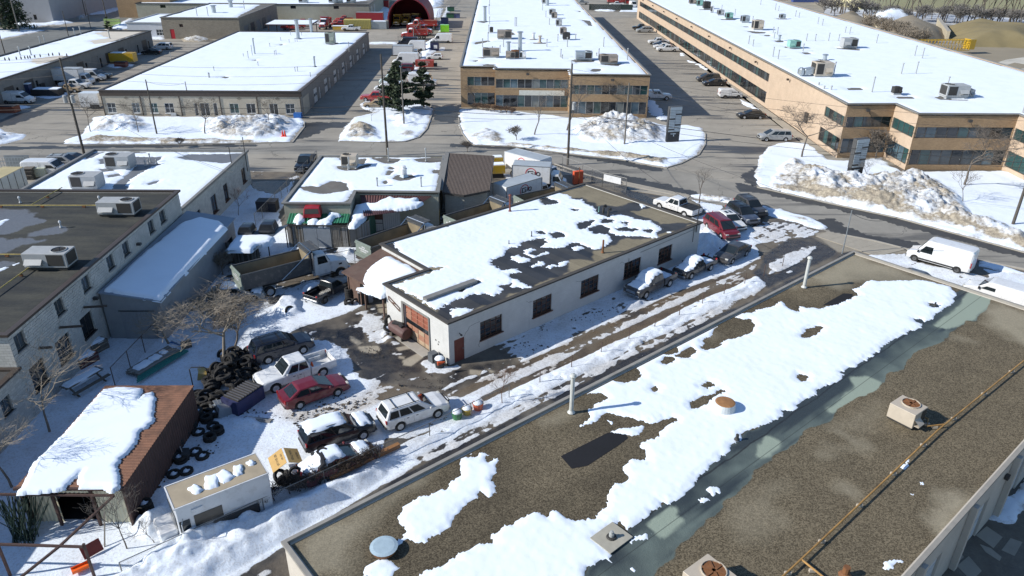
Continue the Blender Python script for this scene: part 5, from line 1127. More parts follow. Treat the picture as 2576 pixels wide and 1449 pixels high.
# ==== 11. far buildings
fl=[(-95.5+0,0)]
f11,C11=simple_building('industrial_unit',Vector((-92.6,108,0)),R(91.8),94.5,15.2,4.2,M_GREYCLAD,M_ROOFBUR,M_DARKTRIM,'long low grey unit with stained snow roof and dark garage doors, far left',{0:[(2+k*6.6,5+k*6.6,0,2.7) for k in range(14)] + [(5.6+k*6.6,6.4+k*6.6,0,2.1) for k in range(14)]})
for k in range(14):
    door(f11,C11[0],C11[1],2.02+k*6.6,4.98+k*6.6,0,2.68,M_DARKTRIM if k % 3 else M_GREYCLAD,panels=4,name='garage_door');window(f11,C11[0],C11[1],5.6+k*6.6,6.4+k*6.6,0,2.1,1,2,M_FRAMED,G_DARK,.1,.07)
S11=[M4(f11) @ Vector((x,y,0)) for x,y in [(.2,.3),(94.2,.3),(94.2,14.9),(.2,14.9)]]
roof_snow([S11],[TL(0,0,q,4.2) for q in ([(330,590),(600,555),(720,560),(640,600),(400,640),(330,625)],[(960,330),(1100,312),(1480,312),(1300,370),(1120,420),(960,440),(900,410),(1100,380)])],4.14,.4,.1,.5,.8,.6,0,S11,seed=350)
MB().add([(40,2,4.135),(93.8,2,4.135),(93.8,13,4.135),(40,9,4.135)],[(0,1,2,3)]).build('stained_roof',plain('tan_roof_ice',(.62,.56,.46),.6,.1,.3,kind='world'),f11)
f12,C12=simple_building('industrial_unit',Vector((-78.1,219.5,0)),R(91.4),40,21.8,5.63,M_TAUPE,M_ROOFBUR,plain('taupe_fascia',(.20,.19,.17),.6),'taupe block building with bright red door and snow roof, upper left',{3:[(2.0,3.2,0,2.6),(4.9,5.9,3.2,4.0)],0:[(4+k*6,8+k*6,0,3.2) for k in range(5)]})
door(f12,C12[3],C12[0],2.0,3.2,0,2.6,plain('bright_red_door',(.42,.02,.03),.45),label='bright red door')
window(f12,C12[3],C12[0],4.9,5.9,3.2,4.0,2,2,M_FRAMERUST,G_DARK,.1,.06)
for k in range(5):door(f12,C12[0],C12[1],4.02+k*6,7.98+k*6,0,3.18,M_DARKTRIM if k % 2 else M_GREYCLAD,panels=4,name='garage_door')
roof_snow([[M4(f12) @ Vector((x,y,0)) for x,y in [(.6,1.4),(38,5),(39.5,21.4),(.6,21.4)]]],[],5.57,.5,.12,.5,.6,.4,0,None,seed=352)
f12b,C12b=simple_building('annex',Vector((-100.0,221.5,0)),R(91.4),22,11,3.9,plain('white_painted_wall',(.50,.52,.55),.7,.06,1),M_ROOFBUR,M_PALETRIM,'low white annex joined to the left of the taupe building',{3:[(2.2,4.2,.8,1.9),(8.0,10.4,.5,2.2)]})
window(f12b,C12b[3],C12b[0],2.2,4.2,.8,1.9,2,1,M_FRAMEW,G_GREY,.1,.08);window(f12b,C12b[3],C12b[0],8.0,10.4,.5,2.2,3,2,M_FRAMEW,G_GREY,.1,.08)
roof_snow([[M4(f12b) @ Vector((x,y,0)) for x,y in [(.3,.3),(21.7,.3),(21.7,10.7),(.3,10.7)]]],[],3.84,.6,.12,.4,.1,.5,0,None,seed=353)
f13,C13=simple_building('industrial_unit',Vector((-49.8,267,0)),R(92.5),70,78,4.9,M_TANBLOCK,M_ROOFBUR,M_DARKTRIM,'long tan wall building with small high windows behind the red truck yard',{3:[(8+k*14.5,9.8+k*14.5,3.6,4.6) for k in range(5)] + [(20,21.4,0,2.5),(36,37.4,0,2.5)],0:[(5,9,0,4),(12,16,0,4)]})
for k in range(5):window(f13,C13[3],C13[0],8+k*14.5,9.8+k*14.5,3.6,4.6,1,1,M_FRAMED,G_DARK,.1,.08)
for x in (20,36):door(f13,C13[3],C13[0],x,x+1.4,0,2.5,M_DARKTRIM)
for x in (5,12):door(f13,C13[0],C13[1],x,x+4,0,4,M_GALV,panels=5,name='garage_door')
roof_snow([[M4(f13) @ Vector((x,y,0)) for x,y in [(2,15),(20,2),(68,.5),(68,77),(1,77)]]],[],4.84,.9,.12,.6,3.5,.12,0,None,seed=354)
# canopy against the taupe building
cn=empty('storage_canopy',Vector((-72,226,0)),R(2),'steel framed storage canopy with snow roof beside the taupe building','canopy')
m=MB();[m.box((x,y,1.6),(.2,.2,3.2)) for x in (0,6,12) for y in (0,9)];m.build('posts',M_FRAMERUST,cn);MB().box((6,4.5,3.3),(13.5,10.5,.15)).build('roof',M_FRAMERUST,cn)
MB().box((6,4.5,3.45),(13,10,.15)).build('snow_layer',M_RSNOW,cn,bevel=.05)
# red fabric arch shelter
M_ARCH=plain('dark_red_fabric',(.20,.018,.032),.6,.12,.6);M_ARCHIN=plain('dark_red_lining',(.17,.016,.028),.8,.1,.6)
ar=empty('arch_shelter',Vector((-33.6,246.0,0)),R(92),'big dark red fabric arch shelter open toward the truck yard','shelter')
def archprof(r_,n=18):
    return [(-r_*math.cos(math.pi*i/n),2.4+(r_*1.02)*math.sin(math.pi*i/n)) for i in range(n+1)]
for nm,r_,mt in (('cover',6.75,M_ARCH),('lining',6.45,M_ARCHIN)):
    pr=[(-r_,0)]+archprof(r_)+[(r_,0)];m=MB();n=len(pr)
    for i in range(n-1):
        for s_ in range(6):
            y0,y1=19*s_/6,19*(s_+1)/6
            m.add([(y0,-pr[i][0],pr[i][1]),(y1,-pr[i][0],pr[i][1]),(y1,-pr[i+1][0],pr[i+1][1]),(y0,-pr[i+1][0],pr[i+1][1])],[(0,1,2,3)])
    if nm == 'cover': m.add([(19,-p[0],p[1]) for p in pr],[tuple(range(n))])
    else:m.add([(18.8,-p[0],p[1]) for p in pr],[tuple(range(n))])
    m.build(nm,mt,ar,smooth=False)
pr1=[(-6.75,0)]+archprof(6.75)+[(6.75,0)];pr2=[(-6.35,0)]+archprof(6.35)+[(6.35,0)]
m=MB();m.add([(0-.02,-p[0],p[1]) for p in pr1]+[(-.02,-p[0],p[1]) for p in pr2],[(i,i+1,i+1+len(pr1),i+len(pr1)) for i in range(len(pr1)-1)]);m.build('rim',M_ARCH,ar)
MB().box((0,6.9,1.3),(1.4,1.0,2.6)).box((0,-6.9,1.3),(1.4,1.0,2.6)).build('base_blocks',M_KERB,ar)
# houses and works at the upper left across the second street
u1,c1_=simple_building('works_building',Vector((-150,252,0)),R(92),60,40,8,plain('grey_cladding_pale',(.30,.31,.33),.6,.06,.5),M_ROOFBUR,M_PALETRIM,'grey clad works with small entrance canopy at the upper left corner',{3:[(22+k*4,23+k*4,.8,2.4) for k in range(4)]})
for k in range(4):window(u1,c1_[3],c1_[0],22+k*4,23+k*4,.8,2.4,1,1,M_FRAMED,G_DARK,.1,.08)
MB().box((-1.5,18,3.4),(3,5,.5)).build('entrance_canopy',M_DARKTRIM,u1)
u2,c2_=simple_building('works_building',Vector((-171,236,0)),R(92),40,18,7,plain('pale_yellow_wall',(.48,.47,.36),.7,.05,.5),M_ROOFBUR,M_PALETRIM,'pale yellow walled works behind the big conifer, upper left corner')
u3,c3_=simple_building('works_building',Vector((-118,268,0)),R(92),40,18,7,M_BRICK,M_ROOFBUR,M_DARKTRIM,'brick end of the works beside the far street')
roof_snow([[M4(u1) @ Vector((x,y,0)) for x,y in [(1,1),(59,1),(59,39),(1,39)]]],[],7.94,1.0,.1,.5,.5,.3,0,None,seed=355)
# pale yellow hall behind the trees, upper right
u4,c4_=simple_building('hall',Vector((262,335,0)),R(97),60,122,14,plain('pale_yellow_cladding',(.66,.61,.36),.6,.05,.3),M_ROOFBUR,M_PALETRIM,'pale yellow clad hall behind the bare trees, upper right')
# truck yard fence and gate by the far end
# ==== vehicles
def paint(name,col,dirt=.25,rough=.32,coat=.6,dirtcol=(.30,.28,.25)):
    if name in _mats:return _mats[name]
    t=NT(name);p=t.pos('obj');z=t.n('ShaderNodeSeparateXYZ');t.L(p,z.inputs[0])
    n1=t.noise(p,2.5,5,.65);low=t.step(z.outputs[2],.2,1.1,1,0)
    f=t.math('MULTIPLY',t.step(t.math('ADD',n1,t.math('MULTIPLY',low,.35)),.5,.85),dirt*1.6,True)
    t.set(col=t.mix(f,col,dirtcol),rough=t.step(f,0,1,rough,.8),coat=coat,coatr=.06,spec=.5)
    _mats[name]=t.m;return t.m
PT=dict(white=paint('white_paint',(.70,.71,.71),.3),black=paint('black_paint',(.008,.009,.011),.03),navy=paint('navy_paint',(.010,.014,.028),.03),grey=paint('dark_grey_paint',(.045,.045,.047),.08),silver=paint('silver_paint',(.30,.31,.31),.2),red=paint('wine_red_paint',(.14,.008,.016),.05),brick=paint('fleet_red_paint',(.40,.022,.018),.2),blue=paint('slate_blue_paint',(.05,.065,.10),.2),beige=paint('tan_paint',(.42,.30,.16),.4),mint=paint('pale_mint_paint',(.50,.62,.60),.2),yellow=paint('machine_yellow',(.55,.34,.02),.25),steel=paint('tipper_grey_paint',(.055,.06,.065),.3,.6,0),green=paint('lime_green_paint',(.25,.70,.02),.05))
M_TYRE=plain('tyre_rubber',(.018,.017,.016),.85,.2,5,.003);M_RIM=plain('alloy_rim',(.55,.56,.57),.35,.1,6,metal=.15);M_RIMD=plain('steel_rim',(.13,.13,.13),.5,.1,6,metal=.5)
M_TRIM=plain('black_plastic',(.022,.022,.023),.6,.15,4);M_CHROME=plain('bright_chrome',(.5,.51,.52),.2,.05,4,metal=1)
M_HEAD=plain('headlamp_lens',(.50,.50,.46),.12,.05,4);M_TAIL=plain('tail_lamp',(.30,.012,.012),.2,.1,4);G_CAR=glass_mat('car_glass',(.022,.030,.034),.04)
def side_poly(top,wheels,r,zb):
    pts=list(top);xf=top[-1][0];out=pts[:]
    for wx in sorted(wheels,reverse=True):
        ra=r+.07
        a0=math.asin(max(-1,min(1,(zb-r)/ra)))
        for k in range(8):
            t=a0+(math.pi-2*a0)*k/7;out.append((wx+ra*math.cos(t),r+ra*math.sin(t)))
    return out
def hull(top,wheels,r,zb,w,tum=.0,Ht=1.0,endr=.06,zr=.03):
    P=side_poly(top,wheels,r,zb);n=len(P);m=MB();xs=[p[0] for p in P];x0,x1=min(xs),max(xs);xm=(x0+x1)/2
    ys=[-w/2,-w/2+.09,-w*.25,w*.25,w/2-.09,w/2];nt=len(top)
    for k,y in enumerate(ys):
        e=k in (0,5);c=k in (2,3)
        for i,(x,z) in enumerate(P):
            f=1 - tum*max(0,(z-.6)/Ht)**1.5;xx,zz=x,z
            if i < nt:
                if e:xx=xm+(x-xm)*(1-endr/(x1-x0)*2);zz=z-zr if z > zb+.1 else z
                elif c:xx=xm+(x-xm)*(1+.03/(x1-x0)*2*2);zz=z+.015 if z > zb+.3 else z
            m.v.append((xx,y*f,zz))
    for k in range(5):
        for i in range(n):
            j=(i+1) % n;m.f.append((k*n+i,k*n+j,(k+1)*n+j,(k+1)*n+i))
    m.f.append(tuple(range(n-1,-1,-1)));m.f.append(tuple(5*n+i for i in range(n)))
    return m
def cabin(xb0,xt0,xt1,xb1,zb,zt,wb,wt):
    m=MB();ys=[(-wb/2,-wt/2),(wb/2,wt/2)]
    v=[(xb0,-wb/2,zb),(xb1,-wb/2,zb),(xb1,wb/2,zb),(xb0,wb/2,zb),(xt0,-wt/2,zt-.03),(xt1,-wt/2,zt-.03),(xt1,wt/2,zt-.03),(xt0,wt/2,zt-.03),(xt0+.08,0,zt+.02),(xt1-.08,0,zt+.02)]
    m.add(v,[(3,2,1,0),(0,1,5,4),(2,3,7,6),(1,2,6,5),(3,0,4,7),(4,5,9,8),(7,8,9,6),(5,6,9),(4,8,7)])
    return m,[Vector(q) for q in v]
def pquad(p00,p10,p11,p01,u0,u1,v0,v1,off=.014):
    f=lambda u,v:(p00*(1-u)+p10*u)*(1-v)+(p01*(1-u)+p11*u)*v
    a,b,c,d=f(u0,v0),f(u1,v0),f(u1,v1),f(u0,v1);n=(b-a).cross(d-a).normalized()*off
    m=MB();m.add([a+n,b+n,c+n,d+n,a-n,b-n,c-n,d-n],[(0,1,2,3),(7,6,5,4),(0,4,5,1),(1,5,6,2),(2,6,7,3),(3,7,4,0)])
    return m
_vc={}
def domecap(x0,x1,z0,z1,w,th,n=10):
    m=MB()
    for i in range(n+1):
        for j in range(n+1):
            u=i/n*2-1;v=j/n*2-1;k=max(0,(1-abs(u)**5)*(1-abs(v)**5))**.4
            m.v.append((lerp(x0,x1,i/n)+.03*math.sin(j*1.7),v*w/2+.04*math.sin(i*1.3),lerp(z0,z1,i/n)-.06+(th+.06)*k+.008*math.sin(i*2.1+j)*k))
    for i in range(n):
        for j in range(n):a=i*(n+1)+j;m.f.append((a,a+n+1,a+n+2,a+1))
    return m
SPEC={
 'sedan': dict(top=[(-2.38,.32),(-2.42,.72),(-2.34,.98),(-1.75,1.04),(-.5,.99),(.95,.96),(1.6,.90),(2.2,.76),(2.4,.58),(2.38,.30)],wh=(1.42,-1.40),r=.33,cab=(-2.12,-1.25,.12,1.22,.95,1.47),W=1.83,sg=((.14,.46),(.49,.80)),L=4.8),
 'hatch': dict(top=[(-1.98,.32),(-2.05,.72),(-2.0,1.0),(-1.7,1.02),(.85,.96),(1.5,.90),(1.95,.76),(2.1,.56),(2.08,.30)],wh=(1.28,-1.32),r=.32,cab=(-2.0,-1.6,.05,.98,.96,1.47),W=1.8,sg=((.12,.44),(.47,.80)),L=4.15),
 'suv': dict(top=[(-2.3,.40),(-2.38,.80),(-2.36,1.10),(-1.8,1.13),(1.0,1.09),(1.8,1.05),(2.25,.92),(2.38,.70),(2.35,.36)],wh=(1.42,-1.38),r=.37,cab=(-2.34,-2.02,.28,1.22,1.06,1.74),W=1.9,sg=((.06,.27),(.30,.55),(.58,.83)),L=4.76,rack=1),
 'minivan': dict(top=[(-2.45,.34),(-2.55,.75),(-2.5,1.05),(-1.8,1.08),(1.4,1.02),(2.1,.94),(2.45,.78),(2.56,.58),(2.52,.30)],wh=(1.58,-1.50),r=.34,cab=(-2.5,-2.2,.55,1.72,1.02,1.74),W=1.95,sg=((.05,.29),(.32,.58),(.61,.84)),L=5.1),
 'pickup': dict(top=[(-.92,.50),(-.92,1.16),(.9,1.14),(1.9,1.12),(2.6,1.06),(2.86,.92),(2.9,.55),(2.85,.42)],wh=(1.85,),r=.40,cab=(-.90,-.72,.55,1.25,1.12,1.86),W=1.98,sg=((.06,.42),(.46,.82)),L=5.8,bed=(-2.92,-.95,-1.8)),
 'small_pickup': dict(top=[(-.55,.46),(-.55,1.02),(.8,1.0),(1.7,.98),(2.3,.92),(2.48,.78),(2.5,.5),(2.46,.38)],wh=(1.55,),r=.36,cab=(-.53,-.38,.45,1.05,.98,1.60),W=1.78,sg=((.08,.34),(.38,.80)),L=5.0,bed=(-2.5,-.57,-1.55)),
}
def wheel_parts(kind,r,wdt,simple):
    key=('wh',r,wdt)
    if key not in _vc:
        ty=MB().lathe([(r*.60,-wdt/2),(r*.93,-wdt/2),(r,-wdt*.3),(r,wdt*.3),(r*.93,wdt/2),(r*.60,wdt/2)],n=18,axis='y',cap=False);rm=MB().lathe([(.03,wdt*.30),(r*.16,wdt*.42),(r*.2,wdt*.30),(r*.56,wdt*.34),(r*.62,wdt*.46),(r*.62,-wdt*.46),(.03,-wdt*.3)],n=18,axis='y')
        for k in range(6):
            t=k*math.pi/3;rm.bar((0,wdt*.38,0),(r*.56*math.cos(t),wdt*.38,r*.56*math.sin(t)),r*.15,.03,up=(0,1,0))
        _vc[key]=(ty.mesh('tyre',smooth=False),rm.mesh('rim'))
    return _vc[key]
def add_wheels(root,xs,track,r,wdt,rim,simple=False,zoff=0):
    ty,rm=wheel_parts('',r,wdt,simple)
    for x in xs:
        for s in (-1,1):
            w=link('wheel',ty,M_TYRE,root,(x,s*track/2,r+zoff),(0,0,0 if s > 0 else math.pi))
            if not simple:link('rim',rm,rim,w)
def vehicle(kind,col,loc,rz,label,group=None,simple=False,snow=0,rim=None,opts=()):
    sp=SPEC[kind];cat='pickup' if 'pickup' in kind else ('minivan' if kind == 'minivan' else 'car')
    nm='pickup_truck' if cat == 'pickup' else ('minivan' if kind == 'minivan' else 'parked_car')
    root=empty(nm,(loc[0],loc[1],loc[2] if len(loc) > 2 else 0),rz,label,cat,group);pm=PT[col];W=sp['W']
    if kind not in _vc:
        d={};zb=sp['top'][0][1]-.02
        hb=hull(sp['top'],sp['wh'],sp['r'],zb,W,.06,1.0,.16,.05)
        xb0,xt0,xt1,xb1,z0,z1=sp['cab'];cb_,v=cabin(xb0,xt0,xt1,xb1,z0,z1,W*.93,W*.77)
        d['body']=hb.mesh('body',bevel=0);d['cabin']=cb_.mesh('cabin',bevel=.05)
        gl=[pquad(v[1],v[2],v[6],v[5],.06,.94,.08,.93)];d['windscreen']=gl[0].mesh('windscreen')
        d['rear_window']=pquad(v[3],v[0],v[4],v[7],.10,.90,.16,.88).mesh('rear_window')
        d['side']=[pquad(v[0],v[1],v[5],v[4],a,b,.10,.84).mesh('side_window') for a,b in sp['sg']] + [pquad(v[2],v[3],v[7],v[6],1-b,1-a,.10,.84).mesh('side_window') for a,b in sp['sg']]
        xf=max(p[0] for p in sp['top']);hz=sp['top'][-3][1];xr=sp['bed'][0] if 'bed' in sp else sp['top'][1][0];rzz=1.0 if 'bed' in sp else sp['top'][2][1]-.12
        d['headlight']=MB().box((0,0,0),(.16,.34,.13)).mesh('headlight',bevel=.02);d['taillight']=MB().box((0,0,0),(.10,.18,.26)).mesh('taillight',bevel=.02);d['lp']=(xf,hz,xr,rzz)
        d['grille']=MB().box((xf-.0,0,hz-.12),(.10,W*.52,.24)).mesh('grille');d['bumper']=MB().box((xf-.02,0,sp['top'][-1][1]+.08),(.16,W*.9,.16)).mesh('bumper',bevel=.03)
        d['rbumper']=MB().box((xr+.03,0,sp['top'][0][1]+.10),(.16,W*.88,.17)).mesh('bumper',bevel=.03)
        d['mirror']=MB().box((0,0,0),(.14,.16,.14)).mesh('mirror',bevel=.03)
        ln=MB()
        for s in (-1,1):
            for x in ((xb0*.35+xb1*.65)-.35,(xb0+xb1)/2-.5):ln.box((x,s*(W/2-.003),.72),(.012,.012,.45));ln.box((x+.25,s*(W/2+.005),.9),(.16,.03,.03))
        d['seams']=ln.mesh('door_seams')
        if 'bed' in sp:
            b0,b1,wx=sp['bed'];zt=z0+.02;prof=[(b0,.55),(b0,zt),(b1,zt),(b1,.5)];pp=side_poly([(x,z) for x,z in prof],(wx,),sp['r'],.5);m=MB()
            for s in (-1,1):
                n=len(pp);ya,yb=s*W/2,s*(W/2-.10)
                m.add([(x,ya,z) for x,z in pp]+[(x,yb,z) for x,z in pp],[tuple(range(n)),tuple(range(2*n-1,n-1,-1))]+[(i,(i+1) % n,(i+1) % n+n,i+n) for i in range(n)])
                m.box((wx,s*(W/2-.22),.75),(1.0,.22,.3))
            m.box((b1-.04,0,.83),(.08,W-.22,.62)).box(((b0+b1)/2,0,.58),(b1-b0-.1,W-.2,.06));d['bed']=m.mesh('bed');d['tailgate']=MB().box((b0+.03,0,(zt+.6)/2),(.07,W-.02,zt-.6)).mesh('tailgate',bevel=.015)
        _vc[kind]=d
    d=_vc[kind];zo=root
    body=link('body',d['body'],pm,root);link('cabin',d['cabin'],PT['black'] if 'dark_roof' in opts else pm,root)
    link('windscreen',d['windscreen'],G_CAR,root)
    if 'bed' in sp:link('bed',d['bed'],pm,root);link('tailgate',d['tailgate'],pm,root)
    link('rear_window',d['rear_window'],G_CAR,root)
    for s_ in d['side']:link('side_window',s_,G_CAR,root)
    add_wheels(root,sp['wh']+((sp['bed'][2],) if 'bed' in sp else ()),W-.22,sp['r'],.24,rim or M_RIM,simple)
    xf,hz,xr,rzz=d['lp']
    for s in (-1,1):link('headlight',d['headlight'],M_HEAD,root,(xf-.12,s*(W/2-.26),hz-.02));link('taillight',d['taillight'],M_TAIL,root,(xr+.05,s*(W/2-.12),rzz))
    if not simple:
        link('grille',d['grille'],M_CHROME if 'pickup' in kind else M_TRIM,root);link('bumper',d['bumper'],M_CHROME if 'pickup' in kind else M_TRIM,root);link('bumper',d['rbumper'],M_CHROME if 'pickup' in kind else M_TRIM,root)
        link('door_seams',d['seams'],M_TRIM,root)
        for s in (-1,1):link('mirror',d['mirror'],pm,root,(sp['cab'][3]-.35,s*(W/2+.08),sp['cab'][4]+.10))
        if sp.get('rack') or 'rack' in opts:
            m=MB();[m.bar((sp['cab'][1]+.2,s*W*.33,sp['cab'][5]+.05),(sp['cab'][2]-.1,s*W*.33,sp['cab'][5]+.05),.04) for s in (-1,1)];[m.bar((x,-W*.33,sp['cab'][5]+.06),(x,W*.33,sp['cab'][5]+.06),.04) for x in (-1.5,-.2)];m.build('roof_rack',M_TRIM,root)
        if 'sunroof' in opts:MB().box((-.5,0,sp['cab'][5]+.005),(.7,.8,.02)).build('sunroof',G_CAR,root)
    if 'tonneau' in opts:
        b0,b1,_=sp['bed'];m=MB();[m.box((b0+(b1-b0)*(k+.5)/3,0,sp['cab'][4]+.05),((b1-b0)/3-.04,W-.16,.05)) for k in range(3)];m.build('bed_cover',M_TRIM,root)
    if 'cap' in opts:
        b0,b1,_=sp['bed'];m,v=cabin(b0+.02,b0+.15,b1,b1+.05,sp['cab'][4],sp['cab'][5],W*.95,W*.8);m.build('bed_cap',pm,root,bevel=.03)
    if 'bull_bar' in opts:
        m=MB();[m.tube([(xf+.05,y,.45),(xf+.14,y,.95)],.035) for y in (-.45,.45)];m.tube([(xf+.14,-.6,.95),(xf+.14,.6,.95)],.035).tube([(xf+.12,-.6,.7),(xf+.12,.6,.7)],.03);m.build('bull_bar',M_TRIM,root)
    if snow:
        c=sp['cab']
        domecap(c[1]-.15,c[2]+.15,c[5],c[5],W*.78,.16*snow).build('roof_snow',M_RSNOW,root,smooth=True)
        if snow >= 1:(domecap(c[2]+.1,c[3]+.1,c[5]-.02,c[4]+.12,W*.80,.2).build('screen_snow',M_RSNOW,root,smooth=True) if 'bed' in sp else None);domecap(c[3]-.0,xf-.25,c[4]+.05,hz+.03,W*.9,.2).build('bonnet_snow',M_RSNOW,root,smooth=True)
        if snow >= 1 and 'bed' in sp:domecap(sp['bed'][0]+.1,sp['bed'][1]-.08,.75,.85,W*.86,.22).build('bed_snow',M_RSNOW,root,smooth=True)
        if snow >= 1.5 and 'bed' not in sp:domecap(c[0]-.3,c[1]+.2,c[4]+.05,c[5]-.05,W*.85,.15).build('rear_snow',M_RSNOW,root,smooth=True)
    return root
def van(loc,rz,label,L=5.9,Hh=2.55,W=2.0,col='white',group=None,simple=False,nose=1.0,opts=()):
    key=('van',L,Hh,W,nose);root=empty('cargo_van',loc,rz,label,'van',group);x1=L/2;pm=PT[col];r=.35;wh=(x1-.85,-x1+1.1)
    hx=x1-nose;zc=1.15
    if key not in _vc:
        top=[(-x1,.42),(-x1,Hh-.25),(-x1+.12,Hh-.05),(-x1+.5,Hh),(hx-.95,Hh),(hx-.65,Hh-.10),(hx+.1,zc+.12),(x1-.18,zc-.12),(x1,zc-.35),(x1,.35)]
        d=dict(body=hull(top,wh,r,.38,W,.10,Hh,.12,.05).mesh('body'))
        f=lambda x,z,s:Vector((x,s*W/2*(1-.10*max(0,(z-.6)/Hh)**1.5)*.93,z))
        a,b=(hx-.62,Hh-.14),(hx+.06,zc+.18);p=[f(*b,-1),f(*b,1),f(*a,1),f(*a,-1)];p=[q+Vector((.035,0,.03)) for q in p];d['ws']=pquad(p[0],p[1],p[2],p[3],.02,.98,.02,.98,.01).mesh('windscreen')
        sw=[]
        for s in (-1,1):
            g=lambda x,z:Vector((x,s*(W/2*(1-.10*max(0,(z-.6)/Hh)**1.5)+.006),z))
            q=[g(hx-1.35,1.22),g(hx-.12,1.22),g(hx-.62,min(Hh-.45,1.95)),g(hx-1.35,min(Hh-.45,1.95))];m=MB().add(q,[(0,1,2,3)]);sw.append(m.mesh('side_window'))
        d['sw']=sw
        d['trim']=MB().box((0,-W/2-.01,.52),(L-2.3,.03,.16)).box((0,W/2+.01,.52),(L-2.3,.03,.16)).box((x1-.03,0,.5),(.14,W*.94,.3)).box((-x1+.0,0,.45),(.14,W*.9,.14)).mesh('side_trim')
        d['seam']=MB().box((-x1-.008,0,Hh*.5),(.012,.02,Hh*.7)).box((hx-1.42,-W/2-.0,1.2),(.015,.02,1.3)).box((-.4,-W/2-.0,1.3),(.015,.02,1.5)).mesh('door_seams')
        _vc[key]=d
    d=_vc[key];link('body',d['body'],pm,root);link('windscreen',d['ws'],G_CAR,root);[link('side_window',s,G_CAR,root) for s in d['sw']]
    link('side_trim',d['trim'],M_TRIM,root)
    add_wheels(root,wh,W-.28,r,.24,M_RIM if simple else M_RIMD,simple)
    for s in (-1,1):
        MB().box((x1-.10,s*(W/2-.24),zc-.22),(.18,.26,.2)).build('headlight',M_HEAD,root);MB().box((-x1-.0,s*(W/2-.10),1.15),(.08,.13,.5)).build('taillight',M_TAIL,root)
        if not simple:MB().box((hx-.05,s*(W/2+.1),1.28),(.12,.2,.26)).build('mirror',M_TRIM,root,bevel=.03)
    if not simple:link('door_seams',d['seam'],M_TRIM,root)
    if 'rack' in opts:
        m=MB();[m.bar((x,-W*.38,Hh+.06),(x,W*.38,Hh+.06),.05) for x in (-2,-1,0,.8)];[m.bar((-2.3,s*W*.38,Hh+.08),(1.1,s*W*.38,Hh+.08),.05) for s in (-1,1)];m.build('roof_rack',M_RIM,root)
    return root
def box_truck(loc,rz,label,L=4.6,Hb=3.25,W=2.35,group=None,logo=False,roofcol=None,snow=0,cab='white',simple=False,rounded=False):
    root=empty('box_truck',loc,rz,label,'truck',group);wm=PT['white']
    MB().box((-L/2-.1,0,(Hb+1.0)/2),(L,W,Hb-1.0)).build('cargo_box',wm,root,bevel=.03)
    MB().box((-L/2-.1,0,Hb+.012),(L-.1,W-.1,.02)).build('box_roof',roofcol or plain('box_roof_skin',(.36,.40,.43),.5,.12,.8),root)
    m=MB()
    for s in (-1,1):m.bar((-L-.1,s*W/2,Hb),(-.1,s*W/2,Hb),.06)
    for x in (-L-.1,-.1):
        for s in (-1,1):m.bar((x,s*W/2,1.0),(x,s*W/2,Hb),.07)
    m.build('corner_rails',M_GREYTRIM if not rounded else wm,root)
    c=MB();top=[(.0,.55),(.0,1.3),(.05,2.15),(.25,2.25),(.95,2.2),(1.45,1.3),(1.85,1.15),(1.95,.9),(1.92,.45)]
    hull(top,(1.25,),.40,.5,2.0,.05,2,.12,.05).build('cab',PT[cab],root)
    q=[Vector((1.47,-.88,1.34)),Vector((1.47,.88,1.34)),Vector((1.02,.82,2.12)),Vector((1.02,-.82,2.12))];pquad(*q,0,1,0,1,.01).build('windscreen',G_CAR,root)
    for s in (-1,1):MB().add([(.25,s*1.003,1.3),(1.3,s*1.003,1.3),(.95,s*.975,1.95),(.25,s*.975,1.95)],[(0,1,2,3)]).build('side_window',G_CAR,root);MB().box((1.9,s*.72,.85),(.12,.3,.18)).build('headlight',M_HEAD,root)
    MB().box((-L/2+.2,0,.78),(L+1.6,.8,.22)).build('chassis',M_TRIM,root)
    add_wheels(root,(1.25,-L+1.3),W-.35,.42,.28,M_RIM,simple)
    if logo:
        for s in (-1,1):
            y=s*(W/2+.02);o=s
            lg=MB();n=20;cx0,cz0=-L*.52,2.25;R0,R1=.62,.72
            for k in range(n):
                t0=math.pi*(-.05+1.25*k/n);t1=math.pi*(-.05+1.25*(k+1)/n)
                lg.add([(cx0+R_*math.cos(t)*(-1)*o*-1*-1 if False else cx0-o*R_*math.cos(math.pi-t)*-1,y,cz0+R_*math.sin(t)) for t,R_ in ((t0,R0),(t1,R0),(t1,R1),(t0,R1))],[(0,1,2,3)])
            lg.build('logo_arc',plain('logo_red',(.55,.03,.04),.5) if label.find('upside') < 0 else M_TRIM,root)
            t=MB();k=-1 if s > 0 else 1;xx=cx0-.0;yb=y+.0*s;y2=y+s*.006
            def bx(x,z,w_,h_):t.box((cx0+k*x,y2,z),(w_,.006,h_))
            bx(-.05,2.52,.70,.10);bx(-.36,2.27,.11,.55);bx(-.03,2.04,.68,.10);bx(.24,2.16,.11,.20);bx(.14,2.26,.28,.09);bx(.52,2.3,.11,.42)
            for j in range(14):
                a0=2*math.pi*j/14;a1=2*math.pi*(j+1)/14;t.add([(cx0+k*.92+rr_*math.cos(a),y2+.003*s,2.24+rr_*math.sin(a)) for a,rr_ in ((a0,.17),(a1,.17),(a1,.28),(a0,.28))],[(0,1,2,3)])
            t.build('logo_letters',M_TRIM,root)
    if snow:domecap(-L-.05,-.15,Hb,Hb,W*.96,.12).build('roof_snow',M_RSNOW,root,smooth=True)
    return root
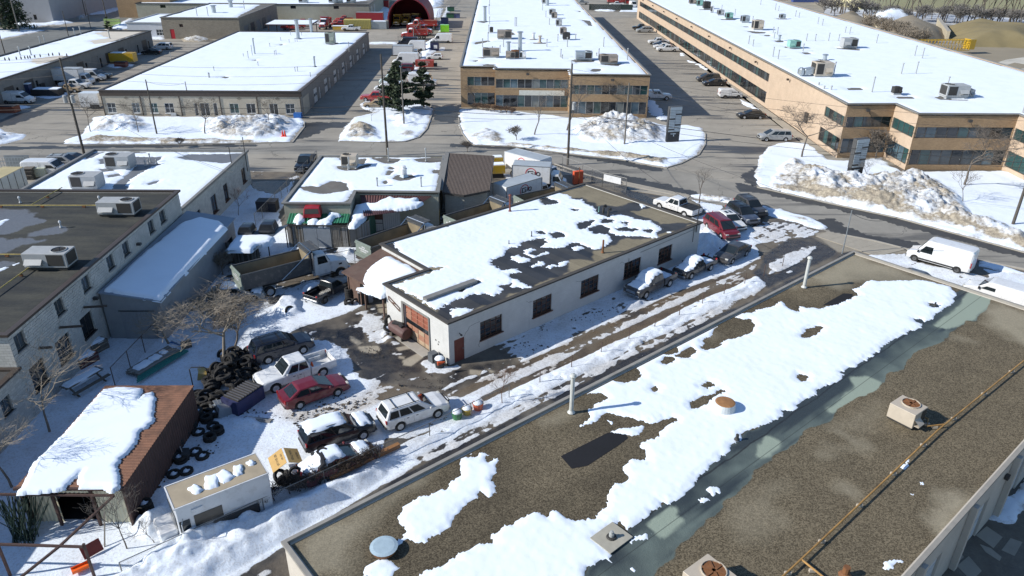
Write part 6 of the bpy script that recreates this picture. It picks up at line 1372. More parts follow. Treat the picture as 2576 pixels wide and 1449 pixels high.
def dump_truck(loc,rz,label,cabcol='white',Lb=6.4,group=None,tub='steel',simple=False,inside=None,snow=0):
    """origin under the front of the tipper body, x forward"""
    root=empty('dump_truck',loc,rz,label,'dump truck',group);bm_=PT[tub];W=2.5;z0,z1=1.35,2.85
    inn=inside or plain('worn_tub_inside',(.22,.18,.115),.85,.3,.8,.01,dirt=.35)
    th=.09;fx_=lambda y0,y1,z:None
    m=MB()
    for s in (-1,1):
        m.add([(-Lb,s*1.02,z0),(0,s*1.02,z0),(0,s*W/2,z1),(-Lb,s*W/2,z1),(-Lb,s*(1.02-.02),z0+.05),(0,s*(1.02-.02),z0+.05),(0,s*(W/2-th),z1),(-Lb,s*(W/2-th),z1)],[(0,1,2,3),(7,6,5,4),(3,2,6,7),(0,4,5,1),(0,3,7,4),(1,5,6,2)])
        m.bar((-Lb,s*(W/2+.02),z1),(0,s*(W/2+.02),z1),.12,.14)
        for k in range(1):m.bar((-Lb+.05,s*(1.04),z0),(-Lb+.05,s*(W/2+.03),z1),.12)
    m.box((-Lb/2,0,z0-.02),(Lb,2.04,.10));m.build('tipper_body',bm_,root)
    li=MB();li.box((-Lb/2,0,z0+.06),(Lb-.1,1.98,.03))
    for s in (-1,1):li.add([(-Lb+.05,s*.995,z0+.07),(-.05,s*.995,z0+.07),(-.05,s*(W/2-th-.012),z1-.02),(-Lb+.05,s*(W/2-th-.012),z1-.02)],[(0,1,2,3)])
    li.box((-.08,0,z0+.9),(.03,2.2,1.7));li.build('tub_lining',inn,root)
    tg=MB().box((-Lb-.05,0,(z0+z1)/2+.1),(.08,W-.05,z1-z0+.1)).bar((-Lb-.12,-W/2,z1-.05),(-Lb-.12,W/2,z1-.05),.12).bar((-Lb-.12,-W/2,z0+.3),(-Lb-.12,W/2,z0+.3),.3).build('tailgate',plain('grey_green_tailgate',(.20,.24,.21),.65,.2,1,dirt=.35) if tub == 'steel' else bm_,root)
    if tub == 'steel':
        w=MB();rr=random.Random(3)
        for i,wd in enumerate((.5,1.5,.9)):
            x=-wd/2
            while x < wd/2:l=rr.uniform(.06,.12);w.box((-Lb-.10,x,2.55-.22*i),(.01,l,.13 if i != 1 else .16));x += l+.05
        tag(w.build('faded_lettering',PT['white'],tg),kind='stuff')
    MB().box((-.02,0,2.5),(.1,W,2.0)).build('headboard',bm_,root)
    MB().box((.45,0,3.5),(1.2,W-.1,.08)).bar((.0,-W/2+.05,3.4),(.0,W/2-.05,3.4),.3,.2).bar((1.0,-W/2+.05,3.5),(1.0,W/2-.05,3.5),.2,.16).build('cab_guard',bm_,root)
    tp=MB()
    for s in (-1,1):tp.tube([(-Lb*.45,s*(W/2+.06),z0+.1),(-.4,s*(W/2+.08),z1+.35),(.1,s*(W/2+.08),3.55)],.045)
    tp.tube([(.1,-W/2-.08,3.55),(.1,W/2+.08,3.55)],.045);tp.build('tarp_arm',M_CHROME,root)
    MB().box((-Lb/2+1.8,0,.98),(Lb+4.4,.85,.28)).build('chassis',M_TRIM,root)
    hull([(.35,.9),(.35,1.6),(.4,2.75),(.7,2.95),(1.55,2.9),(1.95,2.0),(2.0,.9)],(),.5,.88,2.2,.04,3,.1,.05).build('cab',PT[cabcol],root)
    hull([(1.9,.95),(1.95,1.95),(3.0,1.82),(3.7,1.6),(3.85,1.2),(3.85,.75)],(2.95,),.52,.75,2.0,.04,3,.2,.08).build('bonnet',PT[cabcol],root)
    pquad(Vector((1.99,-.95,2.02)),Vector((1.99,.95,2.02)),Vector((1.62,.9,2.82)),Vector((1.62,-.9,2.82)),0,1,0,1,.012).build('windscreen',G_CAR,root)
    for s in (-1,1):
        MB().add([(.75,s*1.11,1.95),(1.75,s*1.11,1.95),(1.5,s*1.09,2.7),(.75,s*1.09,2.7)],[(0,1,2,3)]).build('side_window',G_CAR,root);MB().box((3.75,s*.8,1.2),(.2,.3,.25)).build('headlight',M_HEAD,root)
        MB().box((1.2,s*1.2,.75),(1.2,.5,.3)).build('step',M_CHROME,root);MB().box((3.0,s*1.02,1.45),(.3,.03,.16)).build('vent',M_TRIM,root)
    MB().tube([(.25,-1.1,.9),(.25,-1.1,3.3)],.09,8).build('exhaust_stack',M_CHROME,root);MB().tube([(.25,1.1,.9),(.25,1.1,3.3)],.09,8).build('exhaust_stack',M_CHROME,root)
    MB().box((3.92,0,.75),(.22,2.3,.35)).build('bumper',M_CHROME,root,bevel=.04);MB().box((3.86,0,1.25),(.06,.9,.6)).build('grille',M_CHROME,root)
    add_wheels(root,(2.95,-Lb+1.0,-Lb+2.35),2.05,.52,.34,M_RIM,simple)
    if snow:domecap(-Lb+.1,-.1,z0+.4,z0+.5,W*.86,.5).build('load_snow',M_RSNOW,root,smooth=True);domecap(.4,1.6,2.95,2.95,2.0,.15).build('roof_snow',M_RSNOW,root,smooth=True);domecap(2.0,3.7,1.95,1.7,1.8,.15).build('bonnet_snow',M_RSNOW,root,smooth=True)
    return root
def place(rear,front,side,W):
    """world place from the ground contacts of the two near wheels"""
    d=(front-rear);d.z=0;h=math.atan2(d.y,d.x);n=Vector((-math.sin(h),math.cos(h),0))*(W/2-.02)*(1 if side == 'R' else -1);return (rear+front)/2+n,h
def vw(kind,col,rear,front,side,label,**k):
    sp=SPEC[kind];c,h=place(rear,front,side,sp['W']);wh=sp['wh']+((sp['bed'][2],) if 'bed' in sp else ());off=(wh[0]+wh[-1])/2
    c=c-Vector((math.cos(h),math.sin(h),0))*off;c.z=.015
    return vehicle(kind,col,c,h,label,**k)
# ---- the yard in front of the garage
vw('suv','navy',T(1,2,40,800),T(1,2,570,640),'R','dark navy estate car with roof rails parked behind the white pickup',opts=('rack',))
pk=vw('pickup','white',T(1,2,715,885),T(1,2,175,1070),'L','white double cab pickup in the yard between navy and red cars, open empty bed')
MB().lathe([(.0,0),(.14,0),(.14,.02),(.05,.4),(.02,.42)],n=10).build('traffic_cone',plain('cone_orange',(.65,.10,.02),.5),None,loc=tuple(M4(pk) @ Vector((-1.15,.55,.95))))
cn_=COL.objects[-1];tag(cn_,'orange cone standing in the bed of the white pickup','cone')
vw('sedan','red',T(1,2,460,1220),T(1,2,820,1095),'R','dark red saloon car parked beside the white pickup')
fr_=vw('suv','white',T(1,2,1465,1440),T(1,2,1828,1315),'R','white four by four with black front guard by the wire fence',opts=('bull_bar',))
vw('suv','black',T(1,3,640,235),T(1,3,1120,70),'R','black hatch backed car with snow on its roof and bonnet',snow=1)
c_,h_=place(T(1,3,600,560),T(1,3,1180,310),'R',1.8)
vehicle('sedan','red',(c_.x,c_.y,-.15),h_,'low dark red car buried in snow and brush by the wire fence',snow=1.5)
c_,h_=T(1,2,690,120),R(48)
vehicle('small_pickup','black',(c_.x+.3,c_.y+1.0,0),R(60),'wrecked small black pickup seen from behind in the snow',rim=M_RIMD)
# step van half buried at the lower left
def step_van():
    r1,r2,r3=T(0,3,1675,555,2.75),T(0,3,1750,785,2.75),T(1,3,125,415,2.75);d=r3-r2;h=math.atan2(d.y,d.x);W=2.15;L=d.length
    n=Vector((-math.sin(h),math.cos(h),0));c=(r2+r3)/2+n*W/2;c.z=-.25
    root=empty('step_van',c,h,'old white walk-in van half buried in snow with patches of snow on its tan roof','van')
    m=MB();P_=[(-L/2,.5),(-L/2,2.9),(-L/2+.1,3.0),(L/2,3.0),(L/2,.5)]
    m.box((0,0,1.75),(L,W,2.5)).build('body',PT['white'],root,bevel=.06)
    MB().box((0,0,3.012),(L-.15,W-.15,.02)).build('roof',plain('tan_roof_skin',(.36,.30,.21),.7,.2,.7,dirt=.35),root)
    mm=MB();mm.bar((-L/2,-W/2,3.0),(L/2,-W/2,3.0),.07).bar((-L/2,W/2,3.0),(L/2,W/2,3.0),.07).bar((-L/2,-W/2,3.0),(-L/2,W/2,3.0),.07).bar((L/2,-W/2,3.0),(L/2,W/2,3.0),.07);mm.build('roof_rail',PT['white'],root)
    MB().box((-L/2+1.6,-W/2-.012,1.75),(1.5,.03,.75)).build('side_window',plain('dirty_glass',(.09,.08,.065),.4,.2,3),root);MB().box((-L/2+1.1,-W/2-.03,2.45),(.6,.06,.3)).build('vent_cover',PT['white'],root)
    MB().box((-L/2+.35,-W/2-.012,1.6),(.55,.03,.9)).build('side_window',G_CAR,root)
    MB().box((-L/2-.02,0,1.9),(.05,W*.85,.8)).build('windscreen',G_CAR,root);MB().box((-L/2-.5,0,1.0),(1.0,W*.8,.9)).build('bonnet',PT['white'],root,bevel=.1)
    MB().box((-L/2+3.0,-W/2-.05,.95),(2.6,.2,.7)).build('wheel_arch',M_TRIM,root,bevel=.1);MB().tube([(-L/2+.2,-W/2-.02,1.2),(-L/2+.15,-W/2-.3,1.5),(-L/2+.15,-W/2-.3,2.1),(-L/2+.3,-W/2,2.2)],.03).build('mirror_arm',M_CHROME,root)
    add_wheels(root,(-L/2+.3,L/2-1.4),W-.3,.38,.25,M_RIMD)
    MB().box((L/2+.03,-W/2+.3,2.3),(.03,.22,.08)).build('clearance_lamp',M_TAIL,root)
    for k,(a,b,c2,d2) in enumerate(((1.35,-.15,.55,.9),(2.25,-.0,.8,1.3),(2.95,.05,.85,1.2),(3.75,.1,.55,1.0),(4.55,.3,.4,.5))):
        domecap(-c2/2,c2/2,0,0,d2,.12,8).build('roof_snow',M_RSNOW,root,smooth=True,loc=(-L/2+a,b,3.03),rot=(0,0,.3*(-1)**k))
    return root
step_van()
# ---- beside the garage and on the street lot
vw('pickup','grey',T(2,1,1600,1435),T(2,2,1330,122),'L','dark grey pickup with snow on roof and bonnet beside the garage wall',snow=1)
vw('small_pickup','black',T(2,1,2010,1275),T(2,1,1790,1372),'L','small black pickup capped with snow between grey pickup and grey saloon',snow=1)
vw('sedan','grey',T(2,1,2370,1125),T(2,1,2200,1222),'L','dark grey saloon car without snow by the garage corner')
vw('pickup','white',T(2,1,1745,748),T(2,1,1462,652),'L','white crew cab pickup with black bed cover beside the street',opts=('tonneau',))
lot=[('minivan','red',(2120,960),'dark red minivan nose out in the lot beside the garage',()),('sedan','white',(2200,885),'white saloon car with sunroof between red minivan and silver and blue car',('sunroof',)),('suv','blue',(2330,830),'blue and silver four by four in the lot beside the garage',('dark_roof',)),('suv','grey',(2410,755),'dark grey four by four nearest the street in the lot',('rack',))]
ang=bearing(T(2,1,1880,800),T(2,1,2140,990))
for (kd,cl,q,lb_,op),dx in zip(lot,(0,0,0,0)):
    p=T(2,1,q[0]-20,q[1]-65,.0);vehicle(kd,cl,(p.x,p.y,.015),ang,lb_,opts=op)
c_,h_=place(T(3,1,1875,1300),T(3,1,1495,1192),'L',2.05)
van(c_,h_,'white high roof cargo van parked by the street kerb at the right',5.95,2.55)
p=T(3,1,2230,1400,1.7)
van((p.x+.9,p.y-.35,0),h_+R(-2),'white low roof van with red tail lamp behind the near roof edge',5.6,2.0,nose=1.3)
p=T(3,1,1430,1290,1.2);vehicle('sedan','grey',(p.x,p.y,0),h_,'dark car mostly hidden below the near roof edge')
# black pickup beside the workshop
p=T(1,1,500,200,.6);vehicle('pickup','black',(p.x,p.y,.01),bearing(T(1,1,570,90),T(1,1,430,280)),'black pickup with chrome grille facing the camera beside the workshop',opts=('tonneau',))
# ---- dump trucks
a_=bearing(T(1,1,0,1449),T(1,1,865,1320))
fwh=T(1,1,865,1345);ad=bearing(T(0,1,2550,1340,2.85),T(1,1,600,1180,2.85))
dirD=Vector((math.cos(ad),math.sin(ad),0));nD=Vector((-dirD.y,dirD.x,0))
c_=fwh+nD*1.15-dirD*2.95
dump_truck((c_.x,c_.y,0),ad,'ten wheel dump truck with white cab and long empty tub behind the wire fence')
for q,lb_ in ((((1,1,1005,975),(1,1,1525,800)),'grey dump truck with lettered tailgate standing between fence boards and garage'),(((1,1,1890,725),(1,1,2350,590)),'grey dump truck parked by the block annex behind the garage'),(((2,1,20,525),(2,1,430,440)),'dump truck with rusty empty tub beside the white box trucks')):
    a,b=T(*q[0],2.85),T(*q[1],2.85);h=bearing(a,b);Lb=(b-a).length;n=Vector((-math.sin(h),math.cos(h),0))*(-1.25);b=b+n;b.z=0
    dump_truck(b,h,lb_,Lb=Lb)
# ---- three white box trucks with the round logo
for (f1,f2,f3),lb_ in (((G(1288+77,362+86,3.1),G(1288-12,362+112,3.1),G(1288+47,362+75,3.1)),'white box truck with dark logo, nearest of the three logo trucks'),((G(1288+98,362+58,3.25),G(1288+2,362+53,3.25),None),'white box truck with red logo, middle one of the three logo trucks'),((G(1288+72,362+42,3.25),G(1288-20,362+18,3.25),None),'white box truck with rounded nose, farthest of the three logo trucks')):
    h=bearing(f2,f1);L=(f1-f2).length;L=min(max(L,4.2),6.2);n=Vector((-math.sin(h),math.cos(h),0))*1.18;c=f1+n;c.z=0
    box_truck(c,h,lb_,L=L,Hb=f1.z if False else 3.2,logo=True,rounded='rounded' in lb_)
# ---- lots across the street; x is along the rows of spaces
DG=R(181);UG=R(1.0)
G1='vehicles parked between the two brick blocks';G2='vehicles in the two rows between cream and brick blocks';G3='vehicles along the far left unit';G4='red works trucks and pickups in the far yard'
def far(kind,col,t,h,label,group,**k):
    p=T(*t);k.setdefault('simple',p.y > 150);return vehicle(kind,col,(p.x,p.y,0),h,label,group=group,**k)
far('pickup','black',(2,0,1300,300),DG,'black pickup, farthest in the row by the long brick building',G1)
far('minivan','silver',(2,0,1330,325),DG,'grey brown minivan beside the black pickup',G1)
far('pickup','white',(2,0,1470,445),DG,'white pickup with a yellow tarp lying behind its cab',G1)
far('sedan','navy',(2,0,1500,465),DG,'dark blue car hemmed in between two white vehicles',G1)
far('sedan','white',(2,0,1510,487),DG,'white car between dark blue car and white crew cab pickup',G1)
far('pickup','white',(2,0,1560,518),DG,'white crew cab pickup, nearest of the group by the shop fronts',G1)
far('minivan','grey',(2,0,1970,818),DG,'dark grey minivan by the shop front',G1)
far('sedan','black',(2,0,2030,862),DG,'black saloon car next to the dark grey minivan',G1)
p=T(2,0,2190,985);van((p.x,p.y,0),UG,'small white van facing the shop front',4.6,1.85,1.8,group=G1,nose=.95)
far('sedan','black',(2,0,2400,1188),DG,'black coupe alone in its space',G1)
far('minivan','silver',(3,0,60,1410),DG,'silver minivan under the bare tree',G1)
far('pickup','white',(2,0,1450,1000),UG,'white pickup with box cap in the shadow of the brick block',G1,opts=('cap',))
p=T(1,0,1870,430);van((p.x,p.y,0),DG,'white cargo van alone by the snow ridge and blue skip',5.9,2.5,group=G2)
p=T(1,0,1530,455);van((p.x,p.y,0),DG,'dark blue van by the truck yard fence',5.6,2.2,col='navy',group=G2)
p=T(1,0,1600,510);van((p.x,p.y,0),DG,'white van with rounded roof beyond the white box truck',5.6,2.6,group=G2)
p=T(1,0,1590,590);box_truck((p.x,p.y,0),UG,'white box truck among the vans beside the cream building',5.0,3.2,group=G2,simple=True)
p=T(1,0,1510,650);van((p.x,p.y,0),DG,'white high roof delivery van with snow in front',6.2,2.8,group=G2)
far('hatch','white',(1,0,1800,597),DG,'white hatchback beside the red trailer',G2)
far('small_pickup','blue',(1,0,1450,738),DG,'slate blue pickup in front of the white delivery van',G2)
far('suv','red',(1,0,1490,715),DG,'dark maroon car behind the slate blue pickup',G2)
p=T(1,0,1370,850);van((p.x,p.y,0),DG,'pale mint van behind the conifers',5.2,2.1,col='mint',group=G2)
p=T(1,0,1680,860);van((p.x,p.y,0),UG,'pale grey high roof van between the conifers and the brick block',6.0,2.6,col='white',group=G2)
p=T(1,0,1330,925);van((p.x,p.y,0),DG,'white van half hidden by the big conifer',5.4,2.0,group=G2)
far('pickup','brick',(1,0,1210,1015),DG,'red pickup beside the left conifer',G2)
far('hatch','beige',(1,0,1200,1080),DG,'tan car stranded in the snow island',G2)
far('minivan','white',(0,0,1640,497),DG,'white minivan at the end of the far left unit',G3)
far('sedan','black',(0,0,1530,545),DG,'black car beside the white minivan',G3)
p=T(0,0,850,850);box_truck((p.x,p.y,0),UG,'white box truck backed up to the far left unit',5.6,3.3,group=G3)
p=T(0,0,900,820);van((p.x,p.y+1.0,0),UG,'white van beyond the white box truck',5.6,2.4,group=G3)
far('suv','black',(0,0,1010,790),UG,'black four by four beyond the white vans',G3)
far('pickup','white',(0,0,770,890),UG,'white pickup nose out by the white box truck',G3)
far('small_pickup','beige',(0,0,700,925),UG,'old pale pickup nearest the street in its row',G3)
p=T(0,0,190,1040);van((p.x,p.y,0),UG,'white van with ladder rack at the left edge',5.6,2.1,group=G3,opts=('rack',))
far('suv','black',(0,0,560,170),UG,'black car before the grey works, upper left',None)
# red works yard
for (tx,ty),h,lb_ in (((350,300),5,'red pickup nearest the storage canopy'),((410,285),5,'red pickup, second from the storage canopy'),((430,265),5,'red pickup, third from the storage canopy'),((480,250),5,'red pickup, fourth from the storage canopy'),((850,265),182,'red pickup nearest the yellow container'),((870,235),182,'red pickup, second in the row by the tan wall'),((890,215),182,'red pickup, third in the row by the tan wall'),((900,195),182,'red pickup, last in the row by the tan wall')):
    far('pickup','brick',(1,0,tx,ty),R(h),lb_,G4)
far('pickup','white',(1,0,960,310),DG,'white cab pickup with an orange body at the cream roof edge',G4)
for (tx,ty),h,lb_,L_ in (((1600,395),181,'red dump truck nearest the yard fence',3.6),((1650,355),1,'red dump truck with snowy bonnet facing right',3.6),((1650,300),181,'big red dump truck before the arch shelter',5.4),((700,285),268,'red and black tipper between two rows of pickups',3.4)):
    p=T(1,0,tx,ty);dump_truck((p.x,p.y,0),R(h),lb_,'brick',L_,G4,'brick',True,snow=1)
for (tx,ty),kd,cl,lb_,h in (((700,45),'pickup','silver','grey pickup behind the dark yard gate',181),((1050,60),'pickup','white','white pickup behind the dark yard gate',181)):
    far(kd,cl,(2,0,tx,ty),R(h),lb_,G4)
p=T(2,0,1130,55);dump_truck((p.x,p.y,0),R(1),'red dump truck beyond the dark yard gate','brick',7,G4,'brick',True)
p=T(2,0,1215,75);van((p.x,p.y,0),R(280),'pale van standing by the corner of the long brick building',5,2.4,group=G4,simple=True)
for k,(tx,ty) in enumerate(((1430,255),(1520,250),(1610,245))):
    p=T(1,0,tx,ty);dump_truck((p.x,p.y,0),R(268),['yellow plough truck in the left of the arch shelter','yellow plough truck in the middle of the arch shelter','grey fronted plough truck in the right of the arch shelter'][k],'yellow' if k < 2 else 'silver',4.0,G4,'yellow',True)
# vehicles hidden among stores at the left
p=T(0,1,470,240,1.0);van((p.x,p.y,0),R(2),'white van with dark windscreen beside the white tank in the left store yard',5.6,2.1)
p=T(0,1,660,175,.8);vehicle('suv','silver',(p.x,p.y,0),R(5),'grey green car at the street edge of the left store yard')
p=T(0,1,760,155,.6);vehicle('sedan','grey',(p.x,p.y,0),R(5),'dark car partly hidden by the grey unit roof')
p=T(0,2,2400,60,.5);vehicle('sedan','silver',(p.x,p.y,0),R(10),'snow roofed car under the bare crab tree',snow=1)
# ==== things on the roofs
M_UGREY=plain('unit_grey',(.36,.37,.37),.5,.1,1.5,dirt=.15);M_UBEIGE=plain('unit_beige',(.46,.40,.32),.55,.1,1.5,dirt=.2);M_UMINT=plain('unit_mint',(.22,.42,.36),.5,.1,1.5);M_UTAN=plain('unit_tan',(.27,.23,.19),.6,.15,1.5,dirt=.2)
M_COIL=plain('dark_coil',(.035,.033,.03),.7,.2,8);M_RUSTM=plain('rusty_steel',(.19,.08,.03),.8,.3,3,.01);M_ZINC=plain('zinc_duct',(.42,.46,.48),.35,.1,2,metal=.6);M_PIPE=plain('vent_pipe_grey',(.33,.34,.33),.5,.12,2)
UB={'near': 'the nearest gravel roof','gar': 'the white garage roof','mid': 'the middle brick block roof','rb': 'the long brick building roof','cream': 'the cream building roof','g6': 'the dark felt roof','g7': 'the grey unit roof','w8': 'the workshop roof'}
def rtu(loc,rz,L,W,Hh,mt,label,fan=.3,hood=True,fanmat=None,coil=1,z0=.25,legs=False):
    r=empty('rooftop_unit',loc,rz,label,'air conditioner');MB().box((0,0,z0/2),(L*.94,W*.94,z0)).build('curb',M_COIL if legs else M_UGREY,r)
    MB().box((0,0,z0+Hh/2),(L,W,Hh)).build('casing',mt,r,bevel=.02);rf=min(L,W)*.36;fx=L*fan
    MB().lathe([(rf,0),(rf,.07),(rf*.93,.07),(rf*.93,.0)],(fx,0,z0+Hh+.002),18,cap=False).build('fan_ring',mt,r);MB().lathe([(0.01,0),(rf*.92,0),(rf*.92,.01)],(fx,0,z0+Hh+.004),18).build('fan_well',fanmat or M_COIL,r)
    m=MB();[m.bar((fx,0,z0+Hh+.05),(fx+rf*.9*math.cos(k*math.pi/3),rf*.9*math.sin(k*math.pi/3),z0+Hh+.05),.03 if not fanmat else .12,.02) for k in range(6)];m.build('fan_blades',fanmat or M_COIL,r)
    if coil:MB().box((L*(.25 if fan > 0 else -.25),-W/2-.008,z0+Hh*.52),(L*.38,.02,Hh*.8)).box((L/2+.008 if fan > 0 else -L/2-.008,0,z0+Hh*.52),(.02,W*.8,Hh*.8)).build('coil',M_COIL,r)
    if hood:MB().add([(-L*.45 if fan > 0 else L*.05,-W/2,z0+Hh*.6),(-L*.05 if fan > 0 else L*.45,-W/2,z0+Hh*.6),(-L*.05 if fan > 0 else L*.45,-W/2-.35,z0+Hh*.3),(-L*.45 if fan > 0 else L*.05,-W/2-.35,z0+Hh*.3)],[(3,2,1,0)]).box((-L*.25 if fan > 0 else L*.25,-W/2-.16,z0+Hh*.2),(L*.38,.3,.03)).build('intake_hood',mt,r)
    return r
def pipe(loc,h,rad,mt,label,group=None,cap=1,lean=0.0,name='vent_pipe'):
    r=empty(name,loc,0,label,'vent pipe',group);MB().tube([(0,0,0),(lean*h,0,h)],rad,10).build('pipe',mt,r);MB().lathe([(rad*1.9,0),(rad*1.1,.14)],n=10).build('flashing',mt,r)
    if cap:MB().lathe([(rad*1.5,h-.02),(rad*1.7,h+.04),(rad*1.2,h+.16),(rad*.3,h+.2)],(lean*h,0,0),10).build('cap',mt,r)
    return r
def pipes(tile,z,pts,key,h=1.3,rad=.07,mt=None):
    for q in pts:
        p=T(*tile,q[0],q[1],z);hh=q[2] if len(q) > 2 else h*(.8+.4*rnd.random());pipe(p,hh,rad,mt or M_PIPE,'thin grey vent pipe standing in the snow on '+UB[key],'vent pipes on '+UB[key])
def units(tile,z,key,lst):
    for tx,ty,L,W,Hh,mt,lb,fan in lst:rtu(T(*tile,tx,ty,z),R(1) if key != 'gar' else TH1,L,W,Hh,mt,lb+' on '+UB[key],fan)
units((2,0),H3,'mid',[(720,600,3.2,2.0,1.3,M_ZINC,'pale grey unit, left of the front pair',.25),(968,635,3.3,2.0,1.3,M_UTAN,'tan unit, right of the front pair',-.25),(30,590,1.5,1.3,1.3,M_RUSTM,'rust brown unit beside the white condenser',.1),(105,592,1.3,.9,1.1,PT['white'],'small white condenser',0),
  (545,400,1.6,1.4,1.3,M_COIL,'dark condenser, first of five in line',0),(515,348,1.5,1.4,1.3,M_UTAN,'tan condenser, second of five in line',0),(470,262,1.5,1.4,1.3,M_UGREY,'grey condenser, third of five in line',0),(425,185,1.5,1.4,1.3,M_UTAN,'condenser, fourth of five in line',0),(405,150,1.8,1.4,1.3,M_UGREY,'condenser, last of five in line',0),(330,35,2,1.6,1.5,M_UGREY,'far condenser by the tall stack',0)])
units((1,0),H3,'mid',[(2365,575,3.2,1.8,1.4,M_UTAN,'tan unit at the left front',-.3),(2560,592,1.8,1.4,1.1,M_UTAN,'low brown unit',.2),(2500,390,3.2,2.4,1.6,M_UTAN,'dark brown double unit',.3),(2370,330,.8,.8,1.0,M_COIL,'small black drum vent',0)])
units((3,0),H4,'rb',[(530,765,3.0,2.4,2.1,M_UBEIGE,'beige unit joined to big zinc ducts',-.2),(805,480,3.0,2.0,1.7,M_UGREY,'grey unit with open side flap',.2),(255,483,2.3,1.8,1.3,M_UMINT,'mint green unit',.1),(1860,975,3.4,2.2,1.6,M_UGREY,'long grey unit at the right front',-.28),(2005,972,1.3,1.2,.9,M_UGREY,'small pale unit beside the long grey unit',0),(1285,950,1.2,1.0,.9,M_COIL,'small dark condenser by the black hatch',0),(140,190,1.5,1.2,1.0,M_ZINC,'zinc mushroom vent',0)])
units((2,0),H4,'rb',[(1815,40,2.2,1.6,1.4,M_UTAN,'pinkish unit near the top edge',0),(1885,60,2,1.5,1.5,M_UMINT,'pale green unit near the top edge',0),(1955,88,2,1.8,1.8,M_COIL,'dark grilled unit',0),(2010,128,.9,.6,1.6,PT['white'],'two fan wall condenser',0),(2095,153,1.8,1.3,1.2,M_UGREY,'grey unit between condenser and pale unit',0),(2180,188,1.9,1.5,1.3,M_UMINT,'pale unit with melted ring',0),(2340,228,2,1.6,1.5,M_ZINC,'blue grey unit with tent shaped duct',0),(2465,300,2.4,2.0,2.0,M_UBEIGE,'tall beige unit',0)])
d_=T(3,0,380,765,H4);dk=empty('duct',d_,R(1),'curved zinc duct elbows beside the beige unit','duct');MB().box((-.9,0,.75),(1.0,1.3,1.3)).build('elbow',M_ZINC,dk,bevel=.3);MB().bar((-.5,0,.7),(1.9,.2,1.1),1.3,1.0).build('trunk',M_ZINC,dk,bevel=.1)
pipes((2,0),H3,[(30,265,2),(45,265,2),(375,250,1.4),(460,418,1.4),(350,472,1.4),(555,472,1.8),(490,577,1.4),(505,590,.6),(870,605,2.0),(920,472,1.8),(1160,603,2.0),(640,392,.9),(500,232,1.0),(340,175,1.5),(307,105,3),(600,640,.5),(850,560,.4)],'mid',rad=.09)
pipes((1,0),H3,[(2350,60,3),(2345,145,2.5),(2350,240,1.6),(2343,337,1.8),(2335,420,1.8),(2280,475,1.6),(2490,475,1.5),(2455,533,1.3),(2378,515,.8)],'mid',rad=.09)
pipes((3,0),H4,[(385,412),(473,412),(608,412),(708,412),(1340,745,1.7),(1487,742,1.9),(1045,928,2.2),(660,752,2.0),(1475,562,1.8),(1550,587,1.8),(1090,435,1.7),(500,243),(545,257),(775,330),(820,346),(1800,885,1.6),(100,596,1.6),(48,572,1.7),(50,332),(92,347),(60,388),(310,180),(275,167),(72,102),(105,110),(2560,1135,2),(350,516),(510,858,.3),(565,893,.3),(635,905,.5)],'rb',1.5,.09)
pipes((2,0),H4,[(2107,112),(2240,165),(2418,232),(2450,265),(2380,443,1.6),(2423,466,1.2),(1945,20),(2500,50)],'rb',1.5,.09)
def stack(t,z,h,rad,lb,mt=None):pipe(T(*t,z),h,rad,mt or M_ZINC,lb,None,1,0,'stack')
stack((2,0,80,512),H3,3.6,.42,'tall zinc exhaust stack at the front left of the middle brick block roof');stack((2,0,355,55),H3,4,.5,'zinc stack at the far end of the middle brick block roof');stack((1,0,2305,215),H3,3.6,.4,'offset zinc stack at the left side of the middle brick block roof');stack((1,0,2540,515),H3,1.7,.35,'short louvred drum on the middle brick block roof');stack((2,0,215,392),H3,1.2,.3,'white stubby vent, left of two on the middle brick block roof',PT['white']);stack((2,0,280,428),H3,1.3,.3,'tan stubby vent, right of two on the middle brick block roof',M_UBEIGE)
stack((3,0,570,603),H4,.9,.36,'open zinc drum on the long brick building roof');stack((3,0,112,408),H4,1.0,.25,'small cowl vent on the long brick building roof')
stack((1,0,425,388),H2,4.4,.45,'tall pale metal stack on the cream building roof');stack((1,0,560,322),H2,3.2,.42,'second pale metal stack at the back of the cream building roof');stack((1,0,592,668),H2,1.8,.18,'small elbow stack near the right side of the cream building roof');stack((0,0,2565,545),H2,3.2,.16,'thin stack beside low vents at the middle of the cream building roof')
rtu(T(1,0,752,440,H2),R(1),2.2,1.8,2.3,plain('unit_sage',(.24,.27,.23),.5),'sage grey upright unit on the cream building roof',0)
pipes((1,0),H2,[(350,357),(460,360),(250,412),(335,432),(395,422),(415,422),(140,472),(190,556),(205,551),(395,722),(420,722),(22,662),(548,772),(938,520,2)],'cream',.8,.06);pipes((0,0),H2,[(2155,715),(2103,785),(2112,785),(1722,590,1.2),(2500,590,1.4),(2540,560,2),(2450,570,.5)],'cream',.8,.06)
units((0,1),H7,'g7',[(1225,235,2.9,1.9,1.35,M_UGREY,'grey package unit by the street',-.3),(895,440,2.9,1.9,1.35,M_UGREY,'grey package unit by the dark roof',-.3)])
pipes((0,1),H7,[(1515,180,.9),(1465,218,.5),(1578,198,.4),(1495,195,.4)],'g7')
for tx,ty,lb in ((1215,700,'silver package unit, far one of two'),(530,1225,'silver package unit, near one of two')):rtu(T(0,1,tx,ty,H6),R(1),3.3,1.6,1.15,M_UGREY,lb+' on the dark felt roof',.25,z0=.2,legs=True)
pipes((0,1),H6,[(205,590,.45),(1005,585,.45),(614,838,.45)],'g6',mt=PT['white'])
M_GAS=plain('yellow_gas_pipe',(.42,.33,.10),.6,.3,2,dirt=.35,dirtcol=(.13,.055,.02))
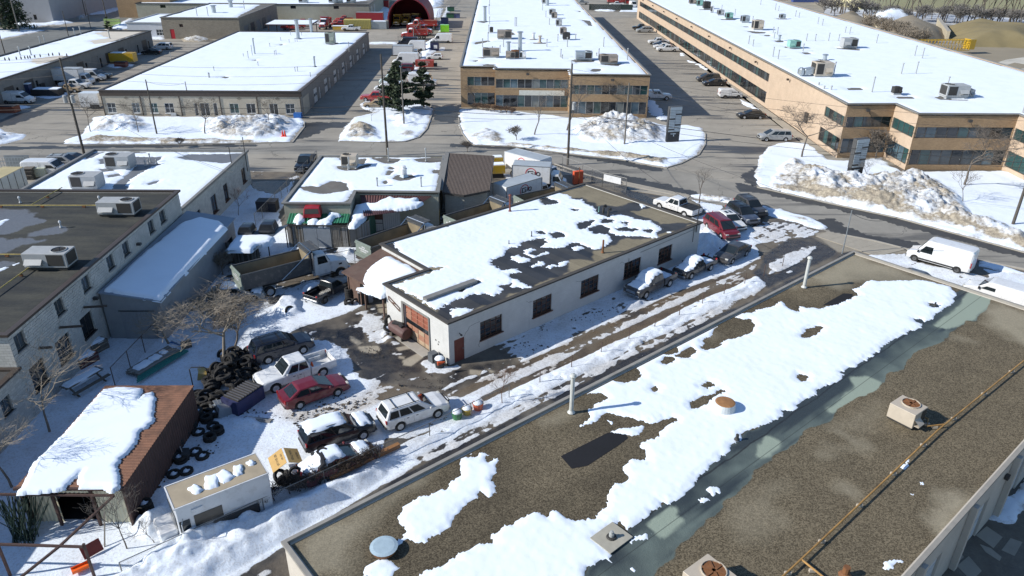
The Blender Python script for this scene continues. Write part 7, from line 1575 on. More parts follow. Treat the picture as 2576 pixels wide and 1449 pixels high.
def gasline(name,runs,z,label,r=.045,mt=None):
    rt=empty(name,runs[0][0],0,label,'pipe');o=Vector(rt.location)
    for run in runs:
        m=MB().tube([p-o+Vector((0,0,.2)) for p in run],r,8);m.build('pipe',mt or M_GAS,rt)
        for a,b in zip(run[:-1],run[1:]):
            n=max(1,int((b-a).length/3.2))
            for k in range(n):p=lerp(a,b,(k+.5)/n)-o;MB().box((p.x,p.y,.08),(.3,.12,.16)).build('support_block',M_RUSTM if mt is None else M_UBEIGE,rt)
gasline('gas_pipe',[[T(0,1,-200,637,H6),T(0,1,1055,637,H6)],[T(0,1,320,632,H6),T(0,1,630,455,H6)],[T(0,1,-200,1133,H6),T(0,1,345,1133,H6)],[T(0,1,355,1225,H6),T(0,1,60,1440,H6),T(0,1,-400,1770,H6)]],H6,'yellow gas pipes crossing the dark felt roof to its air units')
M_GAS2=plain('rusty_gas_pipe',(.36,.20,.06),.65,.35,1.5,dirt=.4,dirtcol=(.10,.05,.025))
gasline('gas_pipe',[[T(3,2,2900,480,H5),T(3,2,2576,748,H5),T(3,3,1700,10,H5),T(3,3,330,1310,H5),T(3,3,60,1560,H5)],[T(3,3,330,1315,H5),T(3,3,560,1500,H5)],[T(3,2,1760,1400,H5),T(3,2,1590,1420,H5),T(3,2,1605,1345,H5),T(3,2,1510,1300,H5)]],H5,'long rusty yellow gas pipe crossing the nearest gravel roof',.05,M_GAS2)
rtu(T(3,2,1375,1325,H5),TH1-R(3)+R(-2),1.45,1.55,.95,M_UBEIGE,'beige unit with rusty fan beside the gas pipe on the nearest gravel roof',.15,True,M_RUSTM,1,.12,True)
rtu(T(2,3,1960,1600,H5),TH1-R(4),1.7,1.6,.95,M_UBEIGE,'beige unit with rusty fan cut by the bottom edge of the picture',.15,True,M_RUSTM,1,.12)
for q,lb in (((2,2,595,1250),'tall white vent pipe in the middle of the near roof edge'),((3,1,362,1440),'tall white vent pipe near the street end of the near roof')):pipe(T(*q,H5),2.55,.13,plain('white_vent_pipe',(.48,.49,.46),.5,.08,2),lb,None,1,.0)
tv=empty('roof_dome',T(2,2,2135,1215,H5),0,'round white cone with rusty brown top set in snow on the near roof','roof vent');MB().lathe([(.68,0),(.60,.5)],n=24).build('cone',plain('pale_enamel',(.50,.53,.53),.4),tv,smooth=False);MB().lathe([(.60,.5),(.5,.53),(.02,.56)],n=24).build('top',plain('rust_disc',(.30,.15,.06),.7,.3,3),tv)
tv=empty('roof_dome',T(1,3,1290,1190,H5),0,'flat pale blue round lid on the bare gravel of the near roof','roof vent');MB().lathe([(.55,0),(.62,.22)],n=24).build('cone',M_RUSTM,tv);MB().lathe([(.62,.22),(.66,.26),(.5,.30),(.02,.31)],n=24).build('lid',plain('pale_blue_lid',(.36,.46,.52),.35),tv)
tv=empty('roof_drain',T(2,3,1000,1065,H5),0,'roof drain on a pale curbed square beside the green membrane','roof drain');MB().box((0,0,.02),(1.6,1.3,.05),TH1).build('pad',plain('pale_pad',(.36,.34,.28),.8),tv);MB().lathe([(.26,.05),(.22,.12),(.02,.13)],n=14).build('ring',M_COIL,tv);MB().lathe([(.13,.1),(.13,.28),(.09,.3),(.09,.4),(.02,.42)],n=12).build('cap',M_PIPE,tv)
pipe(T(3,3,775,1440,H5),.5,.16,M_RUSTM,'rusty flue stub at the bottom of the near roof',None,0);pipe(T(3,2,1678,180,H5),.3,.07,M_COIL,'short black vent in the snow at the far right of the near roof',None,0);pipe(T(2,3,2262,75,H5),.35,.09,M_COIL,'short black vent at the snow edge by the green membrane',None,0)
pipe(T(2,1,912,1092,H1),1.25,.09,M_RUSTM,'rusty pipe on the bare front edge of the garage roof',None,0);pipe(T(1,1,2555,678,H1),1.7,.11,plain('red_brown_flue',(.16,.05,.035),.6),'red brown flue at the back edge of the garage roof');pipe(T(2,1,197,932,H1),.55,.05,M_COIL,'small black vent in the snow of the garage roof',None,0);pipe(T(1,1,2545,1008,H1),.4,.04,M_COIL,'tiny black vent in the middle of the garage roof snow',None,0);pipe(T(2,1,873,682,H1),.6,.035,M_UMINT,'thin green pipe beside the twin goosenecks',None,0)
for q,lb in (((918,690),'left black gooseneck vent on the garage roof'),((968,722),'right black gooseneck vent on the garage roof')):
    r=empty('gooseneck_vent',T(2,1,*q,H1),TH1,lb,'vent');MB().tube([(0,0,0),(0,0,.55),(.1,0,.75),(.28,0,.75),(.36,0,.55)],.12,8).build('pipe',M_COIL,r)
rtu(T(1,1,948,222,H8),R(0),1.9,1.4,1.2,M_UBEIGE,'beige package unit on the workshop roof',-.2)
r=empty('exhaust_fan',T(1,1,1490,330,H8),0,'white upblast exhaust fan on the workshop roof','fan');MB().lathe([(.55,0),(.33,.35)],n=4).build('curb',M_ZINC,r);MB().lathe([(.34,.35),(.36,.95),(.40,.97),(.40,1.02),(.27,1.05),(.29,1.3),(.02,1.38)],n=16).build('housing',PT['white'],r)
pipes((1,1),H8,[(1335,172,1.5),(1710,172,1.5),(1222,428,.9),(1663,430,1.0),(928,258,.5),(940,250,1.3)],'w8')
for q in ((0,0,2155,130,5.6),(0,0,2325,75,5.6)):pipe(T(*q),2,.6,M_ZINC,'wide louvred vent on the taupe building roof','louvred vents on the taupe roof',1)
for q in ((1985,165),(2095,165),(2460,95)):pipe(T(0,0,*q,5.6),2.4,.1,M_PIPE,'thin pipe on the taupe building roof','thin pipes on the taupe roof')
for tx,l_ in ((480,'first'),(780,'second'),(830,'third'),(960,'last')):rtu(T(1,0,tx,28,4.9),0,3,2,2.2,M_ZINC,l_+' rooftop unit from the left on the long tan building',0)
for k,q in enumerate(((205,560),(315,555),(410,450),(455,440),(755,360),(815,345),(1105,385))):pipe(T(0,0,*q,4.2),1.7,.12,M_PIPE,'grey vent pipe on the far left unit roof','vent pipes on the far left roof')
# ==== poles, wires, birds
M_POLE=plain('pole_wood',(.085,.075,.062),.9,.25,3,.01);M_POLEL=plain('pole_weathered',(.16,.145,.125),.9,.2,3);M_WIRE=plain('black_cable',(.03,.03,.032),.6,.1)
def upole(p,h,label,r=.17,arms=0,cans=0,mt=None,lamp=0):
    o=empty('utility_pole',p,0,label,'utility pole');MB().tube([(0,0,-.2),(0,0,h)],r,9,r*.62).build('pole',mt or M_POLE,o)
    if arms:MB().box((0,0,h-1.4),(1.9,.1,.12)).build('crossarm',M_POLE,o)
    for s in range(cans):
        x=(.5,-.55,.1)[s];MB().lathe([(.02,-.55),(.27,-.5),(.27,.45),(.22,.52),(.02,.55)],(x,-.25,h-5.6),14).build('transformer',M_UGREY,o)
    if lamp:MB().tube([(0,0,h-1.2),(.1,-1.2,h-.6),(.1,-1.9,h-.6)],.05).box((.1,-2.2,h-.62),(.25,.7,.12)).build('street_lamp',M_GALV,o)
    return o
PL,PM,PR_=G(212,388),G(975,392),G(1428,415);PX=G(2547,567)
upole(PL,13.6,'leaning looking wooden pole with two transformers behind the grey unit',.19,0,2);upole(PM,14.4,'tall bare wooden pole in front of the middle driveway',.19);upole(PR_,14.0,'tall dark wooden pole beside the logo trucks with one transformer',.19,0,1);upole(PX,12.5,'wooden pole with small box at the right edge of the picture',.18,0,0)
upole(T(0,0,1580,1355),8.6,'thinner wooden pole in the snow before the cream building',.13);upole(T(1,0,1490,1265),9.6,'weathered pole among the conifers',.15,mt=M_POLEL);upole(T(2,1,1130,12),9.5,'wooden pole on the big snow heap before the brick block',.15,mt=M_POLEL)
upole(T(0,0,1925,1160),5.8,'short service pole at the cream building front',.1,mt=M_POLEL);upole(T(0,0,195,322),17,'pole in front of the big conifer',.2,mt=M_POLEL);upole(T(0,0,1085,235),17,'pole on the near side of the far street',.18);upole(T(0,0,1465,155),16,'pole beside the orange barrier stack',.18);upole(T(0,0,865,160),16,'pole on the snow bank across the far street',.18,mt=M_POLEL);upole(T(0,0,690,365),7,'thin post at the far left roof edge',.12);upole(T(0,0,915,290),8,'thin post beside the far street',.1);upole(T(0,0,50,540),7,'post at the left picture edge',.14)
sp_=upole(T(3,1,745,1105),4.9,'galvanised service mast at the near building corner',.07,mt=M_GALV)
for q,h,lb in (((0,1,2480,195),4.4,'service mast on the corner of the grey unit'),((0,1,2345,290),4.2,'service mast with weatherhead on the grey unit wall')):
    p=T(*q,H7-1);p.z=2.2;o=empty('service_mast',p,0,lb,'mast');MB().tube([(0,0,0),(0,0,h)],.05,6).build('mast',M_DARKTRIM,o)
o=empty('service_mast',tuple((Matrix.Translation(O1) @ Matrix.Rotation(TH1,4,'Z')) @ Vector((31.2,-.12,3.0))),0,'service mast on the street corner of the white garage','mast');MB().tube([(0,0,0),(0,0,3.0)],.05,6).build('mast',M_DARKTRIM,o)
def sag(a,b,s,r=.02,label='overhead cable between street poles',n=14,grp='overhead cables'):
    a=Vector(a);b=Vector(b);pts=[lerp(a,b,k/n)-Vector((0,0,s*4*(k/n)*(1-k/n))) for k in range(n+1)];o=MB().tube(pts,r,5).build('overhead_cable',M_WIRE);tag(o,label,'cable',grp)
Z=lambda p,z,x=0,y=0:Vector((p.x+x,p.y+y,z))
PW=Vector((PL.x-42,PL.y+1,0));PE=Vector((PX.x+40,PX.y-22,0))
for a,b in ((PW,PL),(PL,PM),(PM,PR_),(PR_,PX),(PX,PE)):
    ha,hb=(13.3 if a in (PL,PM,PR_,PW) else 12),(13.3 if b in (PL,PM,PR_,PW) else 12)
    for k,(z,y) in enumerate(((0,0),(-1.1,.15),(-2.0,-.15))):sag(Z(a,ha+z,0,y),Z(b,hb+z,0,y),.9+.15*k,.016)
    sag(Z(a,7.6),Z(b,7.4),.7,.035);sag(Z(a,6.9),Z(b,6.8),.8,.022)
sag(Z(PR_,9),T(3,1,790,960,4.9) if False else Z(T(3,1,745,1105),4.8),1.2,.02);sag(T(3,1,1300,740,6),Z(T(3,1,745,1105),4.6),.6,.025);sag(Z(PR_,9),Vector((tuple(o.location)[0],tuple(o.location)[1],5.9)),1.4,.02);sag(Z(T(0,0,1580,1355),8.3),Z(T(0,0,1925,1160),5.6),.5,.02);sag(Z(PL,8.5),T(0,1,2345,290,5.4),1,.018)
sag(Z(T(2,1,1130,12),9),Z(PR_,11),.8,.02);sag(Z(T(2,1,1130,12),9),Z(PX,10),1.6,.02)
bd=MB().lathe([(.01,-.14),(.06,-.04),(.07,.04),(.04,.1),(.045,.14),(.01,.18)],n=6);bme=bd.mesh('bird');w0=T(0,0,0,600,9.5);
for k,tx in enumerate((50,92,165,212,250,280,303,350,405,490,530,597,672)):
    p=T(0,0,tx,(597,597,588,585,580,578,576,570,562,552,548,545,556)[k],12.2);o=link('bird',bme,M_COIL,None,p);tag(o,'small dark bird perched on the cable over the far left roof','bird','birds on the cable');o.scale=(1.6,1.6,1.6)
sag(T(0,0,-60,612,12.1),T(0,0,760,556,12.1),.1,.015)
# ==== trees
M_BARK=plain('grey_bark',(.135,.115,.095),.95,.2,4);M_BARKL=plain('pale_bark',(.24,.205,.16),.95,.2,4)
def bare_mesh(h,seed,spread=.55,lv=5,r0=.10,nb_=(4,4,4,3,2),droop=0.0,trunk=.28,twig=.010):
    rr=random.Random(seed);m=MB();tr=MB()
    def grow(p,d,L,r,k,mb):
        pts=[p];q=p
        for i in range(3):
            d=(d+Vector((rr.uniform(-1,1),rr.uniform(-1,1),rr.uniform(-.5,.7)-droop*k*.3))*.16*(1+.2*k)).normalized();q=q+d*L/3;pts.append(q)
        r2=max(r*.55,twig*.6);mb.tube(pts,r,5 if k < 2 else 3,r2,cap=False)
        if k >= lv:return
        for j in range(nb_[min(k,len(nb_)-1)]):
            t=rr.uniform(.35,1) if k else rr.uniform(.8,1.0);base=pts[-1] if t > .85 else lerp(pts[1],pts[3],t);a=rr.uniform(0,6.28)
            side=Vector((math.cos(a),math.sin(a),rr.uniform(-.1,.35)));nd=(d*(1-spread)+side*spread).normalized()
            grow(base,nd,L*rr.uniform(.58,.80),r2*.85,k+1,m)
    grow(Vector((0,0,-.1)),Vector((rr.uniform(-.06,.06),rr.uniform(-.06,.06),1)).normalized(),h*trunk,r0,0,tr)
    return tr.mesh('trunk',smooth=True),m.mesh('branches')
_tm={}
def bare_tree(p,h,label,seed=1,kind=0,name='bare_tree',group=None,mt=None,sc=None):
    key=(kind,seed)
    if key not in _tm:
        _tm[key]=bare_mesh(1.0*8,seed,*[(.50,5,.075,(4,4,4,3,2)),(.45,4,.04,(5,4,4,2),0,.18),(.58,5,.085,(4,4,4,4,3),.06,.24),(.35,5,.15,(3,3,4,3,2),0,.38),(.5,5,.03,(9,5,3,2),0,.05),(.24,4,.10,(3,4,4,3),-.02,.42)][kind]) if True else None
    tr,br=_tm[key];o=empty(name,p,rnd.uniform(0,6.28),label,'tree' if kind != 4 else 'bush',group);s=h/max(v.co.z for v in br.vertices);o.scale=tuple(s*q for q in (sc or (1,1,1)));link('trunk',tr,mt or M_BARK,o);link('branches',br,mt or M_BARK,o)
    return o
for q,h,k,sd_,lb in (((228,334),6.6,0,1,'bare young tree left of the cream building snow heap'),((348,335),6.2,0,2,'bare tree beside the thin pole before the cream building'),((516,338),6.0,2,3,'dense bare tree in front of the cream building doors'),((676,322),5.6,0,4,'bare tree before the right end of the cream building'),((934,307),3.2,1,5,'sapling in the conifer island'),((1195,271),4.5,0,6,'small bare tree against the left end of the brick block'),((1344,341),7.0,3,7,'slender bare tree in open snow before the brick block'),((1425,330),9.0,0,8,'tall bare tree behind the dark pole'),((1538,289),7.2,2,9,'wide bare tree against the right half of the brick block'),((2016,397),8.6,2,10,'wide bare tree by the silver minivan'),((2425,467),8.8,2,11,'dark bare tree before the long brick building entrance'),((2172,458),3.6,1,12,'sapling behind the right sign tower'),((2202,402),5.0,4,13,'brushy shrub at the brick building corner'),((2422,510),4.6,1,14,'brushy sapling below the dark bare tree'),((1759,512),4.6,3,15,'lone bare tree on the street side of the car lot'),((1300,355),2.6,4,16,'twiggy shrub at the road side snow'),((1175,383),1.8,4,17,'weed clump behind the brown roof'),((452,372),1.6,4,18,'small weed on the road verge')):
    bare_tree(G(*q),h,lb,sd_,k,'bare_tree' if k != 4 else 'bare_shrub')
bare_tree(T(0,2,2270,770),7.4,'big tangled bare crab apple tree above the tyre heap',21,2,mt=M_BARKL,sc=(1.15,1.15,.85));bare_tree(T(0,2,2360,640),5.6,'second tangled bare tree behind the crab apple',22,2,mt=M_BARK,sc=(1.15,1.15,.8));bare_tree(T(0,2,1700,560),4.8,'twisted bare tree leaning over the grey shed yard',23,2,mt=M_BARKL,sc=(1.2,1.2,.8))
bare_tree(T(0,2,500,1449),7.6,'pale bare tree at the foot of the grey block wall',24,0,mt=M_BARKL);bare_tree(T(0,3,120,560),6.2,'bare tree at the lower left corner of the picture',25,0,mt=M_BARKL);bare_tree(T(0,3,1280,1180),3.6,'brushy sapling growing by the rusty frame',26,1,mt=M_BARK);bare_tree(T(0,3,1560,1120),2.2,'sapling stems beside the walk-in van',27,1,mt=M_BARK);bare_tree(T(1,2,2480,1190),3.0,'reddish weed stems at the wire fence by the buckets',28,1,mt=plain('red_twig',(.16,.09,.06),.9));bare_tree(T(0,1,2250,1320),2.8,'scrub beside the plank shack',29,4,mt=M_BARKL)
bare_tree(T(0,1,2400,720),4.0,'thin reddish sapling in the shaded snow strip',31,1,mt=plain('red_twig',(.16,.09,.06),.9))
for k,q in enumerate(((2150,420),(2300,360),(2050,300),(2400,480),(2250,250),(2480,300))):bare_tree(T(0,2,*q),2.6,'dense brown scrub under the crab apple trees',60+k % 2,4,'bare_shrub','scrub under the crab apple trees',mt=M_BARKL)
for k in range(7):p=lerp(T(1,0,2230,1110),T(1,0,2576,1160),k/6);bare_tree(p,1.9,'leafless brown hedge shrub under the brick block windows',40+k % 2,4,'bare_shrub','leafless hedge shrubs',mt=plain('hedge_twig',(.12,.075,.05),.9),sc=(1,1,.8))
# row of bare trees, upper right
grp='bare trees before the pale yellow hall'
for k in range(64):
    t=k/63;p=lerp(T(3,0,620,130),T(3,0,3000,320),t**1.0);p=p+Vector((rnd.uniform(-3,3),rnd.uniform(-4,10),0));bare_tree(p,rnd.uniform(14,20)*(1.15 if k % 5 == 0 else 1),'slim bare tree in the belt before the pale yellow hall',50+k % 4,5,group=grp,mt=M_BARK)
for k in range(26):p=lerp(T(3,0,620,170),T(3,0,2800,290),k/25)+Vector((rnd.uniform(-3,3),rnd.uniform(-2,5),0));bare_tree(p,rnd.uniform(5,8),'grey scrub under the tree belt',60+k % 2,4,'bare_shrub','scrub under the tree belt',mt=plain('grey_scrub',(.17,.16,.15),.95))
for k in range(10):p=lerp(T(3,0,1000,330),T(3,0,1560,520),k/9)+Vector((rnd.uniform(-2,2),rnd.uniform(-1,3),0));bare_tree(p,rnd.uniform(4,7),'scrub behind the long brick building roof',60+k % 2,4,'bare_shrub','scrub behind the long roof',mt=M_BARKL)
# conifers
def conifer(p,h,w,label,seed,dens=900,lowf=.12,flat=.5,col=(.042,.060,.028),rnd_=1.3):
    rr=random.Random(seed);o=empty('pine_tree',p,0,label,'tree');MB().tube([(0,0,-.1),(.05,0,h*.5),(0,0,h*.96)],h*.022,7,.02).build('trunk',M_BARK,o);m=MB();lb_=MB()
    for b in range(int(h*6)):
        z=h*(lowf+(1-lowf)*rr.random()**1.15);L=w*(1-(z/h)**rnd_)*rr.uniform(.55,1.08)+.15;a=rr.uniform(0,6.28);e=Vector((math.cos(a)*L,math.sin(a)*L,L*rr.uniform(-.05,.28)));s0=Vector((0,0,z));lb_.tube([s0,s0+e*.9],.02+.006*h*.2,3,.01)
        for c in range(int(dens/(h*6))):
            t=rr.uniform(.25,1.05);q=s0+e*t+Vector((rr.gauss(0,1),rr.gauss(0,1),rr.gauss(0,.7)))*.11*w*.5;sz=rr.uniform(.13,.27)*(.7+w*.16)
            u=Vector((rr.gauss(0,1),rr.gauss(0,1),rr.gauss(0,.5))).normalized()*sz;v=u.cross(Vector((rr.gauss(0,1),rr.gauss(0,1),rr.gauss(0,1))).normalized()).normalized()*sz*flat
            m.add([q-u,q+v,q+u,q-v],[(0,1,2,3)])
    lb_.build('limbs',M_BARK,o);me=bpy.data.meshes.new('foliage');me.from_pydata(m.v,[],m.f);link('foliage',me,plain('pine_needles',col,.8,.45,1.2),o);return o
conifer(T(1,0,1440,1130),8.6,3.6,'bushy spreading pine, left of the pair on the snow island',1,13000,.10,rnd_=2.6,flat=.6);conifer(T(1,0,1690,1085),8.2,2.3,'narrower pine, right of the pair on the snow island',2,11000,.06,rnd_=2.2,flat=.6);conifer(T(0,0,50,300),22,8,'big dark spruce at the upper left corner',3,12000,.03);conifer(T(0,0,640,160),16,5.0,'round topped dark pine before the grey works',4,8000,.2,rnd_=3);conifer(T(0,0,1095,300),3.6,1.4,'small dark conifer beside the posters at the far roof',5,1500,.02,col=(.04,.035,.025))
# ==== loose things in the yards
def thing(name,p,rz,label,cat,parts,group=None):
    r=empty(name,p,rz,label,cat,group)
    for pn,m,mt in parts:m.build(pn,mt,r)
    return r
B=MB
def text(body,sz,mat,parent,loc,rot,name='lettering'):
    fc=bpy.data.curves.new(name,'FONT');fc.body=body;fc.size=sz;fc.align_x='CENTER';t_=bpy.data.objects.new('tmp',fc);COL.objects.link(t_);bpy.context.view_layer.update()
    me=bpy.data.meshes.new_from_object(t_);bpy.data.objects.remove(t_);me.materials.clear();link(name,me,mat,parent,loc,rot)
# tyres
def tyre_mesh(r):
    m=MB().lathe([(r*.58,-.10),(r*.92,-.11),(r,-.07),(r,.07),(r*.92,.11),(r*.58,.10),(r*.58,-.10)],n=16,cap=False);return m.mesh('worn_tyre')
tym=[tyre_mesh(.37),tyre_mesh(.43),tyre_mesh(.54)];sdm=domecap(-.22,.22,0,0,.44,.1,6).mesh('snow_plug',smooth=True)
def tyre(p,k=0,rot=(0,0,0),snow=0,label='worn black tyre in the heap behind the white pickup',group='tyres heaped behind the white pickup'):
    o=link('worn_tyre',tym[k],M_TYRE,None,p,rot);tag(o,label,'tyre',group)
    if snow:link('snow_plug',sdm,M_RSNOW,o,(0,0,-.02))
rr=random.Random(12)
heap=GL([(560,890),(640,880),(655,925),(640,960),(600,1000),(565,1045),(505,1045),(482,1012),(520,950)])
xs=[p.x for p in heap];ys=[p.y for p in heap];n=0
while n < 135:
    x,y=rr.uniform(min(xs),max(xs)),rr.uniform(min(ys),max(ys));d=float(sd(heap,np.array([x]),np.array([y]))[0])
    if d < 0:continue
    n += 1;hmax=min(1.1,d*.7);flat=rr.random() < .45
    tyre((x,y,.12+hmax*rr.random()),rr.choice((0,0,1,1,2)),(rr.uniform(-.3,.3),rr.uniform(-.3,.3),0) if flat else (rr.uniform(.9,1.5),0,rr.uniform(0,6.3)))
for q,st_,sn in (((498,1000),2,1),((512,1025),3,0),((498,1050),3,1),((480,1075),2,0),((520,1060),2,0),((462,1100),3,1),((446,1125),3,1),((434,1150),2,1),((455,1160),2,1),((492,1140),1,1),((470,1190),1,1),((440,1195),1,1),((530,1108),2,0),((478,1040),3,0),((470,1062),3,0),((455,1085),3,0),((440,1108),3,0),((490,1020),3,0),((425,1135),3,1),((410,1165),2,1),((400,1195),2,1),((500,1090),1,1),((548,1090),2,0),((545,1045),2,1),((370,1285),3,1),((510,1150),1,1),((535,1075),1,0)):
    p=G(*q)
    for k in range(st_):tyre((p.x+rr.uniform(-.05,.05),p.y+rr.uniform(-.05,.05),.12+.23*k),1,(rr.uniform(-.05,.05),rr.uniform(-.05,.05),0),sn and k == st_-1,'worn tyre stacked in blue shaded snow along the rusty shed','tyres stacked along the rusty shed')
for q,st_ in ((T(1,2,945,110),5),(T(1,2,935,165),2),(T(1,2,1005,160),1),(T(1,1,1090,1449),3)):
    for k in range(st_):tyre((q.x,q.y,.12+.22*k),1,(0,0,0) if k or st_ > 2 else (1.2,0,.5),0,'tyre by the posts of the brown lean-to','tyres beside the brown lean-to')
tyre(T(1,2,340,225,.3),1,(1.2,.1,.6),0,'tyre standing in the snow beside the wrecked pickup',None);tyre(T(1,2,1340,330,.5),2,(1.35,0,.9),0,'big tyre leaning on the garage end wall',None);tyre(T(1,2,1330,400,.25),1,(.5,0,.9),1,'snow filled tyre before the oil tank',None)
for q,k_,rt in (((668,204),0,(.15,.1,0)),((390,400),0,(1.3,0,.4))):tyre(T(1,3,*q,1.45 if k_ == 0 and q[0] > 500 else .8),k_,rt,q[0] > 500,'tyre thrown on the buried red car' if q[0] > 500 else 'tyre leaning behind the cardboard sheet',None)
for q,rt in (((290,480),(.2,0,0)),((370,520),(.3,.2,0)),((330,440),(1.2,0,2)),((240,440),(.9,0,1)),((450,500),(.2,.4,0))):tyre(T(1,3,*q,.4),1,rt,0,'tyre in the junk between walk-in van and buried red car','tyres between walk-in van and buried red car')
# wheel arch mouldings heaped on the red car
thing('bumper_cover',T(1,3,600,300,1.25),R(-60),'black plastic bumper covers heaped on the tail of the buried red car','car part',[('cover',B().tube([(-.8,0,0),(-.65,.3,.12),(0,.42,.2),(.65,.3,.12),(.8,0,0)],.17,6),M_TRIM),('grille',B().box((0,.5,.2),(.8,.08,.22)),M_COIL),('lip',B().tube([(-.7,.5,.0),(0,.68,.05),(.7,.5,0)],.06,5),M_UGREY)])
# cardboard with print
cb_=thing('cardboard_sheet',T(1,3,300,260,1.0),R(-62),'open brown cardboard sheet with black print leaning by the black car','cardboard',[('left_flap',B().box((0,-.52,.0),(1.55,1.0,.02),rot=Matrix.Rotation(R(28),3,'X')),plain('cardboard',(.48,.31,.11),.8,.1,2)),('right_flap',B().box((0,.46,.02),(1.55,.9,.02),rot=Matrix.Rotation(R(-24),3,'X')),plain('cardboard',(.48,.31,.11),.8,.1,2))])
for ln,y,z,sz,rx in (('PREMIUM',.62,-.03,.17,-24),('REALTIVES',.27,.12,.22,-24),('WD 1257',-.30,.15,.15,28),('SET 2X-S | 67-',-.62,-.02,.2,28)):
    text(ln,sz,M_TRIM,cb_,(0,y,z),(R(rx),0,0),'print')
# blue skip with slatted lid, drum, bins, buckets
M_NAVY=plain('navy_steel',(.025,.03,.09),.6,.2,2,dirt=.2)
a=G(580,1010);b=G(640,1060);thing('waste_container',G(615,1018),R(62),'navy slatted top container standing between the tyre heap and the red car','container',[('body',B().box((0,0,.55),(2.5,1.55,1.1)),M_NAVY),('lid',B().box((.1,0,1.13),(2.3,1.4,.06)),M_COIL),('slats',sum((),()) or (lambda m:[m.box((-.95+.24*k,0,1.2),(.07,1.4,.06)) for k in range(9)] and m)(B()),plain('slat_grey',(.09,.09,.10),.6))])
def drum(p,r,h,mt,label,cat='barrel',snow=1,taper=.8,top=None):
    o=thing('drum' if cat == 'barrel' else 'bucket',p,0,label,cat,[('body',B().lathe([(r*taper,0),(r,h),(r*1.06,h),(r*1.06,h-.06)],n=16,cap=True),mt)])
    if snow:B().lathe([(r*.95,h-.02),(r*.8,h+.08),(.02,h+.14)],n=12).build('snow_cap',M_RSNOW,o,smooth=True)
drum(T(1,2,2025,1320),.38,.62,plain('green_tub',(.03,.16,.05),.5),'green tub full of snow, left of three at the wire fence','bucket');drum(T(1,2,2125,1275),.36,.56,plain('yellow_tub',(.55,.38,.03),.5),'yellow tub full of snow, middle of three at the wire fence','bucket');drum(T(1,2,2235,1228),.38,.62,plain('orange_tub',(.55,.11,.04),.5),'orange tub full of snow, right of three at the wire fence','bucket')
drum(T(1,2,1850,795),.42,.78,M_TRIM,'black tub at the corner of the garage','bucket');thing('rubbish_bin',T(1,2,1785,740),TH1,'grey rubbish bin beside the garage corner','bin',[('body',B().box((0,0,.42),(.6,.6,.84)),plain('grey_plastic',(.09,.10,.11),.6))])
p=T(1,2,1865,760,.9);thing('traffic_cone',(p.x,p.y,.95),.3,'orange cone lying on the black tub by the garage corner','cone',[('cone',B().tube([(-.3,0,0),(.3,0,.05)],.17,10,.04),plain('cone_orange',(.65,.10,.02),.5))])
thing('oil_tank',T(1,2,1450,500),TH1+R(90),'brown steel oil tank lying by the orange garage door','tank',[('tank',B().lathe([(.02,-1.1),(.45,-1.05),(.5,-.95),(.5,.95),(.45,1.05),(.02,1.1)],(0,0,.75),16,'x'),plain('tank_brown',(.09,.045,.04),.6,.2,2)),('legs',B().box((-.7,0,.15),(.1,.7,.4)).box((.7,0,.15),(.1,.7,.4)),M_COIL),('clutter',B().box((.2,0,1.28),(.9,.4,.14),.4).box((-.4,.05,1.3),(.4,.3,.16)),M_TRIM)])
thing('rubbish_bin',T(1,2,1085,150),.2,'big black bin with snowy lid under the brown lean-to','bin',[('body',B().box((0,0,.6),(.85,.85,1.2)),M_TRIM),('lid',B().box((0,0,1.23),(.95,.95,.07)),M_UGREY)])
# waste bins and skips across the street
def skip(t,lx,ly,lz,mt,label,h=0):thing('skip',T(*t),R(h),label,'skip',[('body',B().box((0,0,lz/2),(lx,ly,lz)),mt),('lid',B().box((0,0,lz+.04),(lx*1.02,ly*1.02,.08)),M_TRIM),('rim',B().bar((-lx/2,-ly/2-.05,lz-.1),(lx/2,-ly/2-.05,lz-.1),.1),mt)])
for t,d3,mt,lb in (((1,0,1800,505),(2.2,2,2.1),M_NAVY,'dark navy skip with white square beside the white van'),((1,0,1900,240),(2.4,2,1.9),plain('skip_blue',(.07,.10,.22),.5),'blue skip behind the lime green bin'),((1,0,1955,180),(2.6,2,1.5),plain('skip_green',(.02,.09,.05),.5),'green skip, near one beside the ridge'),((1,0,2015,180),(2.6,2,1.4),plain('skip_blue',(.07,.10,.22),.5),'blue skip standing right of the green one'),((1,0,1960,112),(2.6,2,1.5),plain('skip_green',(.02,.09,.05),.5),'green skip farthest up the drive'),((0,0,975,100),(3,2,2),M_TRIM,'black skip across the far street'),((0,0,395,905),(2,1.4,1.2),M_TRIM,'black bin beside the blue toilets'),((1,1,125,670),(2.3,1.4,1.25),plain('skip_black',(.02,.022,.03),.6),'black skip standing in shaded snow beside the wire fence')):skip(t,*d3,mt,lb)
B().box((.3,-1.03,1.0),(.9,.02,.9)).build('label_square',PT['white'],[o for o in COL.objects if o.get('label','').startswith('dark navy skip')][0])
thing('cube_bin',T(1,0,1900,320),R(4),'lime green cube bin beside the snow ridge','bin',[('body',B().box((0,0,1.1),(2.6,1.8,2.0)),PT['green']),('frame',B().bar((-1.3,-.9,.1),(-1.3,-.9,2.2),.08).bar((1.3,-.9,.1),(1.3,-.9,2.2),.08),PT['green'])])
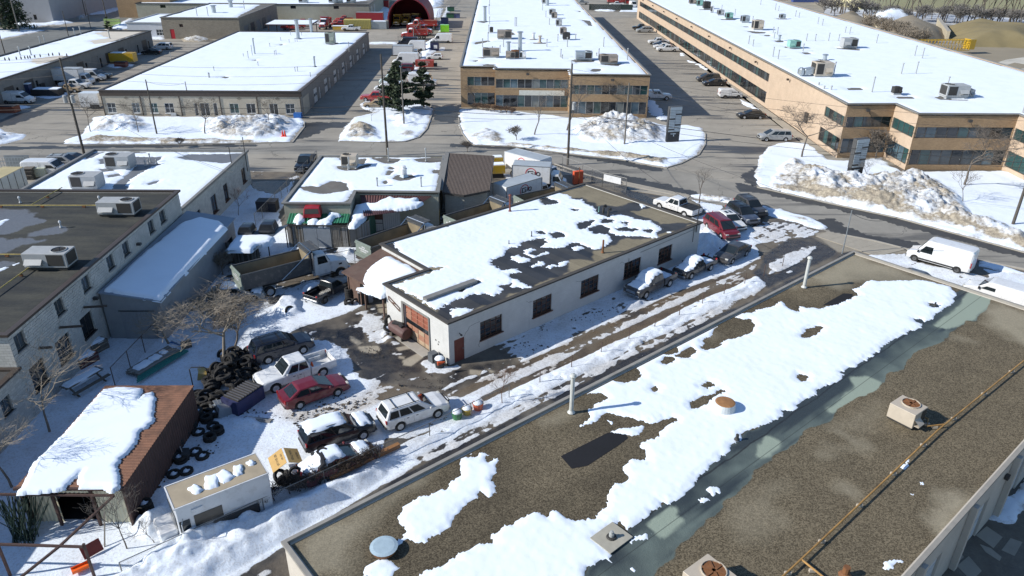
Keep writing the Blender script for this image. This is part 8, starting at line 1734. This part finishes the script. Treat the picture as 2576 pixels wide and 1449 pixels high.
thing('dump_trailer',T(1,0,1700,695),R(1),'dark red dump trailer lettered ROOF beside the white hatchback','trailer',[('body',B().box((0,0,1.35),(4.2,2.0,1.4)),plain('trailer_red',(.32,.05,.035),.6,.15,1)),('drawbar',B().bar((2.1,.5,.6),(4.0,0,.6),.12).bar((2.1,-.5,.6),(4.0,0,.6),.12),M_UGREY),('pump_box',B().box((2.5,0,1.0),(.7,1.0,.7)),M_TRIM),('wheel',B().lathe([(.02,-.1),(.36,-.1),(.36,.1),(.02,.1)],(-.9,-1.0,.36),14,'y'),M_TYRE),('wheel',B().lathe([(.02,-.1),(.36,-.1),(.36,.1),(.02,.1)],(0,-1.0,.36),14,'y'),M_TYRE)])
for tx_,y_,z_ in (('TOP & SEAL',0,1.6),('ROOF',0,.95)):
    text(tx_,.55 if z_ > 1.2 else .75,PT['white'],[o for o in COL.objects if o.name.startswith('dump_trailer')][0],(-.1,-1.01,z_),(R(90),0,0))
thing('generator_trailer',T(0,0,1240,640),R(1),'yellow generator trailer before the far left unit','trailer',[('body',B().box((0,0,1.5),(6.2,2.2,2.0)),PT['yellow']),('wheels',B().box((0,-1.0,.35),(1.6,.3,.7)),M_TYRE),('snow_cap',B().box((-.6,0,2.54),(3,1.8,.1)),M_RSNOW)])
skip((0,0,1225,672),2.6,1.4,1.1,plain('skip_red',(.14,.04,.035),.6),'small dark red skip in front of the yellow trailer');skip((0,0,40,1125),5,1.8,1.1,plain('skip_rust',(.22,.06,.03),.6),'rust red skip at the left edge')
for k,x in enumerate((262,300)):thing('portable_toilet',T(0,0,x,960),0,['blue portable toilet, left one','blue portable toilet with snow on top, right one'][k],'toilet',[('cabin',B().box((0,0,1.1),(1.1,1.1,2.2)),plain('toilet_blue',(.03,.05,.12),.5)),('roof',B().box((0,0,2.26),(1.15,1.15,.14)),M_RSNOW)])
thing('covered_trailer',T(0,0,490,965),R(2),'low black trailer with snow cover by the toilets','trailer',[('body',B().box((0,0,.8),(5.2,2,1.1)),M_TRIM),('snow_cap',B().box((.1,0,1.42),(4.6,1.8,.16)),M_RSNOW)])
thing('goods_box',T(0,0,945,1085),R(1),'small white box body standing by the cream building corner','container',[('body',B().box((0,0,1.6),(3.4,2,2.4)),PT['white']),('skirt',B().box((.8,-1.0,.5),(1.6,.2,.7)),M_TRIM)])
thing('container',T(1,0,1030,290),R(1),'yellow ribbed shipping container in the red truck yard','container',[('body',B().box((0,0,1.5),(8.4,2.4,2.7)),plain('container_yellow',(.52,.44,.14),.6)),('ribs',(lambda m:[m.box((-4+.5*k,-1.22,1.5),(.2,.06,2.5)) for k in range(17)] and m)(B()),plain('container_rib',(.36,.30,.09),.6))])
thing('container',T(1,0,1240,290),R(1),'pale grey snow topped container by the arch shelter','container',[('body',B().box((0,0,1.2),(5,2.2,2.2)),M_ZINC),('snow_cap',B().box((0,0,2.35),(4.9,2.1,.14)),M_RSNOW)]);thing('container',T(1,0,1150,215),R(1),'long dark red trailer body behind the yellow container','container',[('body',B().box((0,0,1.6),(9,2.4,2.6)),plain('trailer_maroon',(.28,.02,.03),.5)),('roof',B().box((0,0,2.95),(9,2.4,.1)),M_ZINC)]);thing('spreader_box',T(1,0,860,305),R(1),'low yellow spreader box behind the cream building roof edge','container',[('body',B().box((0,0,.7),(5,1.6,1.2)),PT['yellow']),('rim',B().box((0,0,1.33),(5.1,1.7,.08)),M_RSNOW)])
skip((1,0,1300,75),3,2,2.6,plain('skip_bright_red',(.36,.03,.03),.5),'red box left of the arch shelter');thing('recycling_tub',T(1,0,425,1183),0,'blue recycling tub at the cream building corner','bin',[('body',B().box((0,0,.4),(1.3,1,.8)),plain('recycling_blue',(.02,.13,.42),.5))])
for q in ((272,1380),(295,1380)):p=T(1,0,*q);thing('traffic_cone',(p.x,p.y,.1),0,'red orange marker cone on the snow heap by the driveway','cone',[('cone',B().lathe([(.35,0),(.35,.05),(.2,.1),(.05,1.0),(.01,1.02)],n=10),plain('marker_red',(.75,.06,.03),.5))],'marker cones by the driveway')
for tx,ty,lb,mt in ((1590,125,'stack of orange barriers beside the far street',plain('barrier_orange',(.60,.16,.05),.6)),(1140,268,'rack of colourful posters by the far street',plain('poster_green',(.30,.42,.12),.6)),(1850,85,'red hoarding beside the white annex',plain('hoarding_red',(.33,.02,.03),.5))):thing('hoarding',T(0,0,tx,ty),R(2),lb,'barrier',[('panel',B().box((0,0,1.2),(5,.4,2.2)),mt),('battens',B().box((0,-.22,.6),(5.1,.05,.12)).box((0,-.22,1.7),(5.1,.05,.12)),M_UBEIGE)])
# tenant sign towers
def tower(p,rz,label):
    r=thing('sign_tower',p,rz,label,'sign',[('plinth',B().box((0,0,.9),(2.0,.7,1.8)),M_TRIM),('case',B().box((0,.02,3.7),(2.1,.7,3.9)),plain('sign_case',(.07,.07,.07),.5)),('header',B().box((0,-.36,5.35),(1.95,.04,.5)),plain('sign_pale',(.45,.50,.52),.4))])
    me=B().box((0,0,0),(.93,.04,.19)).mesh('name_board')
    for k in range(14):
        for s in (-1,1):
            if (k*3+s) % 7:link('name_board',me,plain('sign_pale',(.45,.50,.52),.4),r,(s*.49,-.36,4.95-.235*k))
    B().box((-.1,-.36,1.45),(.9,.02,.12)).box((0,-.36,1.2),(.14,.02,.3)).build('emblem',plain('sign_pale',(.45,.50,.52),.4),r)
tower(G(1690,358),R(14),'dark tenant sign tower with pale name boards at the middle driveway');tower(T(3,1,855,355),R(18),'dark tenant sign tower with pale name boards on the right snow bank')
# wire fences
M_FENCE=plain('fence_steel',(.22,.22,.21),.5,.15,4,metal=.4);M_FENCED=plain('old_fence_steel',(.09,.06,.05),.8,.2,4)
def mesh_mat():
    t=NT('chain_link');tc=t.n('ShaderNodeTexCoord');v=t.mapping(tc.outputs['Object'],(1,1,1));s=t.n('ShaderNodeSeparateXYZ');t.L(v,s.inputs[0])
    a=t.math('FRACT',t.math('MULTIPLY',t.math('ADD',s.outputs[0],s.outputs[2]),9));b=t.math('FRACT',t.math('MULTIPLY',t.math('SUBTRACT',s.outputs[0],s.outputs[2]),9))
    t.set(col=(.2,.2,.2),rough=.6,alpha=t.math('MAXIMUM',t.math('LESS_THAN',a,.10),t.math('LESS_THAN',b,.10)));return t.m
M_MESH=mesh_mat()
def fence(pts,h,label,mt=None,sp=3.0,wire=True,name='wire_fence',rail=True):
    p0=Vector(pts[0]);r=empty(name,p0,0,label,'fence');mt=mt or M_FENCE;pm=B().tube([(0,0,-.1),(0,0,h)],.035,6).mesh('post')
    for a,b in zip(pts[:-1],pts[1:]):
        a,b=Vector(a)-p0,Vector(b)-p0;d=b-a;n=max(1,round(d.length/sp));rz=math.atan2(d.y,d.x)
        for k in range(n+1):link('post',pm,mt,r,lerp(a,b,k/n))
        if rail:B().tube([a+Vector((0,0,h)),b+Vector((0,0,h))],.028,5).build('rail',mt,r)
        if wire:B().add([(0,0,.05),(d.length,0,.05),(d.length,0,h),(0,0,h)],[(0,1,2,3)]).build('wire_mesh',M_MESH,r,loc=a,rot=(0,0,rz))
    return r
fence([ST(-6,7.6),ST(13,7.2),ST(20,7.3)],1.2,'low wire fence along the snow ridge by the parked cars',sp=3.6);fence([ST(23,7.3),ST(56,7.35)],1.25,'row of bare fence posts in the snow ridge beside the lane',M_FENCED,3.4,False,rail=False)
fence([T(1,1,210,1449+10),T(1,1,230,1400),T(1,1,1000,1215)],1.75,'wire fence in front of the dump truck');fence([T(1,1,620,170),T(1,1,0,830)],1.5,'wire fence running down beside the workshop',sp=2.4)
fence([T(0,2,1160,985),T(0,2,1600,510)],1.6,'rusty wire fence beside the lumber stack',M_FENCED,2.6)
fence([T(2,1,505,270),T(2,1,705,340)],2.0,'galvanised fence panel between logo trucks and gate');gt=fence([T(2,1,705,345),T(2,1,905,430),T(2,1,1145,490)],1.9,'galvanised sliding gate with blank white sign at the street',sp=2.2,name='gate')
q=(T(2,1,905,430)+T(2,1,1100,480))/2-T(2,1,705,345);B().box((q.x,q.y-.06,1.35),(2.6,.04,.85),bearing(T(2,1,905,430),T(2,1,1145,490))).build('white_sign',PT['white'],gt)
fence([T(1,0,1430,440),T(1,0,1780,380),T(1,0,1830,170),T(1,0,1990,0)],2.0,'tall wire fence between the truck yard and the drive',sp=6);fence([T(2,0,775,100),T(2,0,1090,110)],2.2,'dark screened gate of the far truck yard',M_TRIM,4,name='gate')
p=T(2,0,775,100);B().add([(p.x,p.y-.1,0),(p.x+17,p.y-.6,0),(p.x+17,p.y-.6,2.2),(p.x,p.y-.1,2.2)],[(0,1,2,3)]).build('screen',plain('screen_green',(.02,.035,.03),.8));tag(COL.objects[-1],'dark green privacy screen on the far yard gate','screen')
thing('road_barrier',T(2,1,660,400),R(20),'orange plastic barrier beside the gate','barrier',[('body',B().box((0,0,.9),(1.3,.5,1.7)),plain('barrier_red',(.70,.11,.04),.5)),('post',B().tube([(0,-.4,0),(0,-.4,2.4)],.05),M_RUSTM)]);thing('steel_cabinet',T(1,1,1790,800),R(3),'yellow steel cabinet with snow beside the maroon wall','cabinet',[('body',B().box((0,0,.85),(1.35,.9,1.7)),plain('cabinet_yellow',(.42,.29,.04),.6,.1,2)),('door_seam',B().box((.1,-.46,.85),(.02,.02,1.5)),M_TRIM),('snow_cap',domecap(-.55,.55,1.7,1.7,.8,.3,6),M_RSNOW)])
thing('spreader',T(1,1,2430,330,.0),R(10),'yellow salt spreader with snowy hopper beside the brown roof','machine',[('hopper',B().box((0,0,1.2),(1.9,1.4,1.1)),PT['yellow']),('base',B().box((0,0,.4),(1.5,1.2,.7)),M_TRIM),('snow_cap',B().box((0,0,1.8),(1.7,1.2,.16)),M_RSNOW)]);thing('spreader',T(1,1,2430,240,.0),R(10),'second yellow spreader farther behind the brown roof','machine',[('hopper',B().box((0,0,1.1),(1.4,1.2,1.0)),PT['yellow']),('snow_cap',B().box((0,0,1.65),(1.2,1.0,.14)),M_RSNOW)])
# picnic table, crates, lumber, rusty frame, green stakes
def slabtop(L,W,z):return B().box((0,0,z),(L,W,.08)),domecap(-L/2,L/2,z+.05,z+.05,W,.12,8)
tp,sc_=slabtop(3.0,.85,.75);be2,sb=B().box((0,-.95,.45),(3.0,.3,.07)),domecap(-1.5,1.5,.49,.49,.32,.10,8)
thing('picnic_table',G(212,972),R(66),'long picnic table and bench under snow by the block wall','table',[('table_top',tp,M_PL[1]),('snow_cap',sc_,M_RSNOW),('bench',be2,M_PL[1]),('snow_cap',sb,M_RSNOW),('leg',B().bar((-1.1,-1,0),(-1.1,.3,.75),.1),M_PL[1]),('leg',B().bar((1.1,-1,0),(1.1,.3,.75),.1),M_PL[1])])
for q,l3,lb,mt in (((243,882),(1.5,1.2,.9),'slatted timber crate with snow top by the grey shed',M_PL[1]),((218,915),(1.6,1.0,.8),'dark red chest with snow top between crate and picnic table',plain('dark_red_chest',(.10,.03,.03),.7))):thing('crate',G(*q),R(66),lb,'crate',[('body',B().box((0,0,l3[2]/2),l3),mt),('slats',B().box((0,0,.25),(l3[0]+.04,l3[1]+.04,.08)).box((0,0,.6),(l3[0]+.04,l3[1]+.04,.08)),M_PL[0]),('snow_cap',domecap(-l3[0]/2,l3[0]/2,l3[2],l3[2],l3[1],.16,6),M_RSNOW)])
ls=empty('lumber_stack',T(0,2,1540,770),R(66),'snowy stack of pale boards beside teal pipes by the rusty fence','lumber');bmh=B().box((0,0,0),(3.9,.14,.05)).mesh('board')
for k in range(8):
    for j in range(4):link('board',bmh,M_PL[2 if (k+j) % 2 else 0],ls,(rr.uniform(-.1,.1),-.75+.17*k,.2+.09*j))
for (x_,y_,L_,W_) in ((-.9,-.1,1.5,.8),(.25,-.1,.9,.75),(1.1,-.05,.5,.6)):domecap(-L_/2,L_/2,0,0,W_,.16,8).build('snow_cap',M_RSNOW,ls,loc=(x_,y_,.5),smooth=True)
tl=empty('pipe_bundle',T(0,2,1640,800),R(66),'bundle of teal plastic pipes lying beside the lumber stack','pipes')
for k in range(7):B().tube([(-2.6+.1*k,0,0),(2.3,.0,0)],.05,6).build('pipe',plain('teal_pipe',(.02,.20,.17),.5),tl,loc=(0,-.3+.1*k,.3+.05*(k % 2)))
fm=empty('scaffold',(-27.6,30.9,0),R(0),'rusty steel scaffold frame standing before the rusty shed at the lower left','frame');X3=(-2.2,1.5,5.9);lr_=[((X3[0],0,2.6),(X3[2],0,2.6)),((X3[0],-3.2,2.3),(X3[2],-3.4,2.3)),((X3[0],-6.2,2.3),(4.6,-6.2,2.3))]+[((x,y,0),(x,y,2.4)) for x in X3 for y in (-3.3,-6.2)]+[((X3[2],0,2.6),(X3[2]-1.2,-3.4,2.3)),((X3[2]-1.2,-3.4,2.3),(3.6,-6.2,2.3)),((X3[0],0,2.6),(X3[0]-.6,-3.2,2.3))]
for a,b in lr_:B().bar(a,b,.11).build('frame_bar',M_RUSTD,fm)
gsb=empty('stake_bundle',T(0,3,250,1110),0,'sheaf of dark green steel stakes leaning at the lower left','stakes');stm=B().bar((0,0,0),(0,0,2.6),.032).mesh('stake')
for k in range(70):link('stake',stm,plain('stake_green',(.012,.03,.02),.6),gsb,(rr.uniform(-.6,.6),rr.uniform(-.4,.4),0),(rr.uniform(-.7,.0),rr.gauss(-.15,.35),0))
thing('cable_drum_panel',T(0,3,940,1230),R(50),'dark red sheet and shovel leaning by the thorn brush','scrap',[('sheet',B().box((0,0,.4),(1.0,.05,.7),rot=Matrix.Rotation(R(-35),3,'X')),plain('scrap_red',(.17,.03,.02),.7)),('handle',B().bar((.6,0,0),(1.3,.8,1.6),.06),M_PL[0])]);thing('orange_chute',T(0,3,830,1400),R(40),'bright orange plastic trough at the bottom left','scrap',[('trough',B().box((0,0,.25),(.9,.35,.06)).box((0,.18,.3),(.9,.04,.18)).box((0,-.18,.3),(.9,.04,.18)),plain('bright_orange',(.85,.13,.01),.5))])
thing('timber_beam',(ST(8.3,7.5)),NB_TH,'orange brown timber beam lying along the wire fence','timber',[('beam',B().box((0,0,.35),(5.0,.3,.28)),plain('pine_beam',(.30,.14,.045),.7,.2,2))])
# plank shack with cabs on its sheet roof; red cab on the green roof
def cabshell(p,rz,col,label,s=1.0):
    r=empty('pickup_cab',p,rz,label,'cab');m,v=cabin(-.75,-.6,.55,.8,.35,.95,1.7,1.5);m.build('roof',col,r,bevel=.05);B().box((0,0,.18),(1.6,1.7,.36)).build('body',col,r,bevel=.04);pquad(v[1],v[2],v[6],v[5],.08,.92,.1,.9).build('opening',M_COIL,r);pquad(v[3],v[0],v[4],v[7],.08,.92,.1,.9).build('opening',M_COIL,r);r.scale=(s,s,s)
cabshell(T(1,1,575,715,2.95),R(-84),plain('cab_red',(.30,.015,.022),.4,.1,2),'bright red pickup cab sitting on the green corrugated roof',1.05)
cp=empty('carport',(-26.5,66.5,0),0,'plank shack under a snowy galvanised sheet roof carrying two black cabs','shed');lc=local(cp)
corrugated(cp,lc(T(0,1,2250,1085,2.45)),lc(T(1,1,0,1065,2.35)),lc(T(0,1,2440,900,2.75)),lc(T(1,1,325,815,2.75)),30,.05,M_GALV)
planks(cp,lc(T(0,1,2260,1190)-Vector((.2,0,0))),lc((-24.9,65.9,0)),0,2.3,.16,M_PL,seed=14)
for x_,y_ in ((-24.5,67.8),(-23.6,71.0),(-24.9,66)):B().tube([(0,0,0),(0,0,2.6)],.06).build('post',M_DARKTRIM,cp,loc=tuple(lc((x_,y_,0))))
cabshell(T(1,1,130,870,2.75),R(182),PT['black'],'black pickup cab, right one on the sheet roof',1.0);cabshell(T(0,1,2490,890,2.75),R(180),PT['black'],'black pickup cab, left one on the sheet roof',.9)
P=TL(0,1,[(2270,1060),(2380,925),(2576,925)],2.6)+TL(1,1,[(130,925),(190,945),(150,990),(0,1010),(-40,1060)],2.6);X,Y,U,V=grid_for([P],.1);d=sd(P,X,Y)+.15*fbm(X*1.2,Y*1.2,400,3);yy=np.clip((Y-64.5)/6,0,1)
tag(grid_mesh('snow_cover',X,Y,np.where(d > 0,2.5+.3*yy+.2*np.clip(d/.4,0,1)**.5,2.2),d > 0,M_RSNOW),kind='stuff')
# stores left of the grey unit
_c0,_c1=T(0,1,235,232,3.2),T(0,1,0,350,3.2);_h=bearing(_c1,_c0);_p=_c0-Vector((math.cos(_h),math.sin(_h),0))*4.5+Vector((-math.sin(_h),math.cos(_h),0))*1.25;_p.z=0
thing('container',_p,_h,'white ribbed trailer box with yellowed roof in the left store yard','container',[('body',B().box((0,0,1.7),(9,2.5,3.0)),plain('box_white_old',(.46,.50,.50),.6,.1,1,dirt=.15)),('roof',B().box((0,0,3.22),(9,2.5,.05)),plain('yellowed_roof',(.42,.36,.20),.7,.15,1)),('ribs',(lambda m:[m.box((-4+k*1.3,-1.26,1.7),(.05,.04,2.9)) for k in range(7)] and m)(B()),M_COIL)])
thing('liquid_tote',T(0,1,435,330,0),R(5),'white caged liquid tank on a pallet beside the grey unit','tank',[('tank',B().box((0,0,.75),(1.5,1.3,1.2)),plain('tote_plastic',(.46,.49,.38),.5)),('cage',(lambda m:[m.box((-.75+.25*k,-.67,.75),(.03,.03,1.2)) for k in range(7)] and [m.box((0,-.67,.25+.3*k),(1.5,.03,.03)) for k in range(4)] and m)(B()),M_ZINC)]);thing('cage_rack',T(0,1,170,240,0),R(4),'row of galvanised wire cages at the street side store','rack',[('cage',(lambda m:[m.box((-1.6+.4*k,-.6,.8),(.05,.05,1.6)) for k in range(9)] and [m.box((0,-.6,.1+.5*k),(3.3,.05,.05)) for k in range(4)] and m)(B()),M_ZINC),('back',B().box((0,.6,.8),(3.3,.05,1.6)),M_GALV)])
pk2=empty('pallet_pile',T(0,1,310,350,0),R(6),'pile of dark pallets between trailer box and white tank','pallets');pm_=B().box((0,0,0),(1.2,1.1,.1)).mesh('pallet')
for k in range(9):link('pallet',pm_,M_PL[1],pk2,(rr.uniform(-.1,.1),rr.uniform(-.1,.1),.1+.17*k),(0,0,rr.uniform(-.1,.1)))
# sand yard beyond the long building
def mound(poly,H,mt,label,seed,cell=.9,w=11):
    X,Y,U,V=grid_for([poly],cell);d=sd(poly,X,Y)+2*fbm(X*.1,Y*.1,seed,3);k=np.clip(d/w,0,1);Z=np.where(d > 0,.02+H*k*(2-k)*(.85+.25*fbm(X*.08,Y*.08,seed+1,3))+.15*fbm(X*.4,Y*.4,seed+2,3),-.2);o=grid_mesh('sand_heap',X,Y,Z,d > 0,mt,dict(dirt=np.zeros(X.shape)));tag(o,label,'sand heap');return o
M_SAND=plain('damp_sand',(.235,.20,.145),.95,.15,.1,.05,kind='world');M_SANDG=plain('ochre_sand',(.21,.17,.085),.95,.15,.1,.05,kind='world')
mound(TL(3,0,[(560,200),(760,170),(950,180),(1110,280),(1000,400),(700,300)]),4,M_SAND,'left grey brown sand heap behind the long roof',500);mound(TL(3,0,[(1110,300),(1250,250),(1550,255),(1760,330),(1800,400),(1600,470),(1300,480),(1050,400)]),5,M_SAND,'middle grey sand heap behind the long roof',510);mound(TL(3,0,[(1800,290),(2000,270),(2500,320),(2800,360),(2800,500),(2400,480),(2000,470),(1850,400)]),4.5,M_SANDG,'ochre sand heap at the right of the yard',520)
tag(mound(TL(3,0,[(980,190),(1100,160),(1540,215),(1250,240),(1120,270)]),5,M_SNOW,None,530),kind='stuff')
sheet('sand_yard',TL(3,0,[(1400,430),(1900,460),(2900,480),(2900,1100),(2300,800),(1700,560)]),.01,plain('sand_yard',(.25,.215,.155),.95,.15,.08,.02,kind='world'));sheet('tree_belt_ground',TL(3,0,[(560,60),(3200,230),(3200,330),(560,170)]),.012,plain('scrub_ground',(.50,.53,.57),.95,.3,.1,.05,kind='world',dirt=.45))
for a,b,lb in (((960,215),(1105,300),'leaning pale concrete bay wall between the left heaps'),((1700,260),(1800,400),'pale concrete bay wall between grey and ochre heaps')):
    A,C_=T(3,0,*a),T(3,0,*b);d=C_-A;thing('bay_wall',A,math.atan2(d.y,d.x),lb,'wall',[('panel',B().box((d.length/2,0,1.2),(d.length,.8,2.4)),plain('pale_concrete',(.42,.37,.27),.9)),('coping',B().box((d.length/2,0,2.5),(d.length,1.0,.2)),M_KERB)])
cr=empty('crane_jib',T(3,0,1780,540),R(8),'yellow lattice crane section lying behind the long building','crane part')
for y_ in (-1.2,1.2):
    for z_ in (1,3.6):B().bar((-9,y_*.7,z_),(6,y_,z_),.16).build('chord',PT['yellow'],cr)
m=B()
for k in range(14):x_=-8.5+k;m.bar((x_,-1.1,1),(x_+1,-1.1,3.5),.08).bar((x_,1.1,3.5),(x_+1,-1.1,3.5),.07).bar((x_,-1.1,1),(x_,-1.1,3.5),.12)
tag(m.build('lattice',PT['yellow'],cr),kind='stuff');B().box((6.5,0,2.5),(1.6,2.6,2.6)).build('end_box',PT['yellow'],cr)
skip((2,0,2700,-10),6,3,5,plain('kiosk_orange',(.55,.17,.07),.5),'orange container at the top behind the long building');skip((3,0,400,20),14,3,4,plain('blue_container',(.03,.06,.22),.5),'blue container at the top behind the long building')
# paving slabs of the footway, concrete island joints
M_SLAB=plain('footway_concrete',(.33,.30,.245),.9,.12,.8,.006,kind='world',dirt=.2);fw=empty('pavement',T(2,1,1150,385),0,parent=None);tag(fw,kind='structure');o0=Vector(fw.location)
for a0,a1,b0_,b1_,n in ((T(2,1,1100,372),T(2,1,1800,520),T(2,1,1190,470),T(2,1,1760,560),12),(T(3,1,600,885),T(3,1,1400,1060),T(3,1,480,930),T(3,1,1100,1135),9)):
    for k in range(n):
        q=[lerp(a0,a1,k/n),lerp(a0,a1,(k+.985)/n),lerp(b0_,b1_,(k+.985)/n),lerp(b0_,b1_,k/n)];B().prism([(p.x-o0.x,p.y-o0.y) for p in reversed(q)],.0,.055+.004*(k % 2)).build('slab',M_SLAB,fw)
rd=GL([(700,374),(1180,377),(1460,405),(1700,458),(2000,525),(2300,600),(2576,668)])
mk=B()
for k in range(38):y_=112+2.85*k;x_=46.4-.0227*(y_-110);mk.add([(x_-5.4,y_,.012),(x_-.6,y_-.02,.012),(x_-.6,y_+.10,.012),(x_-5.4,y_+.12,.012)],[(0,1,2,3)])
for k in range(22):y_=142+2.85*k;x_=-17.5-.0227*(y_-140);mk.add([(x_-5.4,y_,.012),(x_,y_-.02,.012),(x_,y_+.09,.012),(x_-5.4,y_+.11,.012)],[(0,1,2,3)])
tag(mk.build('parking_lines',plain('worn_line_paint',(.42,.42,.40),.8,.25,1,kind='world',dirt=.3)),kind='structure')
wk=B();wk.prism([(47.0,281),(44.6,281),(45.6+2.0,108),(45.6,108)][::-1],0,.12)
wk.build('pavement',M_SLAB);tag(COL.objects[-1],kind='structure')
# trampled debris and clods
db=B();n=0;zones=[(TL(1,2,[(-250,1250),(200,1180),(1000,1050),(1300,1060),(700,1400),(-200,1500)]),260),(TL(1,2,[(880,480),(1400,560),(1700,800),(2500,760),(2300,1050),(1300,1000),(980,800)]),260),(TL(2,2,[(0,620),(300,420),(900,200),(1200,180),(700,470),(250,660),(0,760)]),240),(GL([(470,1010),(560,1020),(560,1120),(440,1260),(380,1240)]),90),(TL(1,1,[(-100,1440),(350,1380),(900,1360),(960,1420),(500,1600)]),120),(TL(1,3,[(0,700),(500,500),(1150,280),(1200,380),(500,640),(0,850)]),200)]
for poly,cnt in zones:
    xs=[p.x for p in poly];ys=[p.y for p in poly];Xr=np.array([rr.uniform(min(xs),max(xs)) for _ in range(cnt*3)]);Yr=np.array([rr.uniform(min(ys),max(ys)) for _ in range(cnt*3)]);dd=sd(poly,Xr,Yr)
    for x,y in [(x,y) for x,y,d_ in zip(Xr,Yr,np.where(fbm(Xr*.5,Yr*.5,88,3) > .02,dd,-1)) if d_ > 0][:cnt]:s_=rr.uniform(.025,.09)*(1 if rr.random() < .93 else 1.8);db.box((x,y,.08+rr.uniform(0,.05)),(s_*rr.uniform(.8,2),s_,s_*.6),rr.uniform(0,3),Matrix.Rotation(rr.uniform(-.4,.4),3,'X'))
tag(db.build('debris',plain('frozen_clod',(.06,.05,.042),.95,.4,3,kind='world')),kind='stuff')
# brush grown through the wire fence
for k in range(9):p=lerp(T(1,3,30,760),T(1,3,1230,300),k/8);bare_tree(Vector((p.x,p.y,0)),1.5,'dark brush tangled in the wire fence beside the buried red car',60+k % 2,4,'bare_shrub','brush along the wire fence',mt=plain('dark_brush',(.06,.045,.035),.95))
# odd parts thrown about the west yard
for q,d3,mt,lb in (((1,2,190,150),(1.0,.5,.5),M_TRIM,'black fender heap in the snow under the crab apple'),((1,2,270,120),(.8,.5,.4),M_GALV,'crumpled grey sheet beside the wrecked pickup'),((0,2,1880,600),(.7,.6,.5),M_PL[1],'small dark crate in shaded snow by the teal pipes'),((0,2,1780,570),(1.3,.12,.12),plain('blue_post',(.05,.15,.35),.5),'blue post lying in shaded snow'),((0,2,2050,900),(.9,.6,.6),PT['yellow'],'yellow engine block beside the tyre heap'),((0,2,2250,1250),(1.3,1.0,.7),M_GALV,'grey metal bin sheet below the navy container'),((0,1,2400,1420),(1.2,.9,.8),plain('red_blocks',(.16,.05,.04),.8),'stack of red blocks behind the dump truck'),((1,2,20,1330),(2.0,.5,.12),M_PL[2],'pale boards under the navy container'),((0,3,1870,260),(.8,.5,.5),M_TRIM,'bent black car part in the snow between tyres')):
    thing('scrap',T(*q),rr.uniform(0,3),lb,'scrap',[('body',B().box((0,0,d3[2]/2),d3,0,Matrix.Rotation(.25,3,'X')).box((d3[0]*.3,d3[1]*.3,d3[2]*.7),(d3[0]*.5,d3[1]*.6,d3[2]*.6),.5),mt),('rod',B().bar((-d3[0]*.6,0,.05),(d3[0]*.3,.2,d3[2]+.3),.04),M_UGREY)])
thing('roll_bar',T(0,2,2030,1000),R(5),'black hoop frame standing at the corner of the rusty shed','frame',[('hoop',B().tube([(-.6,0,0),(-.6,0,1.6),(-.45,0,1.75),(.45,0,1.75),(.6,0,1.6),(.6,0,0)],.04,6),M_TRIM)])
bl=sheet('lane',TL(3,3,[(1300,1700),(2050,1000),(3000,-100),(3600,400),(3200,1800),(2000,2200)]),.006,plain('wet_lane',(.045,.046,.05),.5,.3,.4,kind='world'));snow_area('snow_cover',TL(3,3,[(2240,870),(2330,760),(2700,330),(3000,0),(3100,200),(2700,620),(2480,900),(2380,910)]),(),.12,nz=.5)
for q in ([(2090,1040),(2200,950),(2360,1060),(2270,1170)],[(2350,1190),(2440,1070),(2560,1110),(2480,1250)],[(2130,1130),(2240,1170),(2350,1260),(2330,1300),(2190,1210)],[(1800,1230),(1900,1160),(1970,1260),(1870,1350)],[(1900,1350),(2020,1250),(2150,1400),(2050,1500)]):B().prism([(p.x,p.y) for p in reversed(TL(3,3,q))],.0,.02).build('slab',M_SLAB,bl)
snow_area('snow_cover',TL(3,0,[(1830,590),(1900,572),(1990,590),(2070,650),(2080,690),(1950,650)]),[(TL(3,0,[(1830,590),(1900,572),(2070,660),(1950,650)]),1,.1,190)],.6)
sheet('ice_patch',TL(3,0,[(2270,640),(2400,600),(2576,575),(2750,600),(2600,650),(2480,630),(2400,655)]),.014,plain('pale_ice',(.5,.47,.4),.7,.2,.2,kind='world'));sheet('ice_patch',TL(3,0,[(2420,700),(2576,690),(2750,730),(2576,730)]),.014,plain('pale_ice',(.5,.47,.4),.7,.2,.2,kind='world'))
